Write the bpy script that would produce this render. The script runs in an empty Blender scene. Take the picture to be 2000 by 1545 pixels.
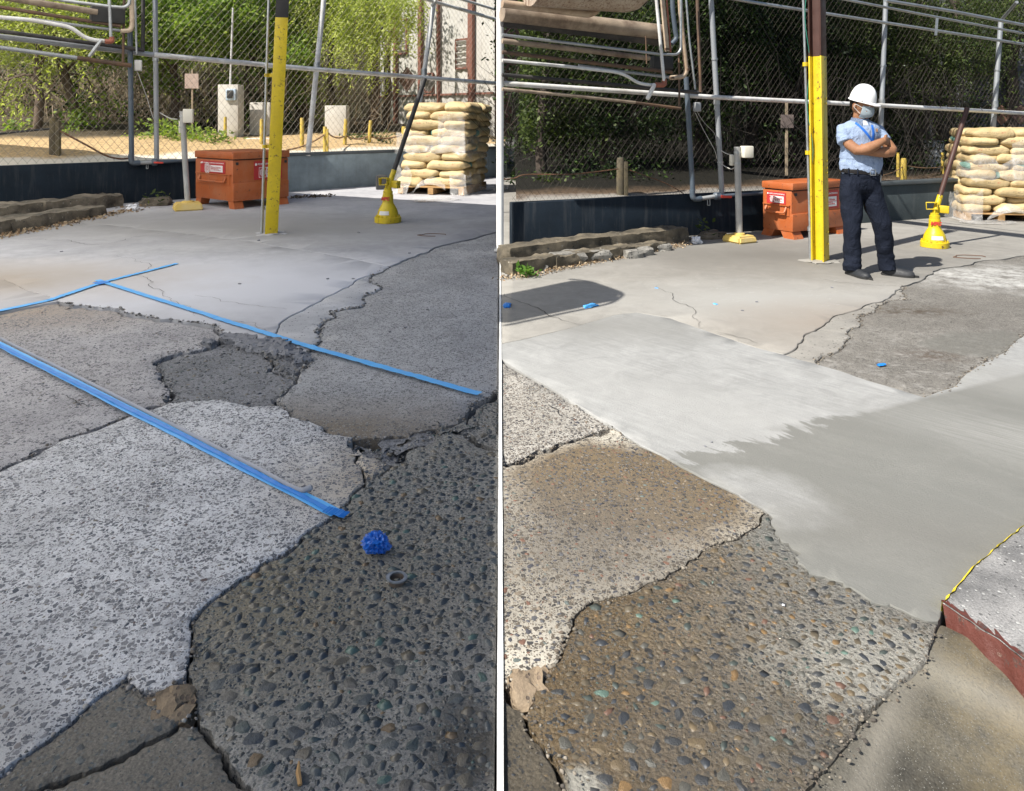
import bpy, bmesh, math, random
import numpy as np
from mathutils import Vector, Matrix, noise
from mathutils.geometry import delaunay_2d_cdt

R = math.radians
scn = bpy.context.scene
COL = scn.collection
random.seed(7)
rng = np.random.default_rng(7)

# ------------------------------------------------------------------ camera, world, sun, exposure
F, HY, CH = 1400.0, 235.0, 1.43          # focal length, horizon row and eye height (2000 px wide frame)
cd = bpy.data.cameras.new('camera'); cam = bpy.data.objects.new('camera', cd); COL.objects.link(cam)
cd.sensor_width = 36.0; cd.lens = F / 2000 * 36.0
cd.shift_y = -(772.5 - HY) / 2000.0
cd.clip_start = 0.05; cd.clip_end = 500
cam.location = (0, 0, CH); cam.rotation_euler = (R(90), 0, 0)
scn.camera = cam

SUN_EL = R(50); SH = Vector((0.79, 0.61, 0)).normalized()      # horizontal direction the shadows fall
SUN_DIR = Vector((SH.x * math.cos(SUN_EL), SH.y * math.cos(SUN_EL), -math.sin(SUN_EL)))
w = bpy.data.worlds.new('World'); scn.world = w; w.use_nodes = True
nt = w.node_tree
bg = nt.nodes['Background']
sky = nt.nodes.new('ShaderNodeTexSky'); sky.sky_type = 'NISHITA'; sky.sun_disc = False
sky.sun_elevation = SUN_EL; sky.sun_rotation = math.atan2(-SH.x, -SH.y)
nt.links.new(sky.outputs[0], bg.inputs[0]); bg.inputs[1].default_value = 0.07
sd = bpy.data.lights.new('sun', 'SUN'); sd.energy = 4.7; sd.angle = R(0.53); sd.color = (1.0, 0.955, 0.88)
sun = bpy.data.objects.new('sun', sd); COL.objects.link(sun)
sun.rotation_euler = SUN_DIR.to_track_quat('-Z', 'Y').to_euler(); sun.location = (-6, -5, 9)
scn.view_settings.view_transform = 'Standard'; scn.view_settings.look = 'None'
scn.view_settings.gamma = 1.0; scn.view_settings.exposure = 0.72
try: scn.view_settings.use_curve_mapping = False
except Exception: pass
scn.render.engine = 'CYCLES'
cy = scn.cycles
cy.max_bounces = 7; cy.diffuse_bounces = 3; cy.glossy_bounces = 3; cy.transmission_bounces = 4; cy.transparent_max_bounces = 10
cy.sample_clamp_indirect = 6.0

# ------------------------------------------------------------------ helpers
def G(px, py, z=0.0):
    Y = F * (CH - z) / (py - HY)
    return Vector(((px - 1000) / F * Y, Y, z))
def P(px, py, Y):
    return Vector(((px - 1000) / F * Y, Y, CH - (py - HY) / F * Y))
def tag(o, label=None, cat=None, group=None, kind=None):
    if label: o['label'] = label
    if cat: o['category'] = cat
    if group: o['group'] = group
    if kind: o['kind'] = kind
    return o
def empty(name, loc=(0, 0, 0), label=None, cat=None, group=None, rz=0, kind=None):
    o = bpy.data.objects.new(name, None); COL.objects.link(o); o.location = loc; o.rotation_euler = (0, 0, rz)
    o.empty_display_size = 0.1
    return tag(o, label, cat, group, kind)
def link(name, me, m=None, parent=None, **kw):
    o = bpy.data.objects.new(name, me); COL.objects.link(o)
    if m is not None and len(me.materials) == 0: me.materials.append(m)
    if parent is not None: o.parent = parent
    return tag(o, **kw)
def finish(name, bm, m, parent=None, smooth=35, loc=None, rot=None, **kw):
    me = bpy.data.meshes.new(name)
    bmesh.ops.recalc_face_normals(bm, faces=bm.faces[:])
    bm.to_mesh(me); bm.free()
    if smooth:
        me.polygons.foreach_set('use_smooth', [True] * len(me.polygons))
        try: me.set_sharp_from_angle(angle=R(smooth))
        except Exception: pass
    o = link(name, me, m, parent, **kw)
    if loc is not None: o.location = loc
    if rot is not None: o.rotation_euler = rot
    return o
def copy_tree(o, parent=None):
    c = o.copy(); COL.objects.link(c)
    if parent is not None:
        c.parent = parent; c.matrix_parent_inverse = o.matrix_parent_inverse.copy()
    for ch in [x for x in bpy.data.objects if x.parent is o]: copy_tree(ch, c)
    return c
def box(bm, c, s, rot=None, bev=0.0, seg=2):
    r = bmesh.ops.create_cube(bm, size=1.0)
    vs = r['verts']
    for v in vs: v.co = Vector((v.co.x * s[0], v.co.y * s[1], v.co.z * s[2]))
    if bev > 0:
        es = list({e for v in vs for e in v.link_edges})
        rr = bmesh.ops.bevel(bm, geom=es, offset=bev, segments=seg, profile=0.5, affect='EDGES')
        vs = list({v for f in rr['faces'] for v in f.verts} | {v for v in vs if v.is_valid})
    M = Matrix.Translation(Vector(c))
    if rot is not None: M = M @ (rot if isinstance(rot, Matrix) else Matrix.Rotation(rot, 4, 'Z'))
    for v in vs: v.co = M @ v.co
    return vs
def tube(bm, pts, rad, seg=10, cap=True, ref=None):
    """swept tube; rad = number, list, or list of (ra, rb) with ra along ref"""
    pts = [Vector(p) for p in pts]; n = len(pts)
    if not isinstance(rad, (list, tuple)): rad = [rad] * n
    rings = []; prev = None
    for i, p in enumerate(pts):
        t = (pts[min(i + 1, n - 1)] - pts[max(i - 1, 0)]).normalized()
        if ref is not None: a = Vector(ref)
        else: a = prev if prev is not None else (Vector((0, 0, 1)) if abs(t.z) < .9 else Vector((1, 0, 0)))
        a = (a - t * a.dot(t))
        if a.length < 1e-6: a = t.orthogonal()
        a.normalize(); b = t.cross(a); prev = a
        ra, rb = rad[i] if isinstance(rad[i], (tuple, list)) else (rad[i], rad[i])
        rings.append([bm.verts.new(p + a * (ra * math.cos(2 * math.pi * k / seg)) + b * (rb * math.sin(2 * math.pi * k / seg))) for k in range(seg)])
    for i in range(n - 1):
        for k in range(seg):
            bm.faces.new((rings[i][k], rings[i][(k + 1) % seg], rings[i + 1][(k + 1) % seg], rings[i + 1][k]))
    if cap:
        bm.faces.new(rings[0][::-1]); bm.faces.new(rings[-1])
    return rings
def bend(pts, r=0.08, n=5):
    """round the corners of a polyline"""
    pts = [Vector(p) for p in pts]; out = [pts[0]]
    for i in range(1, len(pts) - 1):
        a, b, c = pts[i - 1], pts[i], pts[i + 1]
        rr = min(r, (a - b).length * .45, (c - b).length * .45)
        s = b + (a - b).normalized() * rr; e = b + (c - b).normalized() * rr
        for k in range(n + 1):
            t = k / n; out.append(s * (1 - t) ** 2 + b * 2 * t * (1 - t) + e * t * t)
    return out + [pts[-1]]
def lathe(bm, prof, seg=24, c=(0, 0, 0), shape=None):
    rings = []
    for r, z in prof:
        ring = []
        for k in range(seg):
            a = 2 * math.pi * k / seg; s = shape(a, z) if shape else 1
            ring.append(bm.verts.new((c[0] + r * s * math.cos(a), c[1] + r * s * math.sin(a), c[2] + z)))
        rings.append(ring)
    for i in range(len(rings) - 1):
        for k in range(seg):
            bm.faces.new((rings[i][k], rings[i][(k + 1) % seg], rings[i + 1][(k + 1) % seg], rings[i + 1][k]))
    bm.faces.new(rings[0][::-1]); bm.faces.new(rings[-1])
def rock(bm, c, s, rz=0, seed=0, amp=.18, sub=2, freq=2.2, tilt=0, iso=None):
    b2 = bmesh.new(); bmesh.ops.create_cube(b2, size=1.0)
    bmesh.ops.subdivide_edges(b2, edges=b2.edges[:], cuts=sub, use_grid_fill=True)
    if iso:
        kx = max(0, int(s[0] / iso / .35) - sub); es = [e for e in b2.edges if abs((e.verts[0].co - e.verts[1].co).normalized().x) > .9]
        if kx > 0 and len(es) < 4000: bmesh.ops.subdivide_edges(b2, edges=es, cuts=max(1, int(kx / (sub + 1)) + 1), use_grid_fill=True)
    M = Matrix.Translation(Vector(c)) @ Matrix.Rotation(rz, 4, 'Z') @ Matrix.Rotation(tilt, 4, 'X')
    mp = {}
    o = Vector((seed * 3.7, seed * 1.3, seed * .7))
    for v in b2.verts:
        p = v.co.copy(); q = p.normalized() * .62
        p = p * .72 + q * .28 if not iso else p * .9 + q * .1
        if iso:                                                  # lumps of the same size along and across a long piece
            w_ = Vector((p.x * s[0], p.y * s[1], p.z * s[2])) / iso
            nz = noise.noise_vector(w_ * freq + o) * amp + noise.noise_vector(w_ * freq * 2.7 + o) * amp * .6 + noise.noise_vector(w_ * freq * 6 + o) * amp * .25
            nz = Vector((nz.x * iso / s[0], nz.y * iso / s[1], nz.z * iso / s[2]))
        else: nz = noise.noise_vector(p * freq + o) * amp + noise.noise_vector(p * freq * 2.7 + o) * amp * .45
        p = p + nz
        mp[v.index] = bm.verts.new(M @ Vector((p.x * s[0], p.y * s[1], p.z * s[2])))
    for f in b2.faces: bm.faces.new([mp[v.index] for v in f.verts])
    b2.free()
def raw_mesh(name, V, Fc, m, attr=None, smooth=False, **kw):
    """numpy verts (n,3) + faces (k,m) to an object"""
    me = bpy.data.meshes.new(name)
    k, mm = Fc.shape
    me.vertices.add(len(V)); me.vertices.foreach_set('co', np.ascontiguousarray(V, dtype=np.float32).ravel())
    me.loops.add(k * mm); me.loops.foreach_set('vertex_index', np.ascontiguousarray(Fc, dtype=np.int32).ravel())
    me.polygons.add(k)
    me.polygons.foreach_set('loop_start', np.arange(0, k * mm, mm, dtype=np.int32))
    try: me.polygons.foreach_set('loop_total', np.full(k, mm, dtype=np.int32))
    except Exception: pass
    if smooth: me.polygons.foreach_set('use_smooth', np.ones(k, dtype=bool))
    me.update(calc_edges=True)
    if attr is not None:
        a = me.attributes.new('rnd', 'FLOAT', 'POINT'); a.data.foreach_set('value', attr.astype(np.float32))
    return link(name, me, m, **kw)

# ------------------------------------------------------------------ materials
class N:
    def __init__(s, name):
        s.m = bpy.data.materials.new(name); s.m.use_nodes = True
        s.nt = s.m.node_tree; s.b = s.nt.nodes['Principled BSDF']; s.out = s.nt.nodes['Material Output']
        s.co = s.nt.nodes.new('ShaderNodeTexCoord')
        s.vec = s.co.outputs['Object']
    def n(s, t, **kw):
        x = s.nt.nodes.new(t)
        for k, v in kw.items(): setattr(x, k, v)
        return x
    def l(s, a, b): s.nt.links.new(a, b)
    def put(s, sock, v):
        if isinstance(v, (int, float)): sock.default_value = v
        elif isinstance(v, (tuple, list)): sock.default_value = (*v, 1)[:4] if len(sock.default_value) == 4 else v[:3]
        else: s.l(v, sock)
    def noise(s, scale, detail=4, rough=.55, dist=0, vec=None, sc=None):
        x = s.n('ShaderNodeTexNoise'); x.inputs['Scale'].default_value = scale; x.inputs['Detail'].default_value = detail
        x.inputs['Roughness'].default_value = rough; x.inputs['Distortion'].default_value = dist
        v = vec or s.vec
        if sc:
            mp = s.n('ShaderNodeMapping', vector_type='TEXTURE'); mp.inputs['Scale'].default_value = [1 / q for q in sc[:3]]
            if len(sc) > 3: mp.inputs['Rotation'].default_value = (0, 0, sc[3])
            s.l(v, mp.inputs[0]); v = mp.outputs[0]
        s.l(v, x.inputs['Vector']); return x.outputs['Fac']
    def voro(s, scale, feature='F1', out='Distance', vec=None, rand=1):
        x = s.n('ShaderNodeTexVoronoi', feature=feature); x.inputs['Scale'].default_value = scale
        x.inputs['Randomness'].default_value = rand
        s.l(vec or s.vec, x.inputs['Vector']); s._vo = x; return x.outputs[out]
    def ramp(s, fac, stops, interp='LINEAR'):
        x = s.n('ShaderNodeValToRGB'); cr = x.color_ramp; cr.interpolation = interp
        while len(cr.elements) < len(stops): cr.elements.new(.5)
        for e, (p, c) in zip(cr.elements, stops):
            e.position = p; e.color = (c, c, c, 1) if isinstance(c, (int, float)) else (*c, 1)
        s.l(fac, x.inputs[0]); return x.outputs[0]
    def mix(s, fac, a, b, mode='MIX'):
        x = s.n('ShaderNodeMix', data_type='RGBA', blend_type=mode)
        s.put(x.inputs[0], fac); s.put(x.inputs[6], a); s.put(x.inputs[7], b); return x.outputs[2]
    def math(s, op, a, b=0.0, clamp=False):
        x = s.n('ShaderNodeMath', operation=op, use_clamp=clamp); s.put(x.inputs[0], a); s.put(x.inputs[1], b); return x.outputs[0]
    def attr(s, name):
        x = s.n('ShaderNodeAttribute', attribute_name=name); return x.outputs['Fac']
    def blob(s, c, r, edge=.25, wob=.3, ws=6, rot=0):
        """soft irregular spot at c with radii r (object space): 1 inside, 0 outside"""
        mp = s.n('ShaderNodeMapping', vector_type='TEXTURE')
        mp.inputs['Location'].default_value = (c[0], c[1], 0); mp.inputs['Rotation'].default_value = (0, 0, rot)
        mp.inputs['Scale'].default_value = (r[0], r[1], 1000)
        s.l(s.vec, mp.inputs[0])
        ln = s.n('ShaderNodeVectorMath', operation='LENGTH'); s.l(mp.outputs[0], ln.inputs[0])
        nz = s.noise(ws, 5, .65)
        d = s.math('ADD', ln.outputs['Value'], s.math('MULTIPLY', s.math('SUBTRACT', nz, .5), wob * 2))
        return s.ramp(d, [(max(0, 1 - edge) * .5, 1.0), (min(1, (1 + edge) * .5), 0.0)]) if False else s._rng(d, 1 + edge, 1 - edge)
    def _rng(s, v, lo, hi):
        x = s.n('ShaderNodeMapRange', clamp=True); s.put(x.inputs[0], v); x.inputs[1].default_value = lo; x.inputs[2].default_value = hi
        return x.outputs[0]
    def bump(s, h, strength=.3, dist=.01):
        x = s.n('ShaderNodeBump'); x.inputs['Strength'].default_value = strength; x.inputs['Distance'].default_value = dist
        s.l(h, x.inputs['Height']); s.l(x.outputs[0], s.b.inputs['Normal'])
    def set(s, color=None, rough=None, metal=None, spec=None):
        if color is not None: s.put(s.b.inputs['Base Color'], color)
        if rough is not None: s.put(s.b.inputs['Roughness'], rough)
        if metal is not None: s.b.inputs['Metallic'].default_value = metal
        if spec is not None: s.b.inputs['Specular IOR Level'].default_value = spec
        return s.m

def simple(name, c, rough=.6, metal=0, var=.18, scale=6, dirt=None, dirt_amt=.35, dscale=3, bump=.08, bscale=40, spec=.5, sc=None, chips=None):
    s = N(name)
    lo = tuple(x * (1 - var) for x in c); hi = tuple(min(1, x * (1 + var)) for x in c)
    col = s.ramp(s.noise(scale, 5, .6, sc=sc), [(.3, lo), (.7, hi)])
    if dirt:
        f = s.ramp(s.noise(dscale, 6, .7), [(.45, 0), (.68, dirt_amt)])
        col = s.mix(f, col, dirt)
    if chips:
        f = s.math('MULTIPLY', s.ramp(s.noise(chips[1], 6, .8), [(chips[2], 0), (chips[2] + .02, 1)]), s.ramp(s.noise(chips[1] * .22, 3), [(.42, 0), (.5, 1)]))
        col = s.mix(f, col, chips[0])
    s.set(col, s.ramp(s.noise(scale * 2, 3), [(.3, max(0, rough - .1)), (.7, min(1, rough + .1))]), metal, spec)
    if bump: s.bump(s.noise(bscale, 4, .6), bump, .01)
    return s.m

def concrete(name, lo, hi, speck=None, speck_scale=70, speck_amt=.4, grain=.25, bump=.35, rough=.85, streak=None, stains=(), lscale=1.6, fine=180, spec=.3, agg=(), over=()):
    """speck = dark stone colour shown in voronoi cells; streak = (angle, amount) broom marks; stains = (colour, blobs, rough)"""
    s = N(name)
    col = s.ramp(s.noise(lscale, 7, .62), [(.32, lo), (.68, hi)])
    g = s.ramp(s.noise(fine, 3, .7), [(.25, 1 - grain), (.75, 1 + grain * .6)])
    col = s.mix(1.0, col, g, 'MULTIPLY')
    pat = s.ramp(s.noise(5, 6, .7, 1.0), [(.35, .86), (.65, 1.07)])
    col = s.mix(1.0, col, pat, 'MULTIPLY')
    h = s.noise(90, 5, .7)
    if streak:
        st = s.noise(9, 5, .7, sc=(streak[2] if len(streak) > 2 else 1.2, 22, 1, streak[0]))
        st2 = s.noise(4, 5, .7, .4, sc=(.6, 7, 1, streak[0])); col = s.mix(1.0, col, s.ramp(st2, [(.3, 1 - streak[1] * .8), (.7, 1 + streak[1] * .8)]), 'MULTIPLY')
        col = s.mix(1.0, col, s.ramp(st, [(.3, 1 - streak[1]), (.7, 1 + streak[1])]), 'MULTIPLY')
        h = s.math('ADD', h, s.math('MULTIPLY', st, .8))
    for (c2, f2) in stains:
        f = f2(s)
        col = s.mix(f, col, c2)
    for (asc, cover, c1, c2_, edge) in agg:
        wv = s.n('ShaderNodeVectorMath', operation='ADD'); s.l(s.vec, wv.inputs[0])
        nz = s.n('ShaderNodeTexNoise'); nz.inputs['Scale'].default_value = asc * .8; s.l(s.vec, nz.inputs['Vector'])
        ml = s.n('ShaderNodeVectorMath', operation='SCALE'); s.l(nz.outputs['Color'], ml.inputs[0]); ml.inputs['Scale'].default_value = .55 / asc
        s.l(ml.outputs[0], wv.inputs[1]); vv = wv.outputs[0]
        s.voro(asc, vec=vv); sep = s.n('ShaderNodeSeparateColor'); s.l(s._vo.outputs['Color'], sep.inputs[0])
        de = s.voro(asc, 'DISTANCE_TO_EDGE', vec=vv)
        lim = s.math('ADD', edge, s.math('MULTIPLY', sep.outputs[2], edge * 2.2))
        pres = s._rng(s.math('ADD', sep.outputs[0], s.math('MULTIPLY', s.math('SUBTRACT', s.noise(3.0, 7, .75), .5), 1.3)), 1 - cover, 1 - cover + .03)
        f = s.math('MULTIPLY', s._rng(s.math('SUBTRACT', de, lim), 0, .05), pres)
        col = s.mix(f, col, s.mix(sep.outputs[1], c1, c2_))
        h = s.math('ADD', h, s.math('MULTIPLY', f, .5))
    for (c2, f2) in over:
        f = f2(s)
        col = s.mix(f, col, c2); h = s.math('MULTIPLY', h, s.math('SUBTRACT', 1.0, s.math('MULTIPLY', f, .8)))
    if speck:
        d = s.voro(speck_scale); cc = s._vo.outputs['Color']
        sep = s.n('ShaderNodeSeparateColor'); s.l(cc, sep.inputs[0])
        f = s.math('MULTIPLY', s._rng(d, .42, .30), s._rng(sep.outputs[0], 1 - speck_amt + .02, 1 - speck_amt + .06))
        sc = s.mix(sep.outputs[1], speck[0], speck[1])
        col = s.mix(f, col, sc)
        h = s.math('ADD', h, s.math('MULTIPLY', f, -.5))
    s.set(col, rough, 0, spec)
    s.bump(h, bump, .006)
    return s

# ------------------------------------------------------------------ the ground: slabs cut along real cracks and joints
GX = {}
def jag(pts, amp=.12, minlen=.05, seed=0, z=0):
    """pixel polyline -> world polyline with a broken, irregular course"""
    rr = random.Random(seed)
    W = [Vector(G(*p, z)) for p in pts]
    def rec(a, b, d):
        L = (b - a).length
        if L < minlen * (1 + .12 * ((a + b) / 2).y) or d > 8: return [a]
        m = (a + b) / 2; t = (b - a); nrm = Vector((-t.y, t.x, 0)).normalized()
        m = m + nrm * rr.uniform(-1, 1) * L * amp
        return rec(a, m, d + 1) + rec(m, b, d + 1)
    out = []
    for a, b in zip(W[:-1], W[1:]): out += rec(a, b, 0)
    return out + [W[-1]]
WIDE = {'kdg': 7.5, 'kij': 4.5, 'kjk': 5.5, 'kck': 3, 'kci': 4.2, 'kgr': 1.8, 'kmj': 2.2, 'krj': 2, 'r12': 5.5, 'r15': 1.6, 'kde': 1.7, 'klm': 1.7, 'kgi': 2, 'kih': 1.8, 'kgj': 1.25, 'r13': 1.4, 'k2': 4, 'k3a': 2.5}
GAPF = {}
def line(key, pts, amp=.12, minlen=.05):
    GX[key] = jag(pts, amp * 1.1, minlen * (.55 if amp >= .08 else 1), sum(ord(c) * (i + 3) for i, c in enumerate(key)))
    for p in GX[key][1:-1]: GAPF[(round(p.x, 4), round(p.y, 4))] = WIDE.get(key, 1)
def loop_of(items, z=0):
    out = []
    for it in items:
        if isinstance(it, str):
            seg = GX[it[1:]][::-1] if it[0] == '-' else GX[it]
        else: seg = [Vector(G(*it, z))]
        for p in seg:
            if not out or (p - out[-1]).length > 1e-4: out.append(p.copy())
    if (out[0] - out[-1]).length < 1e-4: out.pop()
    return out
def area2(pl):
    return sum(pl[i].x * pl[(i + 1) % len(pl)].y - pl[(i + 1) % len(pl)].x * pl[i].y for i in range(len(pl)))
def inset(pl, d):
    n = len(pl); out = []
    for i in range(n):
        a, b, c = pl[i - 1], pl[i], pl[(i + 1) % n]
        t1 = (b - a).normalized(); t2 = (c - b).normalized()
        n1 = Vector((-t1.y, t1.x, 0)); n2 = Vector((-t2.y, t2.x, 0))
        m = n1 + n2
        if m.length < .2: m = n1
        m.normalize(); k = max(.5, m.dot(n1))
        out.append(b + m * (d / k) * GAPF.get((round(b.x, 4), round(b.y, 4)), 1) * (1 + .7 * noise.noise((b.x * 22, b.y * 22, 4)) + .5 * noise.noise((b.x * 60, b.y * 60, 8))))
    return out
def simplify_loop(pl, d):
    out = []
    for p in pl:
        if not out or (p - out[-1]).length > d: out.append(p)
    while len(out) > 3 and (out[0] - out[-1]).length < d: out.pop()
    return out
def inside(pl):
    X = np.array([p.x for p in pl]); Y = np.array([p.y for p in pl]); X2 = np.roll(X, -1); Y2 = np.roll(Y, -1)
    def f(px, py):
        c = np.zeros(len(px), bool)
        for x1, y1, x2, y2 in zip(X, Y, X2, Y2):
            if y1 == y2: continue
            k = ((y1 > py) != (y2 > py)) & (px < (x2 - x1) * (py - y1) / (y2 - y1) + x1)
            c ^= k
        return c
    return f
def relief(x, y, z, amp):
    return z + amp * (noise.noise((x * 2.3, y * 2.3, 3.1)) * 1.0 + noise.noise((x * 9, y * 9, 1.7)) * .5 + noise.noise((x * 26, y * 26, 5.2)) * .28)
SLABS = {}
def slab(key, items, z, m, gap=.012, bev=.008, amp=.003, step=.12, depth=.13, name='concrete_slab', label=None, parent=None):
    pl = loop_of(items)
    if area2(pl) < 0: pl.reverse()
    gap *= .62; outer = inset(pl, gap / 2); inner = inset(pl, gap / 2 + bev)
    f = inside(inner)
    xs = [p.x for p in inner]; ys = [p.y for p in inner]
    pts = []
    # interior relief points: spacing grows with distance
    y = min(ys)
    while y < max(ys):
        st = step * max(.35, y / 4.0)
        row = np.arange(max(min(xs), -14), min(max(xs), 14), st)
        row = row + rng.uniform(-.3, .3, len(row)) * st
        if len(row): pts += list(zip(row, np.full(len(row), y) + rng.uniform(-.3, .3, len(row)) * st))
        y += st
    if pts:
        A = np.array(pts); keep = f(A[:, 0], A[:, 1])
        B = np.array([(p.x, p.y) for p in inner])
        A = A[keep]
        A = np.array([a for a in A if np.min((B[:, 0] - a[0]) ** 2 + (B[:, 1] - a[1]) ** 2) > (.02 * max(1, a[1] / 4)) ** 2]) if len(A) else A
    else: A = np.zeros((0, 2))
    co = [Vector((p.x, p.y)) for p in inner] + [Vector(a) for a in A]
    n = len(inner)
    r = delaunay_2d_cdt(co, [], [list(range(n))], 1, 1e-5)
    bm = bmesh.new()
    vs = [bm.verts.new((p.x, p.y, relief(p.x, p.y, z, amp))) for p in r[0]]
    for fc in r[2]:
        try: bm.faces.new([vs[i] for i in fc])
        except ValueError: pass
    ri = [bm.verts.new((p.x, p.y, relief(p.x, p.y, z, amp))) for p in inner]
    ro = [bm.verts.new((p.x, p.y, z - bev * .9 + amp * noise.noise((p.x * 20, p.y * 20, 0)))) for p in outer]
    rb = [bm.verts.new((p.x, p.y, z - depth)) for p in outer]
    for i in range(n):
        j = (i + 1) % n
        bm.faces.new((ri[i], ro[i], ro[j], ri[j])); bm.faces.new((ro[i], rb[i], rb[j], ro[j]))
    bmesh.ops.remove_doubles(bm, verts=bm.verts[:], dist=2e-5)
    o = finish(name, bm, m, parent, smooth=40, label=label)
    SLABS[key] = (pl, z, amp, o)
    return o

base = N('packed_soil'); base.set(base.ramp(base.noise(12, 6, .7), [(.3, (.045, .04, .034)), (.7, (.12, .105, .085))]), .95); base.bump(base.noise(60, 5), .5, .01)
bm = bmesh.new(); bmesh.ops.create_grid(bm, x_segments=8, y_segments=8, size=1)
for v in bm.verts: v.co = Vector((v.co.x * 60, v.co.y * 60 + 30, -.16))
ground = finish('ground', bm, base.m, smooth=0, kind='structure', label='cracked concrete yard of old slabs, patches and fresh pour')

T = lambda n=16: None
# materials of the slabs (left bay, shaded): colours raised to offset the weaker light
DK = ((.05, .055, .07), (.16, .16, .165))
m_apron = concrete('worn_apron_concrete', (0.355, 0.355, 0.376), (0.511, 0.504, 0.511), grain=.18, bump=.25, lscale=.9, stains=[
    ((0.596, 0.596, 0.625), lambda s: s.blob((-2.6, 6.2), (2.6, 1.0), .6, .4, 2)),
    ((0.270, 0.263, 0.256), lambda s: s.blob((-3.2, 9.6), (2.4, 1.2), .8, .5, 2)),
    ((0.241, 0.234, 0.227), lambda s: s.blob((-7.5, 10.0), (4, 1.0), .8, .5, 2)),
    ((0.383, 0.334, 0.284), lambda s: s.blob((-4.9, 6.4), (1.5, .7), .7, .5, 2))]).m
m_patch = concrete('thin_mortar_patch', (0.405, 0.405, 0.419), (0.540, 0.540, 0.553), speck=DK, speck_scale=60, speck_amt=.12, bump=.3).m
m_coarse = concrete('coarse_grey_concrete', (.40, .40, .405), (.54, .535, .535), grain=.5, bump=.8, agg=((85, .38, (.08, .085, .09), (.24, .235, .23), .05), (170, .40, (.10, .10, .105), (.45, .44, .43), .06)), lscale=1.2, stains=[
    ((0.216, 0.182, 0.142), lambda s: s.blob((-.95, 3.25), (.9, .35), .6, .4, 5))]).m
m_midleft = concrete('aggregate_concrete_mauve', (0.390, 0.377, 0.384), (0.520, 0.501, 0.501), grain=.35, bump=.6, agg=((58, .38, (.09, .095, .11), (.25, .24, .24), .06), (120, .5, (.14, .14, .145), (.32, .31, .31), .07)), stains=[
    ((0.351, 0.293, 0.240), lambda s: s.blob((-3.9, 5.45), (1.0, .5), .8, .5, 4))]).m
m_broken = concrete('broken_grey_concrete', (0.203, 0.209, 0.223), (0.324, 0.324, 0.338), grain=.5, bump=.9, agg=((60, .5, (.06, .065, .075), (.2, .2, .2), .05), (140, .5, (.09, .09, .1), (.35, .35, .35), .06))).m
m_aggr = concrete('pale_exposed_aggregate', (.60, .60, .61), (.76, .755, .76), grain=.35, bump=.8, agg=((62, .50, (.08, .09, .11), (.27, .265, .27), .06), (125, .62, (.13, .135, .15), (.36, .35, .35), .07)), lscale=1.1, over=[
    ((.30, .30, .31), lambda s: s.math('MULTIPLY', s.blob((-1.05, 2.02), (.40, .16), .9, .6, 8, -.5), s.ramp(s.noise(18, 6, .75), [(.45, 0), (.6, .75)]))),
    ((.42, .415, .42), lambda s: s.math('MULTIPLY', s.blob((-1.9, 2.7), (.9, .5), .9, .6, 3), s.ramp(s.noise(12, 7, .8), [(.46, 0), (.62, .6)]))),
    ((.74, .74, .75), lambda s: s.math('MULTIPLY', s.ramp(s.noise(2.2, 6, .75), [(.52, 0), (.66, .55)]), s.ramp(s.noise(45, 4, .7), [(.4, 0), (.55, 1)])))], stains=[
    ((0.378, 0.378, 0.389), lambda s: s.blob((-1.6, 1.95), (.45, .12), .9, .5, 5, -.5)),
    ((0.357, 0.347, 0.336), lambda s: s.blob((-1.35, 1.72), (.22, .10), .9, .5, 6, -.5)),
    ((0.452, 0.389, 0.304), lambda s: s.blob((-.55, 2.9), (.28, .28), .9, .5, 6))]).m
def wetmat(name, lo, hi, speck, rough_dry=.75, amt=.45, stains=(), puddle=(.42, .62), spec=.5, over=()):
    s = concrete(name, lo, hi, grain=.55, bump=.8, lscale=2.2, stains=stains, spec=spec, over=over, agg=((64, amt * .95, speck[0], speck[1], .05), (135, amt * 1.1, tuple(x * 1.3 for x in speck[0]), tuple(x * 1.5 for x in speck[1]), .06)))
    s.put(s.b.inputs['Roughness'], s.ramp(s.noise(4.5, 6, .75, .5), [(puddle[0], rough_dry), (puddle[1], .09)]))
    d = s.voro(75); h = s.math('ADD', s.math('MULTIPLY', s._rng(d, .1, .6), -.6), s.math('MULTIPLY', s.noise(110, 6, .8), 1.3)); s.bump(h, .9, .009)
    return s.m
m_wet = wetmat('damp_gravel_concrete', (.29, .28, .262), (.48, .465, .435), ((.03, .04, .05), (.16, .165, .16)), .62, .38, stains=[
    ((.30, .29, .27), lambda s: s.blob((-.25, 3.0), (.55, .45), .9, .5, 5)),
    ((.24, .21, .15), lambda s: s.blob((-.78, 2.2), (.45, .35), .9, .5, 4)),
    ((.035, .03, .024), lambda s: s.math('MULTIPLY', s.blob((-.11, 1.66), (.10, .12), .5, .7, 8, .5), .8))], puddle=(.38, .54))
m_wetbrown = wetmat('damp_brown_concrete', (.17, .155, .13), (.28, .255, .215), ((.05, .07, .08), (.17, .17, .16)), .7, .15, puddle=(.58, .8))

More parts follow.
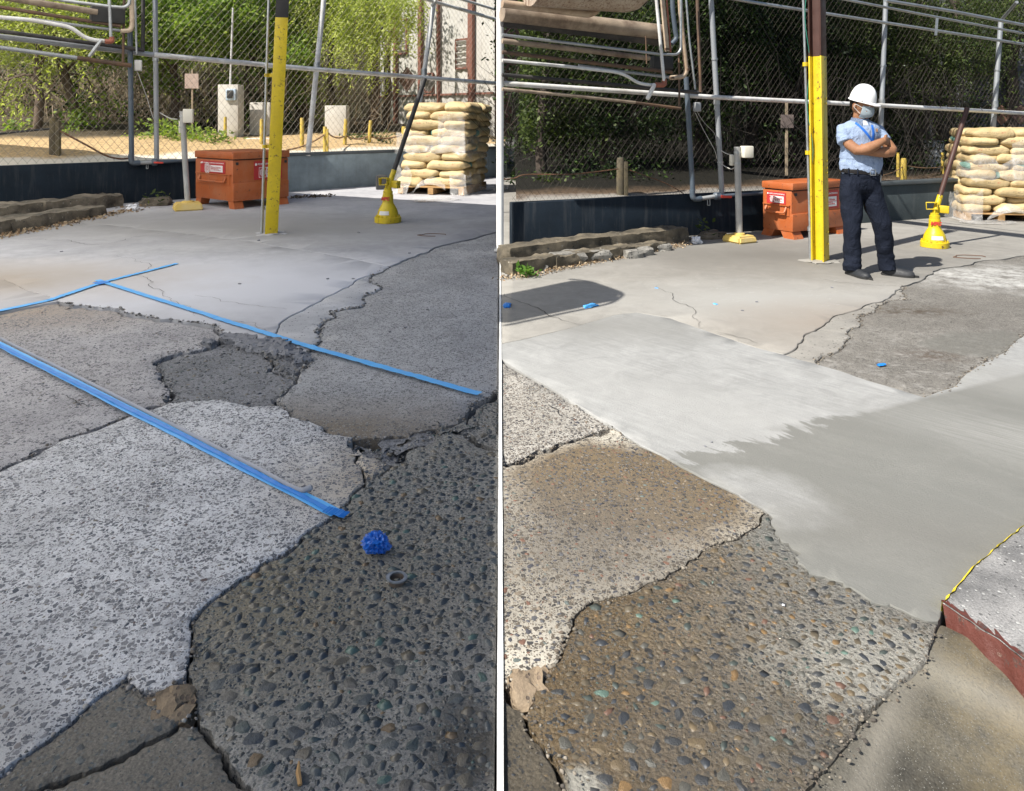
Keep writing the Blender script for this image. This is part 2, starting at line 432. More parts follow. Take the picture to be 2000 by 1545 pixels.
line('k1', [(-3000, 1177), (-900, 780), (0, 610), (115, 588)], .02)
line('k2', [(115, 588), (190, 598), (240, 603), (310, 622), (380, 627), (430, 645), (445, 655)], .16)
line('k3a', [(445, 655), (512, 664)], .2, .04)
line('k3b', [(512, 664), (548, 668)], .2, .04)
line('k3c', [(548, 668), (600, 685)], .2, .04)
line('k4', [(600, 685), (655, 618), (650, 606), (700, 598), (745, 560), (760, 520)], .14)
line('k5', [(760, 520), (850, 482), (900, 470), (975, 452)], .08)
line('kab', [(548, 668), (545, 633), (605, 598), (680, 560), (760, 520)], .07)
line('kj2', [(760, 520), (510, 475), (330, 452), (60, 420), (-900, 372)], .03)
line('kj1', [(115, 588), (0, 543), (-300, 450), (-900, 372)], .03)
line('kck', [(975, 752), (940, 775), (915, 800), (865, 832)], .2)
line('kci', [(865, 832), (800, 846), (735, 852), (690, 852)], .15)
line('kcg', [(690, 852), (640, 845), (570, 815), (545, 792)], .12)
line('kce1', [(545, 792), (540, 770), (562, 757), (582, 730)], .16)
line('kce2', [(582, 730), (602, 705), (600, 685)], .16)
line('kef', [(512, 664), (522, 690), (528, 714), (560, 724), (582, 730)], .16, .04)
line('kde', [(445, 655), (400, 675), (340, 685), (315, 693), (318, 720), (326, 745), (320, 772), (330, 787)], .2, .04)
line('keg', [(330, 787), (420, 780), (480, 792), (545, 792)], .12)
line('kdg', [(330, 787), (300, 792), (255, 808), (200, 830), (130, 852), (60, 890), (0, 915), (-900, 1290), (-3000, 2165)], .1)
line('kgi', [(690, 852), (680, 868), (690, 880)], .15, .03)
line('kih', [(690, 880), (715, 882), (752, 898), (765, 905)], .15, .03)
line('kgh', [(690, 880), (695, 905), (712, 935)], .12, .03)
line('khj', [(712, 935), (745, 925), (765, 905)], .12, .03)
line('kij', [(765, 905), (800, 872), (865, 832)], .14, .03)
line('kjk', [(865, 832), (930, 858), (975, 878)], .14)
line('kgj', [(712, 935), (690, 962), (655, 1003), (560, 1077), (500, 1112), (440, 1150), (400, 1182), (372, 1215), (374, 1265), (366, 1315)], .11, .03)
line('kgr', [(366, 1315), (330, 1345), (290, 1347), (247, 1322)], .14, .025)
line('kgl', [(247, 1322), (200, 1352), (110, 1432), (0, 1515), (-150, 1622)], .1, .03)
line('kgm', [(-150, 1622), (-1500, 2585)], .08, .03)
line('krl', [(247, 1322), (290, 1354), (350, 1405)], .12, .025)
line('klm', [(350, 1405), (330, 1425), (240, 1472), (200, 1492), (60, 1540), (-150, 1622)], .14, .025)
line('krj', [(366, 1315), (374, 1362), (388, 1408)], .12, .025)
line('kmj', [(388, 1408), (440, 1472), (520, 1560), (660, 1750), (860, 2585)], .1, .025)
g = ground
slab('A1', ['k5', (975, 318), (-900, 318), '-kj2'], 0, m_apron, .005, .004, .003, .3, parent=g)
slab('A2', ['k2', 'k3a', 'k3b', 'kab', 'kj2', '-kj1'], 0, m_apron, .008, .006, .003, .2, parent=g)
slab('A3', ['k1', 'kj1'], 0, m_apron, .006, .004, .003, .3, parent=g)
slab('B', ['k3c', 'k4', '-kab'], -.004, m_patch, .008, .008, .003, .12, parent=g)
slab('C', ['-k3c', '-k3c'][:0] + ['k4', 'k5', 'kck', 'kci', 'kcg', 'kce1', 'kce2'], -.012, m_coarse, .018, .012, .006, .1, parent=g)
slab('D', ['k1', 'k2', 'kde', 'kdg'], -.015, m_midleft, .02, .010, .005, .12, parent=g)
slab('E', ['k3a', 'kef', '-kce1', '-keg', '-kde'], -.034, m_broken, .022, .014, .014, .05, parent=g)
slab('F', ['k3b', 'k3c', '-kce2', '-kef'], -.03, m_broken, .03, .018, .012, .05, parent=g)
slab('G', ['kdg', (-3000, 2600), '-kgm', '-kgl', '-kgr', '-kgj', '-kgh', '-kgi', 'kcg', '-keg'], 0, m_aggr, .010, .004, .003, .09, parent=g)
slab('H', ['kgh', 'khj', '-kih'], .002, m_aggr, .02, .014, .01, .03, parent=g, name='concrete_chunk')
slab('I', ['kgi', 'kih', 'kij', 'kci'], -.03, m_broken, .03, .02, .016, .035, parent=g, name='concrete_chunk')
slab('K', [(975, 752), 'kck', 'kjk'], -.02, m_wet, .026, .015, .008, .06, parent=g)
slab('J', ['kgj', 'krj', 'kmj', (958, 2585), (975, 878), '-kjk', '-kij', '-khj'], -.005, m_wet, .012, .007, .007, .045, parent=g)
slab('L', ['kgl', '-klm', '-krl'], -.004, m_wetbrown, .010, .006, .005, .05, parent=g)
slab('M', ['klm', 'kgm', '-kmj', (370, 1410)], -.006, m_wetbrown, .012, .008, .006, .05, parent=g)

# right bay, sunlit: colours lowered to offset the stronger light
DK2 = ((0.033, 0.033, 0.036), (0.112, 0.101, 0.092))
m_apron2 = concrete('sunlit_apron_concrete', (0.252, 0.240, 0.216), (0.338, 0.322, 0.292), grain=.16, bump=.25, lscale=.8, stains=[
    ((0.164, 0.154, 0.137), lambda s: s.blob((2.7, 7.6), (1.6, .9), .9, .5, 2)),
    ((0.328, 0.321, 0.301), lambda s: s.blob((2.0, 5.7), (.9, .5), .9, .5, 3)),
    ((0.262, 0.226, 0.190), lambda s: s.blob((2.5, 5.0), (.7, .45), .9, .5, 3)),
    ((0.406, 0.399, 0.380), lambda s: s.math('MULTIPLY', s.blob((1.9, 5.9), (1.9, .7), .3, .3, 3), s.ramp(s.noise(3, 2, .5, 2.5, sc=(1, 5, 1, .5)), [(.665, 0), (.68, .75), (.70, 0)])))]).m
m_patch2 = concrete('thin_mortar_patch_sunlit', (0.248, 0.233, 0.210), (0.316, 0.301, 0.271), speck=DK2, speck_scale=60, speck_amt=.1).m
m_coarse2 = concrete('coarse_concrete_sunlit', (0.182, 0.169, 0.151), (0.263, 0.248, 0.222), grain=.5, bump=.8, agg=((80, .4, (.07, .065, .06), (.18, .17, .15), .05), (170, .5, (.09, .085, .075), (.34, .32, .28), .06)), lscale=1.3, over=[
    ((0.328, 0.314, 0.289), lambda s: s.math('MULTIPLY', s.blob((2.9, 4.0), (1.5, .8), .5, .5, 3), s.ramp(s.noise(7, 7, .8), [(.5, 0), (.62, .8)]))),
    ((.52, .515, .49), lambda s: s.math('MULTIPLY', s.blob((4.5, 6.55), (.8, .55), .5, .4, 4), s.ramp(s.noise(5, 7, .8), [(.38, 0), (.6, .9)]))),
    ((0.079, 0.062, 0.046), lambda s: s.math('MULTIPLY', s.blob((3.0, 5.42), (.32, .14), .7, .8, 7), s.ramp(s.noise(11, 6, .8), [(.42, 0), (.56, .95)]))),
    ((0.085, 0.062, 0.046), lambda s: s.math('MULTIPLY', s.blob((2.6, 4.38), (.18, .10), .7, .8, 8), s.ramp(s.noise(16, 6, .8), [(.42, 0), (.56, .95)]))),
    ((0.144, 0.141, 0.125), lambda s: s.math('MULTIPLY', s.blob((3.05, 4.62), (.42, .24), .12, .55, 6, .3), s.ramp(s.noise(60, 5, .75), [(.3, .35), (.6, .85)])))]).m
def fresh(name, lo, hi, ang, stains=(), streak=.10):
    return concrete(name, lo, hi, grain=.07, bump=.22, lscale=1.0, streak=(ang, streak, .8), stains=stains, fine=260).m
_a, _b = G(1805, 775), G(1360, 884)
def DAMP(s):
    d = (_b - _a).normalized(); n_ = Vector((d.y, -d.x, 0))
    if n_.dot(G(1800, 1000) - _a) < 0: n_ = -n_
    dt = s.n('ShaderNodeVectorMath', operation='DOT_PRODUCT'); s.l(s.vec, dt.inputs[0]); dt.inputs[1].default_value = n_[:]
    v = s.math('SUBTRACT', dt.outputs['Value'], n_.dot(_a))
    sep = s.n('ShaderNodeSeparateXYZ'); s.l(s.vec, sep.inputs[0])
    grow = s._rng(sep.outputs[0], 1.9, 1.2)                     # the edge turns ragged towards the older slabs
    wob = s.math('MULTIPLY', s.math('SUBTRACT', s.noise(3.2, 6, .7, .6, sc=(1, 2.6, 1, -.8)), .5), s.math('ADD', .02, s.math('MULTIPLY', grow, .75)))
    v = s.math('ADD', v, wob)
    f = s._rng(v, -.012, .03)
    dry = s.math('MULTIPLY', s.blob((.96, 2.74), (.22, .16), .5, .8, 6, -.6), .95)
    tong = s.math('MULTIPLY', s.blob((1.80, 3.36), (.46, .05), .5, .6, 5, .05), .8)
    return s.math('MAXIMUM', s.math('MULTIPLY', f, s.math('SUBTRACT', 1.0, dry)), tong)
m_new = concrete('fresh_concrete_pour', (.30, .30, .29), (.36, .36, .35), grain=.20, bump=.4, lscale=1.6, streak=(-.80, .12, .8), fine=300, stains=[
    ((.215, .212, .198), lambda s: s.math('MULTIPLY', s.blob((.5, 5.0), (.8, .3), .9, .35, 3), .8)),
    ((.34, .338, .325), lambda s: s.math('MULTIPLY', s.blob((1.0, 3.5), (.8, .25), .9, .5, 4, -.7), .7)),
    ((.182, .181, .166), DAMP),
    ((.215, .213, .196), lambda s: s.math('MULTIPLY', s.math('MULTIPLY', s.ramp(s.noise(1.7, 7, .7, .8, sc=(1, 2.2, 1, -.8)), [(.48, 0), (.62, .75)]), s._rng(s.noise(40, 3), .2, .6)), DAMP(s))),
    ((.30, .297, .28), lambda s: s.math('MULTIPLY', s.blob((2.40, 3.12), (.66, .20), .7, .35, 3, -.62), s.ramp(s.noise(4, 6, .75, sc=(.7, 14, 1, -.8)), [(.35, .1), (.65, 1)]))),
    ((.28, .277, .26), lambda s: s.math('MULTIPLY', s.blob((3.1, 3.7), (.6, .25), .8, .35, 3, -.62), .8)),
    ((.165, .16, .145), lambda s: s.math('MULTIPLY', s.blob((1.45, 2.45), (.7, .16), .9, .5, 4, -.35), .6))])
s_ = m_new; s_.put(s_.b.inputs['Roughness'], s_.ramp(s_.noise(3, 4), [(.3, .6), (.7, .85)])); m_new = s_.m
m_agg2 = concrete('sunlit_aggregate', (.36, .34, .30), (.48, .455, .41), speck=((0.052, 0.052, 0.055), (0.158, 0.137, 0.118)), grain=.35, bump=.7, agg=((70, .62, (.06, .06, .065), (.20, .17, .14), .05), (150, .6, (.09, .085, .08), (.26, .22, .18), .06))).m
TAN = lambda s: s.math('SUBTRACT', s.blob((.45, 2.80), (.46, .36), .16, .30, 5, -.35), 0.0, True)
m_agg3 = concrete('stained_aggregate', (.42, .385, .32), (.56, .52, .44), grain=.35, bump=.8, agg=((66, .50, (.045, .045, .047), (.15, .125, .095), .05), (140, .55, (.07, .065, .055), (.20, .165, .125), .06)), stains=[
    ((0.167, 0.125, 0.076), TAN),
    ((0.137, 0.121, 0.101), lambda s: s.math('MULTIPLY', s.blob((.22, 2.40), (.46, .34), .7, .4, 4, -.3), .85))]).m
m_wet2 = wetmat('wet_gravel_concrete', (.125, .088, .048), (.215, .158, .092), ((0.027, 0.030, 0.033), (0.112, 0.092, 0.066)), .6, .36, over=[
    ((.19, .188, .17), lambda s: s.math('MULTIPLY', s.blob((1.12, 2.37), (.52, .085), .9, .6, 10, -.62), .95)),
    ((.215, .212, .192), lambda s: s.math('MULTIPLY', s.blob((1.10, 2.33), (.46, .15), .75, .6, 9, -.62), s.ramp(s.noise(22, 6, .75), [(.30, 0), (.5, 1)]))),
    ((.36, .345, .30), lambda s: s.blob((.150, 1.535), (.050, .060), .35, .45, 12)),
    ((.34, .325, .285), lambda s: s.math('MULTIPLY', s.blob((1.02, 1.88), (.26, .13), .5, .7, 8), s.ramp(s.noise(30, 5, .7), [(.42, 0), (.52, 1)])))], stains=[
    ((.22, .205, .18), lambda s: s.math('MULTIPLY', s.blob((1.18, 1.98), (.20, .22), .9, .6, 7), .8)),
    ((0.216, 0.203, 0.177), lambda s: s.blob((.95, 2.05), (.32, .42), .9, .5, 4)),
    ((0.131, 0.118, 0.098), lambda s: s.blob((.75, 1.62), (.35, .25), .9, .5, 5)),
    ((.36, .345, .30), lambda s: s.math('MULTIPLY', s.blob((.98, 1.86), (.28, .15), .6, .7, 8), s.ramp(s.noise(14, 5, .7), [(.40, 0), (.55, .95)])))], puddle=(.38, .54))
m_brown2 = wetmat('damp_brown_concrete_sunlit', (0.085, 0.069, 0.046), (0.137, 0.115, 0.082), ((0.033, 0.033, 0.033), (0.098, 0.085, 0.066)), .7, .2, puddle=(.6, .8))
m_ramp = concrete('lichen_stained_concrete', (.035, .033, .028), (.165, .152, .122), speck=((.15, .145, .125), (.27, .26, .23)), speck_scale=260, speck_amt=.22, grain=.6, bump=.7, lscale=2.6, stains=[
    ((.30, .235, .125), lambda s: s.math('MULTIPLY', s.blob((1.45, 1.60), (.30, .5), .9, .6, 5), s.ramp(s.noise(8, 6, .7), [(.38, 0), (.62, .8)]))),
    ((.30, .28, .23), lambda s: s.math('MULTIPLY', s.blob((1.18, 1.86), (.25, .05), .9, .6, 5, -.45), .7)),
    ((.26, .24, .20), lambda s: s.math('MULTIPLY', s.blob((.86, 1.68), (.03, .5), .9, .5, 6, -.74), .6))]).m
line('r1', [(979, 672), (1110, 642), (1200, 615), (1245, 610), (1310, 622), (1480, 680), (1530, 692)], .015)
line('r2', [(1530, 692), (1600, 640), (1690, 595), (1762, 558)], .07)
line('r3', [(1530, 692), (1592, 710)], .03)
line('r4', [(1592, 710), (1640, 680), (1657, 652), (1662, 640), (1710, 600), (1762, 558)], .13)
line('r5', [(1762, 558), (1850, 522), (1920, 508), (2100, 480), (2700, 400)], .07)
line('r6', [(1592, 710), (1700, 745), (1805, 775)], .03)
line('r7', [(1805, 775), (1860, 757), (1900, 722), (2000, 655), (2500, 400)], .03)
line('r8', [(1805, 775), (1745, 820), (1700, 845), (1610, 884), (1560, 878), (1500, 892), (1440, 905), (1350, 880), (1395, 930), (1420, 955)], .17, .03)
line('r9', [(979, 700), (1050, 742), (1197, 832)], .02)
line('r10', [(1197, 832), (1330, 910), (1420, 955)], .04)
line('r11', [(1420, 955), (1497, 998)], .08)
line('r12', [(1197, 832), (1100, 862), (1040, 885), (979, 908)], .12)
line('r13', [(1497, 998), (1400, 1060), (1345, 1092), (1240, 1152), (1180, 1168), (1122, 1202), (1100, 1250), (1086, 1292), (1062, 1318)], .12, .03)
line('r14', [(1062, 1318), (1020, 1322), (976, 1330)], .12, .03)
line('r15', [(1062, 1318), (1032, 1380), (1092, 1482), (1125, 1560), (1200, 1750), (1245, 1935)], .12, .025)
line('r15b', [(976, 1342), (1020, 1378), (1080, 1480), (1112, 1560), (1185, 1750), (1232, 1940)], .12, .025)
line('r16', [(1497, 998), (1540, 1060), (1620, 1130), (1700, 1180), (1780, 1200), (1832, 1212)], .24, .03)
line('r17', [(1832, 1212), (1850, 1182), (1900, 1122), (2000, 1032), (2400, 720)], .05, .03)
line('r18', [(1832, 1212), (1812, 1285), (1570, 1545), (1400, 1750), (1245, 1935)], .03, .03)
slab('R1', ['r1', 'r2', 'r5', (2700, 330), (979, 330)], 0, m_apron2, .006, .004, .003, .25, parent=g)
slab('R1b', ['r3', 'r4', '-r2'], -.004, m_patch2, .008, .007, .003, .12, parent=g)
slab('R2', ['r4', 'r5', '-r7', '-r6'], -.008, m_coarse2, .01, .008, .006, .11, parent=g)
slab('R3', ['r1', 'r3', 'r6', 'r7', (2500, 700), '-r17', '-r16', '-r11', '-r10', '-r9'], -.001, m_new, .003, .002, .003, .12, parent=g)
slab('R5', ['r9', 'r12'], -.006, m_agg2, .016, .01, .004, .12, parent=g)
slab('R6', ['r10', 'r11', 'r13', 'r14', '-r12'], -.003, m_agg3, .010, .005, .003, .09, parent=g)
slab('R7', ['r13', 'r15', '-r18', '-r16'], -.004, m_wet2, .006, .004, .007, .045, parent=g)
slab('R8', ['r15b', (1240, 2585), (966, 2585)], -.008, m_brown2, .010, .008, .006, .05, parent=g)

# pale strip added to mark the divide between the two bays
bm = bmesh.new()
a, b = G(977, 2585), G(977, 322)
n = 60
pr = None
m_divider = concrete('pale_divider', (.66, .66, .64), (.78, .78, .76), grain=.15, bump=.4, lscale=5).m
for i in range(n + 1):
    p = a.lerp(b, (i / n) ** 1.6); wd = .0085 * (.9 + .2 * noise.noise(p * 9))
    c = [bm.verts.new((p.x + sx * wd, p.y, zz)) for sx, zz in ((-1, -.05), (-1, .004), (1, .004), (1, -.05))]
    if pr:
        for k in range(3): bm.faces.new((pr[k], pr[k + 1], c[k + 1], c[k]))
    pr = c
finish('divider_strip', bm, m_divider, g, 30)

# ---- stones set in the slabs
ico = bmesh.new(); bmesh.ops.create_icosphere(ico, subdivisions=1, radius=1)
ICO_V = np.array([v.co[:] for v in ico.verts]); ICO_F = np.array([[v.index for v in f.verts] for f in ico.faces]); ico.free()
keepf = ICO_V[ICO_F].mean(1)[:, 2] > -.45
ICO_F = ICO_F[keepf]
VAR = []
for k in range(10):
    VAR.append(ICO_V * (1 + rng.uniform(-.30, .22, (len(ICO_V), 1))) * np.array([[1, rng.uniform(.6, .9), 1]]))
def stone_mat(name, stops, rough, spec=.5, big=False):
    s = N(name)
    if big:
        oi = s.n('ShaderNodeObjectInfo'); f = oi.outputs['Random']
    else: f = s.attr('rnd')
    col = s.ramp(f, stops, 'CONSTANT')
    col = s.mix(1.0, col, s.ramp(s.noise(60 if not big else 2.2, 5, .7), [(.3, .7), (.7, 1.25)]), 'MULTIPLY')
    s.set(col, rough, 0, spec); s.bump(s.noise(160 if not big else 6, 4), .3, .004 if not big else .1); return s.m
DRY = [(0, (.12, .125, .14)), (.3, (.17, .175, .19)), (.5, (.20, .185, .18)), (.65, (.085, .095, .115)), (.8, (.22, .20, .17)), (.92, (.14, .105, .10))]
WET = [(0, (.050, .058, .064)), (.25, (.09, .10, .10)), (.42, (.062, .080, .080)), (.55, (.13, .115, .09)), (.70, (.10, .095, .085)), (.84, (.04, .05, .062)), (.95, (.15, .105, .06)), (.978, (.08, .13, .115))]
WETS = [(0, (.048, .050, .052)), (.2, (.085, .083, .072)), (.36, (.055, .066, .060)), (.46, (.13, .10, .062)), (.66, (.10, .083, .058)), (.82, (.038, .042, .048)), (.92, (.18, .115, .055)), (.955, (.095, .145, .12)), (.98, (.12, .07, .05))]
SUNNY = [(0, (.10, .10, .105)), (.3, (.15, .14, .13)), (.5, (.20, .165, .125)), (.68, (.07, .07, .08)), (.84, (.16, .09, .065)), (.94, (.12, .14, .13))]
NBIG = [0]
def pebbles(key, m, mbig, dens, rmin, rmax, flat, proud, nbig, ymax=9, region=None, parent=None):
    pl, z, amp, slabo = SLABS[key]
    f = inside(inset(pl, .015))
    xs = [p.x for p in pl]; ys = [p.y for p in pl]
    x0, x1, y0, y1 = max(min(xs), -5), min(max(xs), 5), min(ys), min(max(ys), ymax)
    n = int((x1 - x0) * (y1 - y0) * dens)
    if n < 1: return
    X = rng.uniform(x0, x1, n); Y = rng.uniform(y0, y1, n)
    k = f(X, Y) & (np.abs(X) < Y * .85 + .15); X = X[k]; Y = Y[k]
    n = len(X)
    r = rmin * (rmax / rmin) ** (rng.random(n) ** (1.9 if key in ('J', 'R7') else 2.2))
    order = np.argsort(-r); grid = {}; keep = []
    cs = rmax * 2
    for i in order:
        gx, gy = int(X[i] // cs), int(Y[i] // cs); ok = True
        for dx in (-1, 0, 1):
            for dy in (-1, 0, 1):
                for j in grid.get((gx + dx, gy + dy), ()):
                    if (X[i] - X[j]) ** 2 + (Y[i] - Y[j]) ** 2 < ((r[i] + r[j]) * .78) ** 2: ok = False; break
                if not ok: break
            if not ok: break
        if ok: grid.setdefault((gx, gy), []).append(i); keep.append(i)
    keep = np.array(keep)
    big = sorted(keep[:nbig * 4], key=lambda i: -r[i] / Y[i])[:nbig]; bigs = set(int(i) for i in big)
    rest = [i for i in keep if int(i) not in bigs]
    Vs = []; Fs = []; At = []; nv = len(ICO_V)
    for q, i in enumerate(rest):
        V = VAR[q % 10]; a = rng.uniform(0, 6.283); ca, sa = math.cos(a), math.sin(a)
        W = np.empty_like(V); rr = r[i]
        W[:, 0] = (V[:, 0] * ca - V[:, 1] * sa) * rr + X[i]; W[:, 1] = (V[:, 0] * sa + V[:, 1] * ca) * rr + Y[i]
        zz = relief(X[i], Y[i], z, amp)
        W[:, 2] = V[:, 2] * rr * flat + zz - rr * flat * (1 - min(.62, proud * (1.65 if key != 'R7' else 1.35)))
        Vs.append(W); Fs.append(ICO_F + q * nv); At.append(np.full(nv, rng.random()))
    if rest:
        o = raw_mesh('pebbles', np.concatenate(Vs), np.concatenate(Fs), m, np.concatenate(At), smooth=True, parent=slabo, kind='stuff')
    for i in big:
        o = link('pebble', BIGP[int(i) % len(BIGP)], parent=slabo)
        if o.data.materials[0] is not mbig:
            o.material_slots[0].link = 'OBJECT'; o.material_slots[0].material = mbig
        zz = relief(X[i], Y[i], z, amp)
        o.location = (X[i], Y[i], zz - r[i] * flat * (1 - proud * 1.15)); o.rotation_euler = (0, 0, rng.uniform(0, 6.28))
        o.scale = (r[i], r[i], r[i] * flat)
        NBIG[0] += 1
m_sd = stone_mat('dry_stone', DRY, .75, .3); m_sdb = stone_mat('dry_stone_large', DRY, .75, .3, True)
m_sw = stone_mat('wet_stone', WET, .2); m_swb = stone_mat('wet_stone_large', WET, .3, .5, True)
m_ss = stone_mat('sunlit_wet_stone', WETS, .42, .35); m_ssb = stone_mat('sunlit_wet_stone_large', WETS, .36, .4, True)
m_sy = stone_mat('sunlit_dry_stone', SUNNY, .7, .3); m_syb = stone_mat('sunlit_dry_stone_large', SUNNY, .7, .3, True)
BIGP = []
for k in range(8):
    b2 = bmesh.new(); bmesh.ops.create_icosphere(b2, subdivisions=2, radius=1)
    sy = rng.uniform(.6, .92)
    for v in b2.verts:
        v.co = v.co * (1 + .42 * noise.noise(v.co * 1.3 + Vector((k * 5, 0, 0))) + .12 * noise.noise(v.co * 3.1 + Vector((k * 5, 3, 0)))); v.co.y *= sy
    me = bpy.data.meshes.new('pebble'); b2.to_mesh(me); b2.free()
    me.polygons.foreach_set('use_smooth', [True] * len(me.polygons)); me.set_sharp_from_angle(angle=R(38))
    me.materials.append(m_swb); BIGP.append(me)
pebbles('G', m_sd, m_sdb, 8500, .0045, .017, .35, .16, 60)
pebbles('H', m_sd, m_sdb, 6000, .0045, .015, .5, .2, 4)
pebbles('D', m_sd, m_sdb, 1800, .006, .016, .3, .14, 8)
pebbles('E', m_sw, m_swb, 1200, .006, .02, .5, .3, 8)
pebbles('F', m_sw, m_swb, 1200, .006, .02, .5, .3, 4)
pebbles('I', m_sw, m_swb, 3000, .006, .02, .5, .3, 4)
pebbles('K', m_sw, m_swb, 4500, .006, .02, .55, .35, 4)
pebbles('J', m_sw, m_swb, 9500, .005, .026, .55, .34, 80)
pebbles('L', m_sw, m_swb, 1800, .005, .018, .5, .2, 14)
pebbles('M', m_sw, m_swb, 900, .005, .016, .5, .2, 10)
pebbles('R5', m_sy, m_syb, 3500, .005, .015, .35, .2, 10)
pebbles('R6', m_sy, m_syb, 9000, .0045, .016, .4, .24, 40)
pebbles('R7', m_ss, m_ssb, 12000, .0045, .024, .38, .32, 70)
pebbles('R8', m_ss, m_ssb, 700, .005, .016, .5, .25, 4)

# puddles: thin water and cement slurry lying in the low spots
def puddle(c, r, m, seed, rot=0, z=-.006, name='puddle', label=None):
    bm = bmesh.new(); n = 72
    vs = []
    for k in range(n):
        a = 2 * math.pi * k / n
        q = 1 + .55 * noise.noise((math.cos(a) * 1.2, math.sin(a) * 1.2, seed)) + .3 * 0.7 * noise.noise((math.cos(a) * 2.6, math.sin(a) * 2.6, seed + 4))
        x, y = r[0] * q * math.cos(a), r[1] * q * math.sin(a)
        vs.append(bm.verts.new((c[0] + x * math.cos(rot) - y * math.sin(rot), c[1] + x * math.sin(rot) + y * math.cos(rot), z)))
    bm.faces.new(vs)
    return finish(name, bm, m, smooth=0, kind='structure', label=label)
s = N('clear_dark_water'); s.set((.075, .06, .045), .04, 0, .6); s.bump(s.noise(30, 2), .05, .004); m_water = s.m
s = N('cement_slurry'); s.set(s.ramp(s.noise(18, 4), [(.35, (.27, .255, .22)), (.65, (.37, .355, .315))]), .12, 0, .5); m_slurry = s.m
for px, py, rx, ry, sd_, rot in ((1215, 1160, .10, .02, 25, .5),):
    p = G(px, py); puddle(p, (rx, ry), m_slurry, sd_, rot, -.0125, label='milky cement water standing in the open joint by the brown wet slab')
# rubble: loose chunks in the broken joints
m_rub = concrete('rubble_concrete', (.17, .155, .13), (.33, .29, .24), speck=DK, speck_scale=60, speck_amt=.3, bump=.8).m
m_rubt = concrete('rubble_concrete_tan', (.22, .165, .11), (.34, .265, .185), speck=((.06, .05, .045), (.2, .15, .11)), speck_scale=70, speck_amt=.3, bump=.8).m
m_rubg = concrete('rubble_concrete_grey', (.16, .165, .18), (.34, .34, .36), speck=DK, speck_scale=60, speck_amt=.3, bump=.8).m
def chunk(px, py, s, m, seed, rz=0, z=0, label=None, group=None):
    bm = bmesh.new(); rock(bm, (0, 0, 0), s, rz, seed, .21, 6, 3.2, .3)
    return finish('rubble_chunk', bm, m, smooth=30, loc=G(px, py) + Vector((0, 0, z)), label=label, cat='rubble', group=group)
chunk(313, 1362, (.055, .05, .05), m_rubt, 1, .4, -.03, 'small tan concrete lump beside biggest lump in the corner crack')
chunk(342, 1375, (.095, .085, .07), m_rubt, 2, .2, -.03, 'largest tan concrete lump wedged in the crack corner by damp slab')
chunk(362, 1352, (.04, .05, .05), m_rubt, 3, .8, -.035, 'narrow tan concrete lump against dark slab edge in crack corner')
chunk(1012, 1328, (.055, .06, .05), m_rubt, 4, .5, -.03, 'small tan concrete lump touching the aggregate slab, sunny side')
chunk(1033, 1335, (.085, .08, .07), m_rubt, 5, .1, -.03, 'big tan concrete lump beside milky water in sunny crack')
chunk(1064, 1315, (.05, .045, .05), m_rubt, 6, .9, -.03, 'tan crumbling lump at slab tip above milky puddle')
rr = random.Random(4)
for i, (px, py, sc_) in enumerate([(455, 660, 1), (478, 664, 1.3), (497, 672, 1.2), (515, 676, 1), (533, 682, 1.2), (548, 676, 1), (560, 684, 1.1), (575, 690, .9), (590, 700, .9), (540, 668, 1.1), (522, 668, 1), (408, 668, .7), (442, 658, .7)]):
    chunk(px, py, (.11 * sc_, .08 * sc_, .07), m_rubg, 20 + i, rr.uniform(-.5, .5), -.02, 'flaked grey concrete crumb along the broken edge below blue tape', 'flaked crumbs along the broken slab edge')

# hairline cracks: thin dirt-filled openings across the smooth slabs
m_crk = simple('crack_dirt', (.05, .047, .043), .95, var=.2, bump=0)
def hairline(px, key, wpx=1.0):
    P_ = jag(px, .16, .04, int(px[0][0])); bm = bmesh.new(); pr = None; pl, z, amp, slabo = SLABS[key]; n = len(P_)
    for i, p in enumerate(P_):
        t = (P_[min(i + 1, n - 1)] - P_[max(i - 1, 0)]).normalized(); s_ = Vector((-t.y, t.x, 0)); w_ = wpx / F * p.y * .5 * (.35 + .65 * math.sin(math.pi * (i + .5) / n)) * random.uniform(.6, 1.3)
        zz = z + amp * 1.75 + .0006
        c = [bm.verts.new(p + s_ * w_ * q + Vector((0, 0, zz - (.004 if abs(q) > 1 else 0)))) for q in (-1, 1)]
        if pr: bm.faces.new((pr[0], pr[1], c[1], c[0]))
        pr = c
    finish('hairline_crack', bm, m_crk, slabo, 0)
hairline([(228, 500), (262, 538), (300, 552), (318, 575), (345, 590), (372, 600), (380, 618)], 'A2'); hairline([(380, 578), (430, 590), (480, 596), (560, 605)], 'A2'); hairline([(430, 622), (500, 632), (520, 648)], 'A2', 1.1)
hairline([(130, 770), (150, 784), (170, 790)], 'D', 2.2); hairline([(765, 520), (820, 500), (900, 474)], 'A1', 1.2); hairline([(20, 470), (200, 478), (330, 452)], 'A1', 1)
hairline([(1280, 560), (1320, 590), (1340, 596), (1352, 620), (1365, 640)], 'R1'); hairline([(1395, 648), (1440, 660), (1480, 672)], 'R1', 1.2); hairline([(985, 575), (1050, 602), (1090, 622), (1136, 636)], 'R1', 1.8); hairline([(1600, 545), (1690, 556), (1760, 560)], 'R1', 1.1)
hairline([(1070, 790), (1090, 800), (1100, 815)], 'R5', 2)

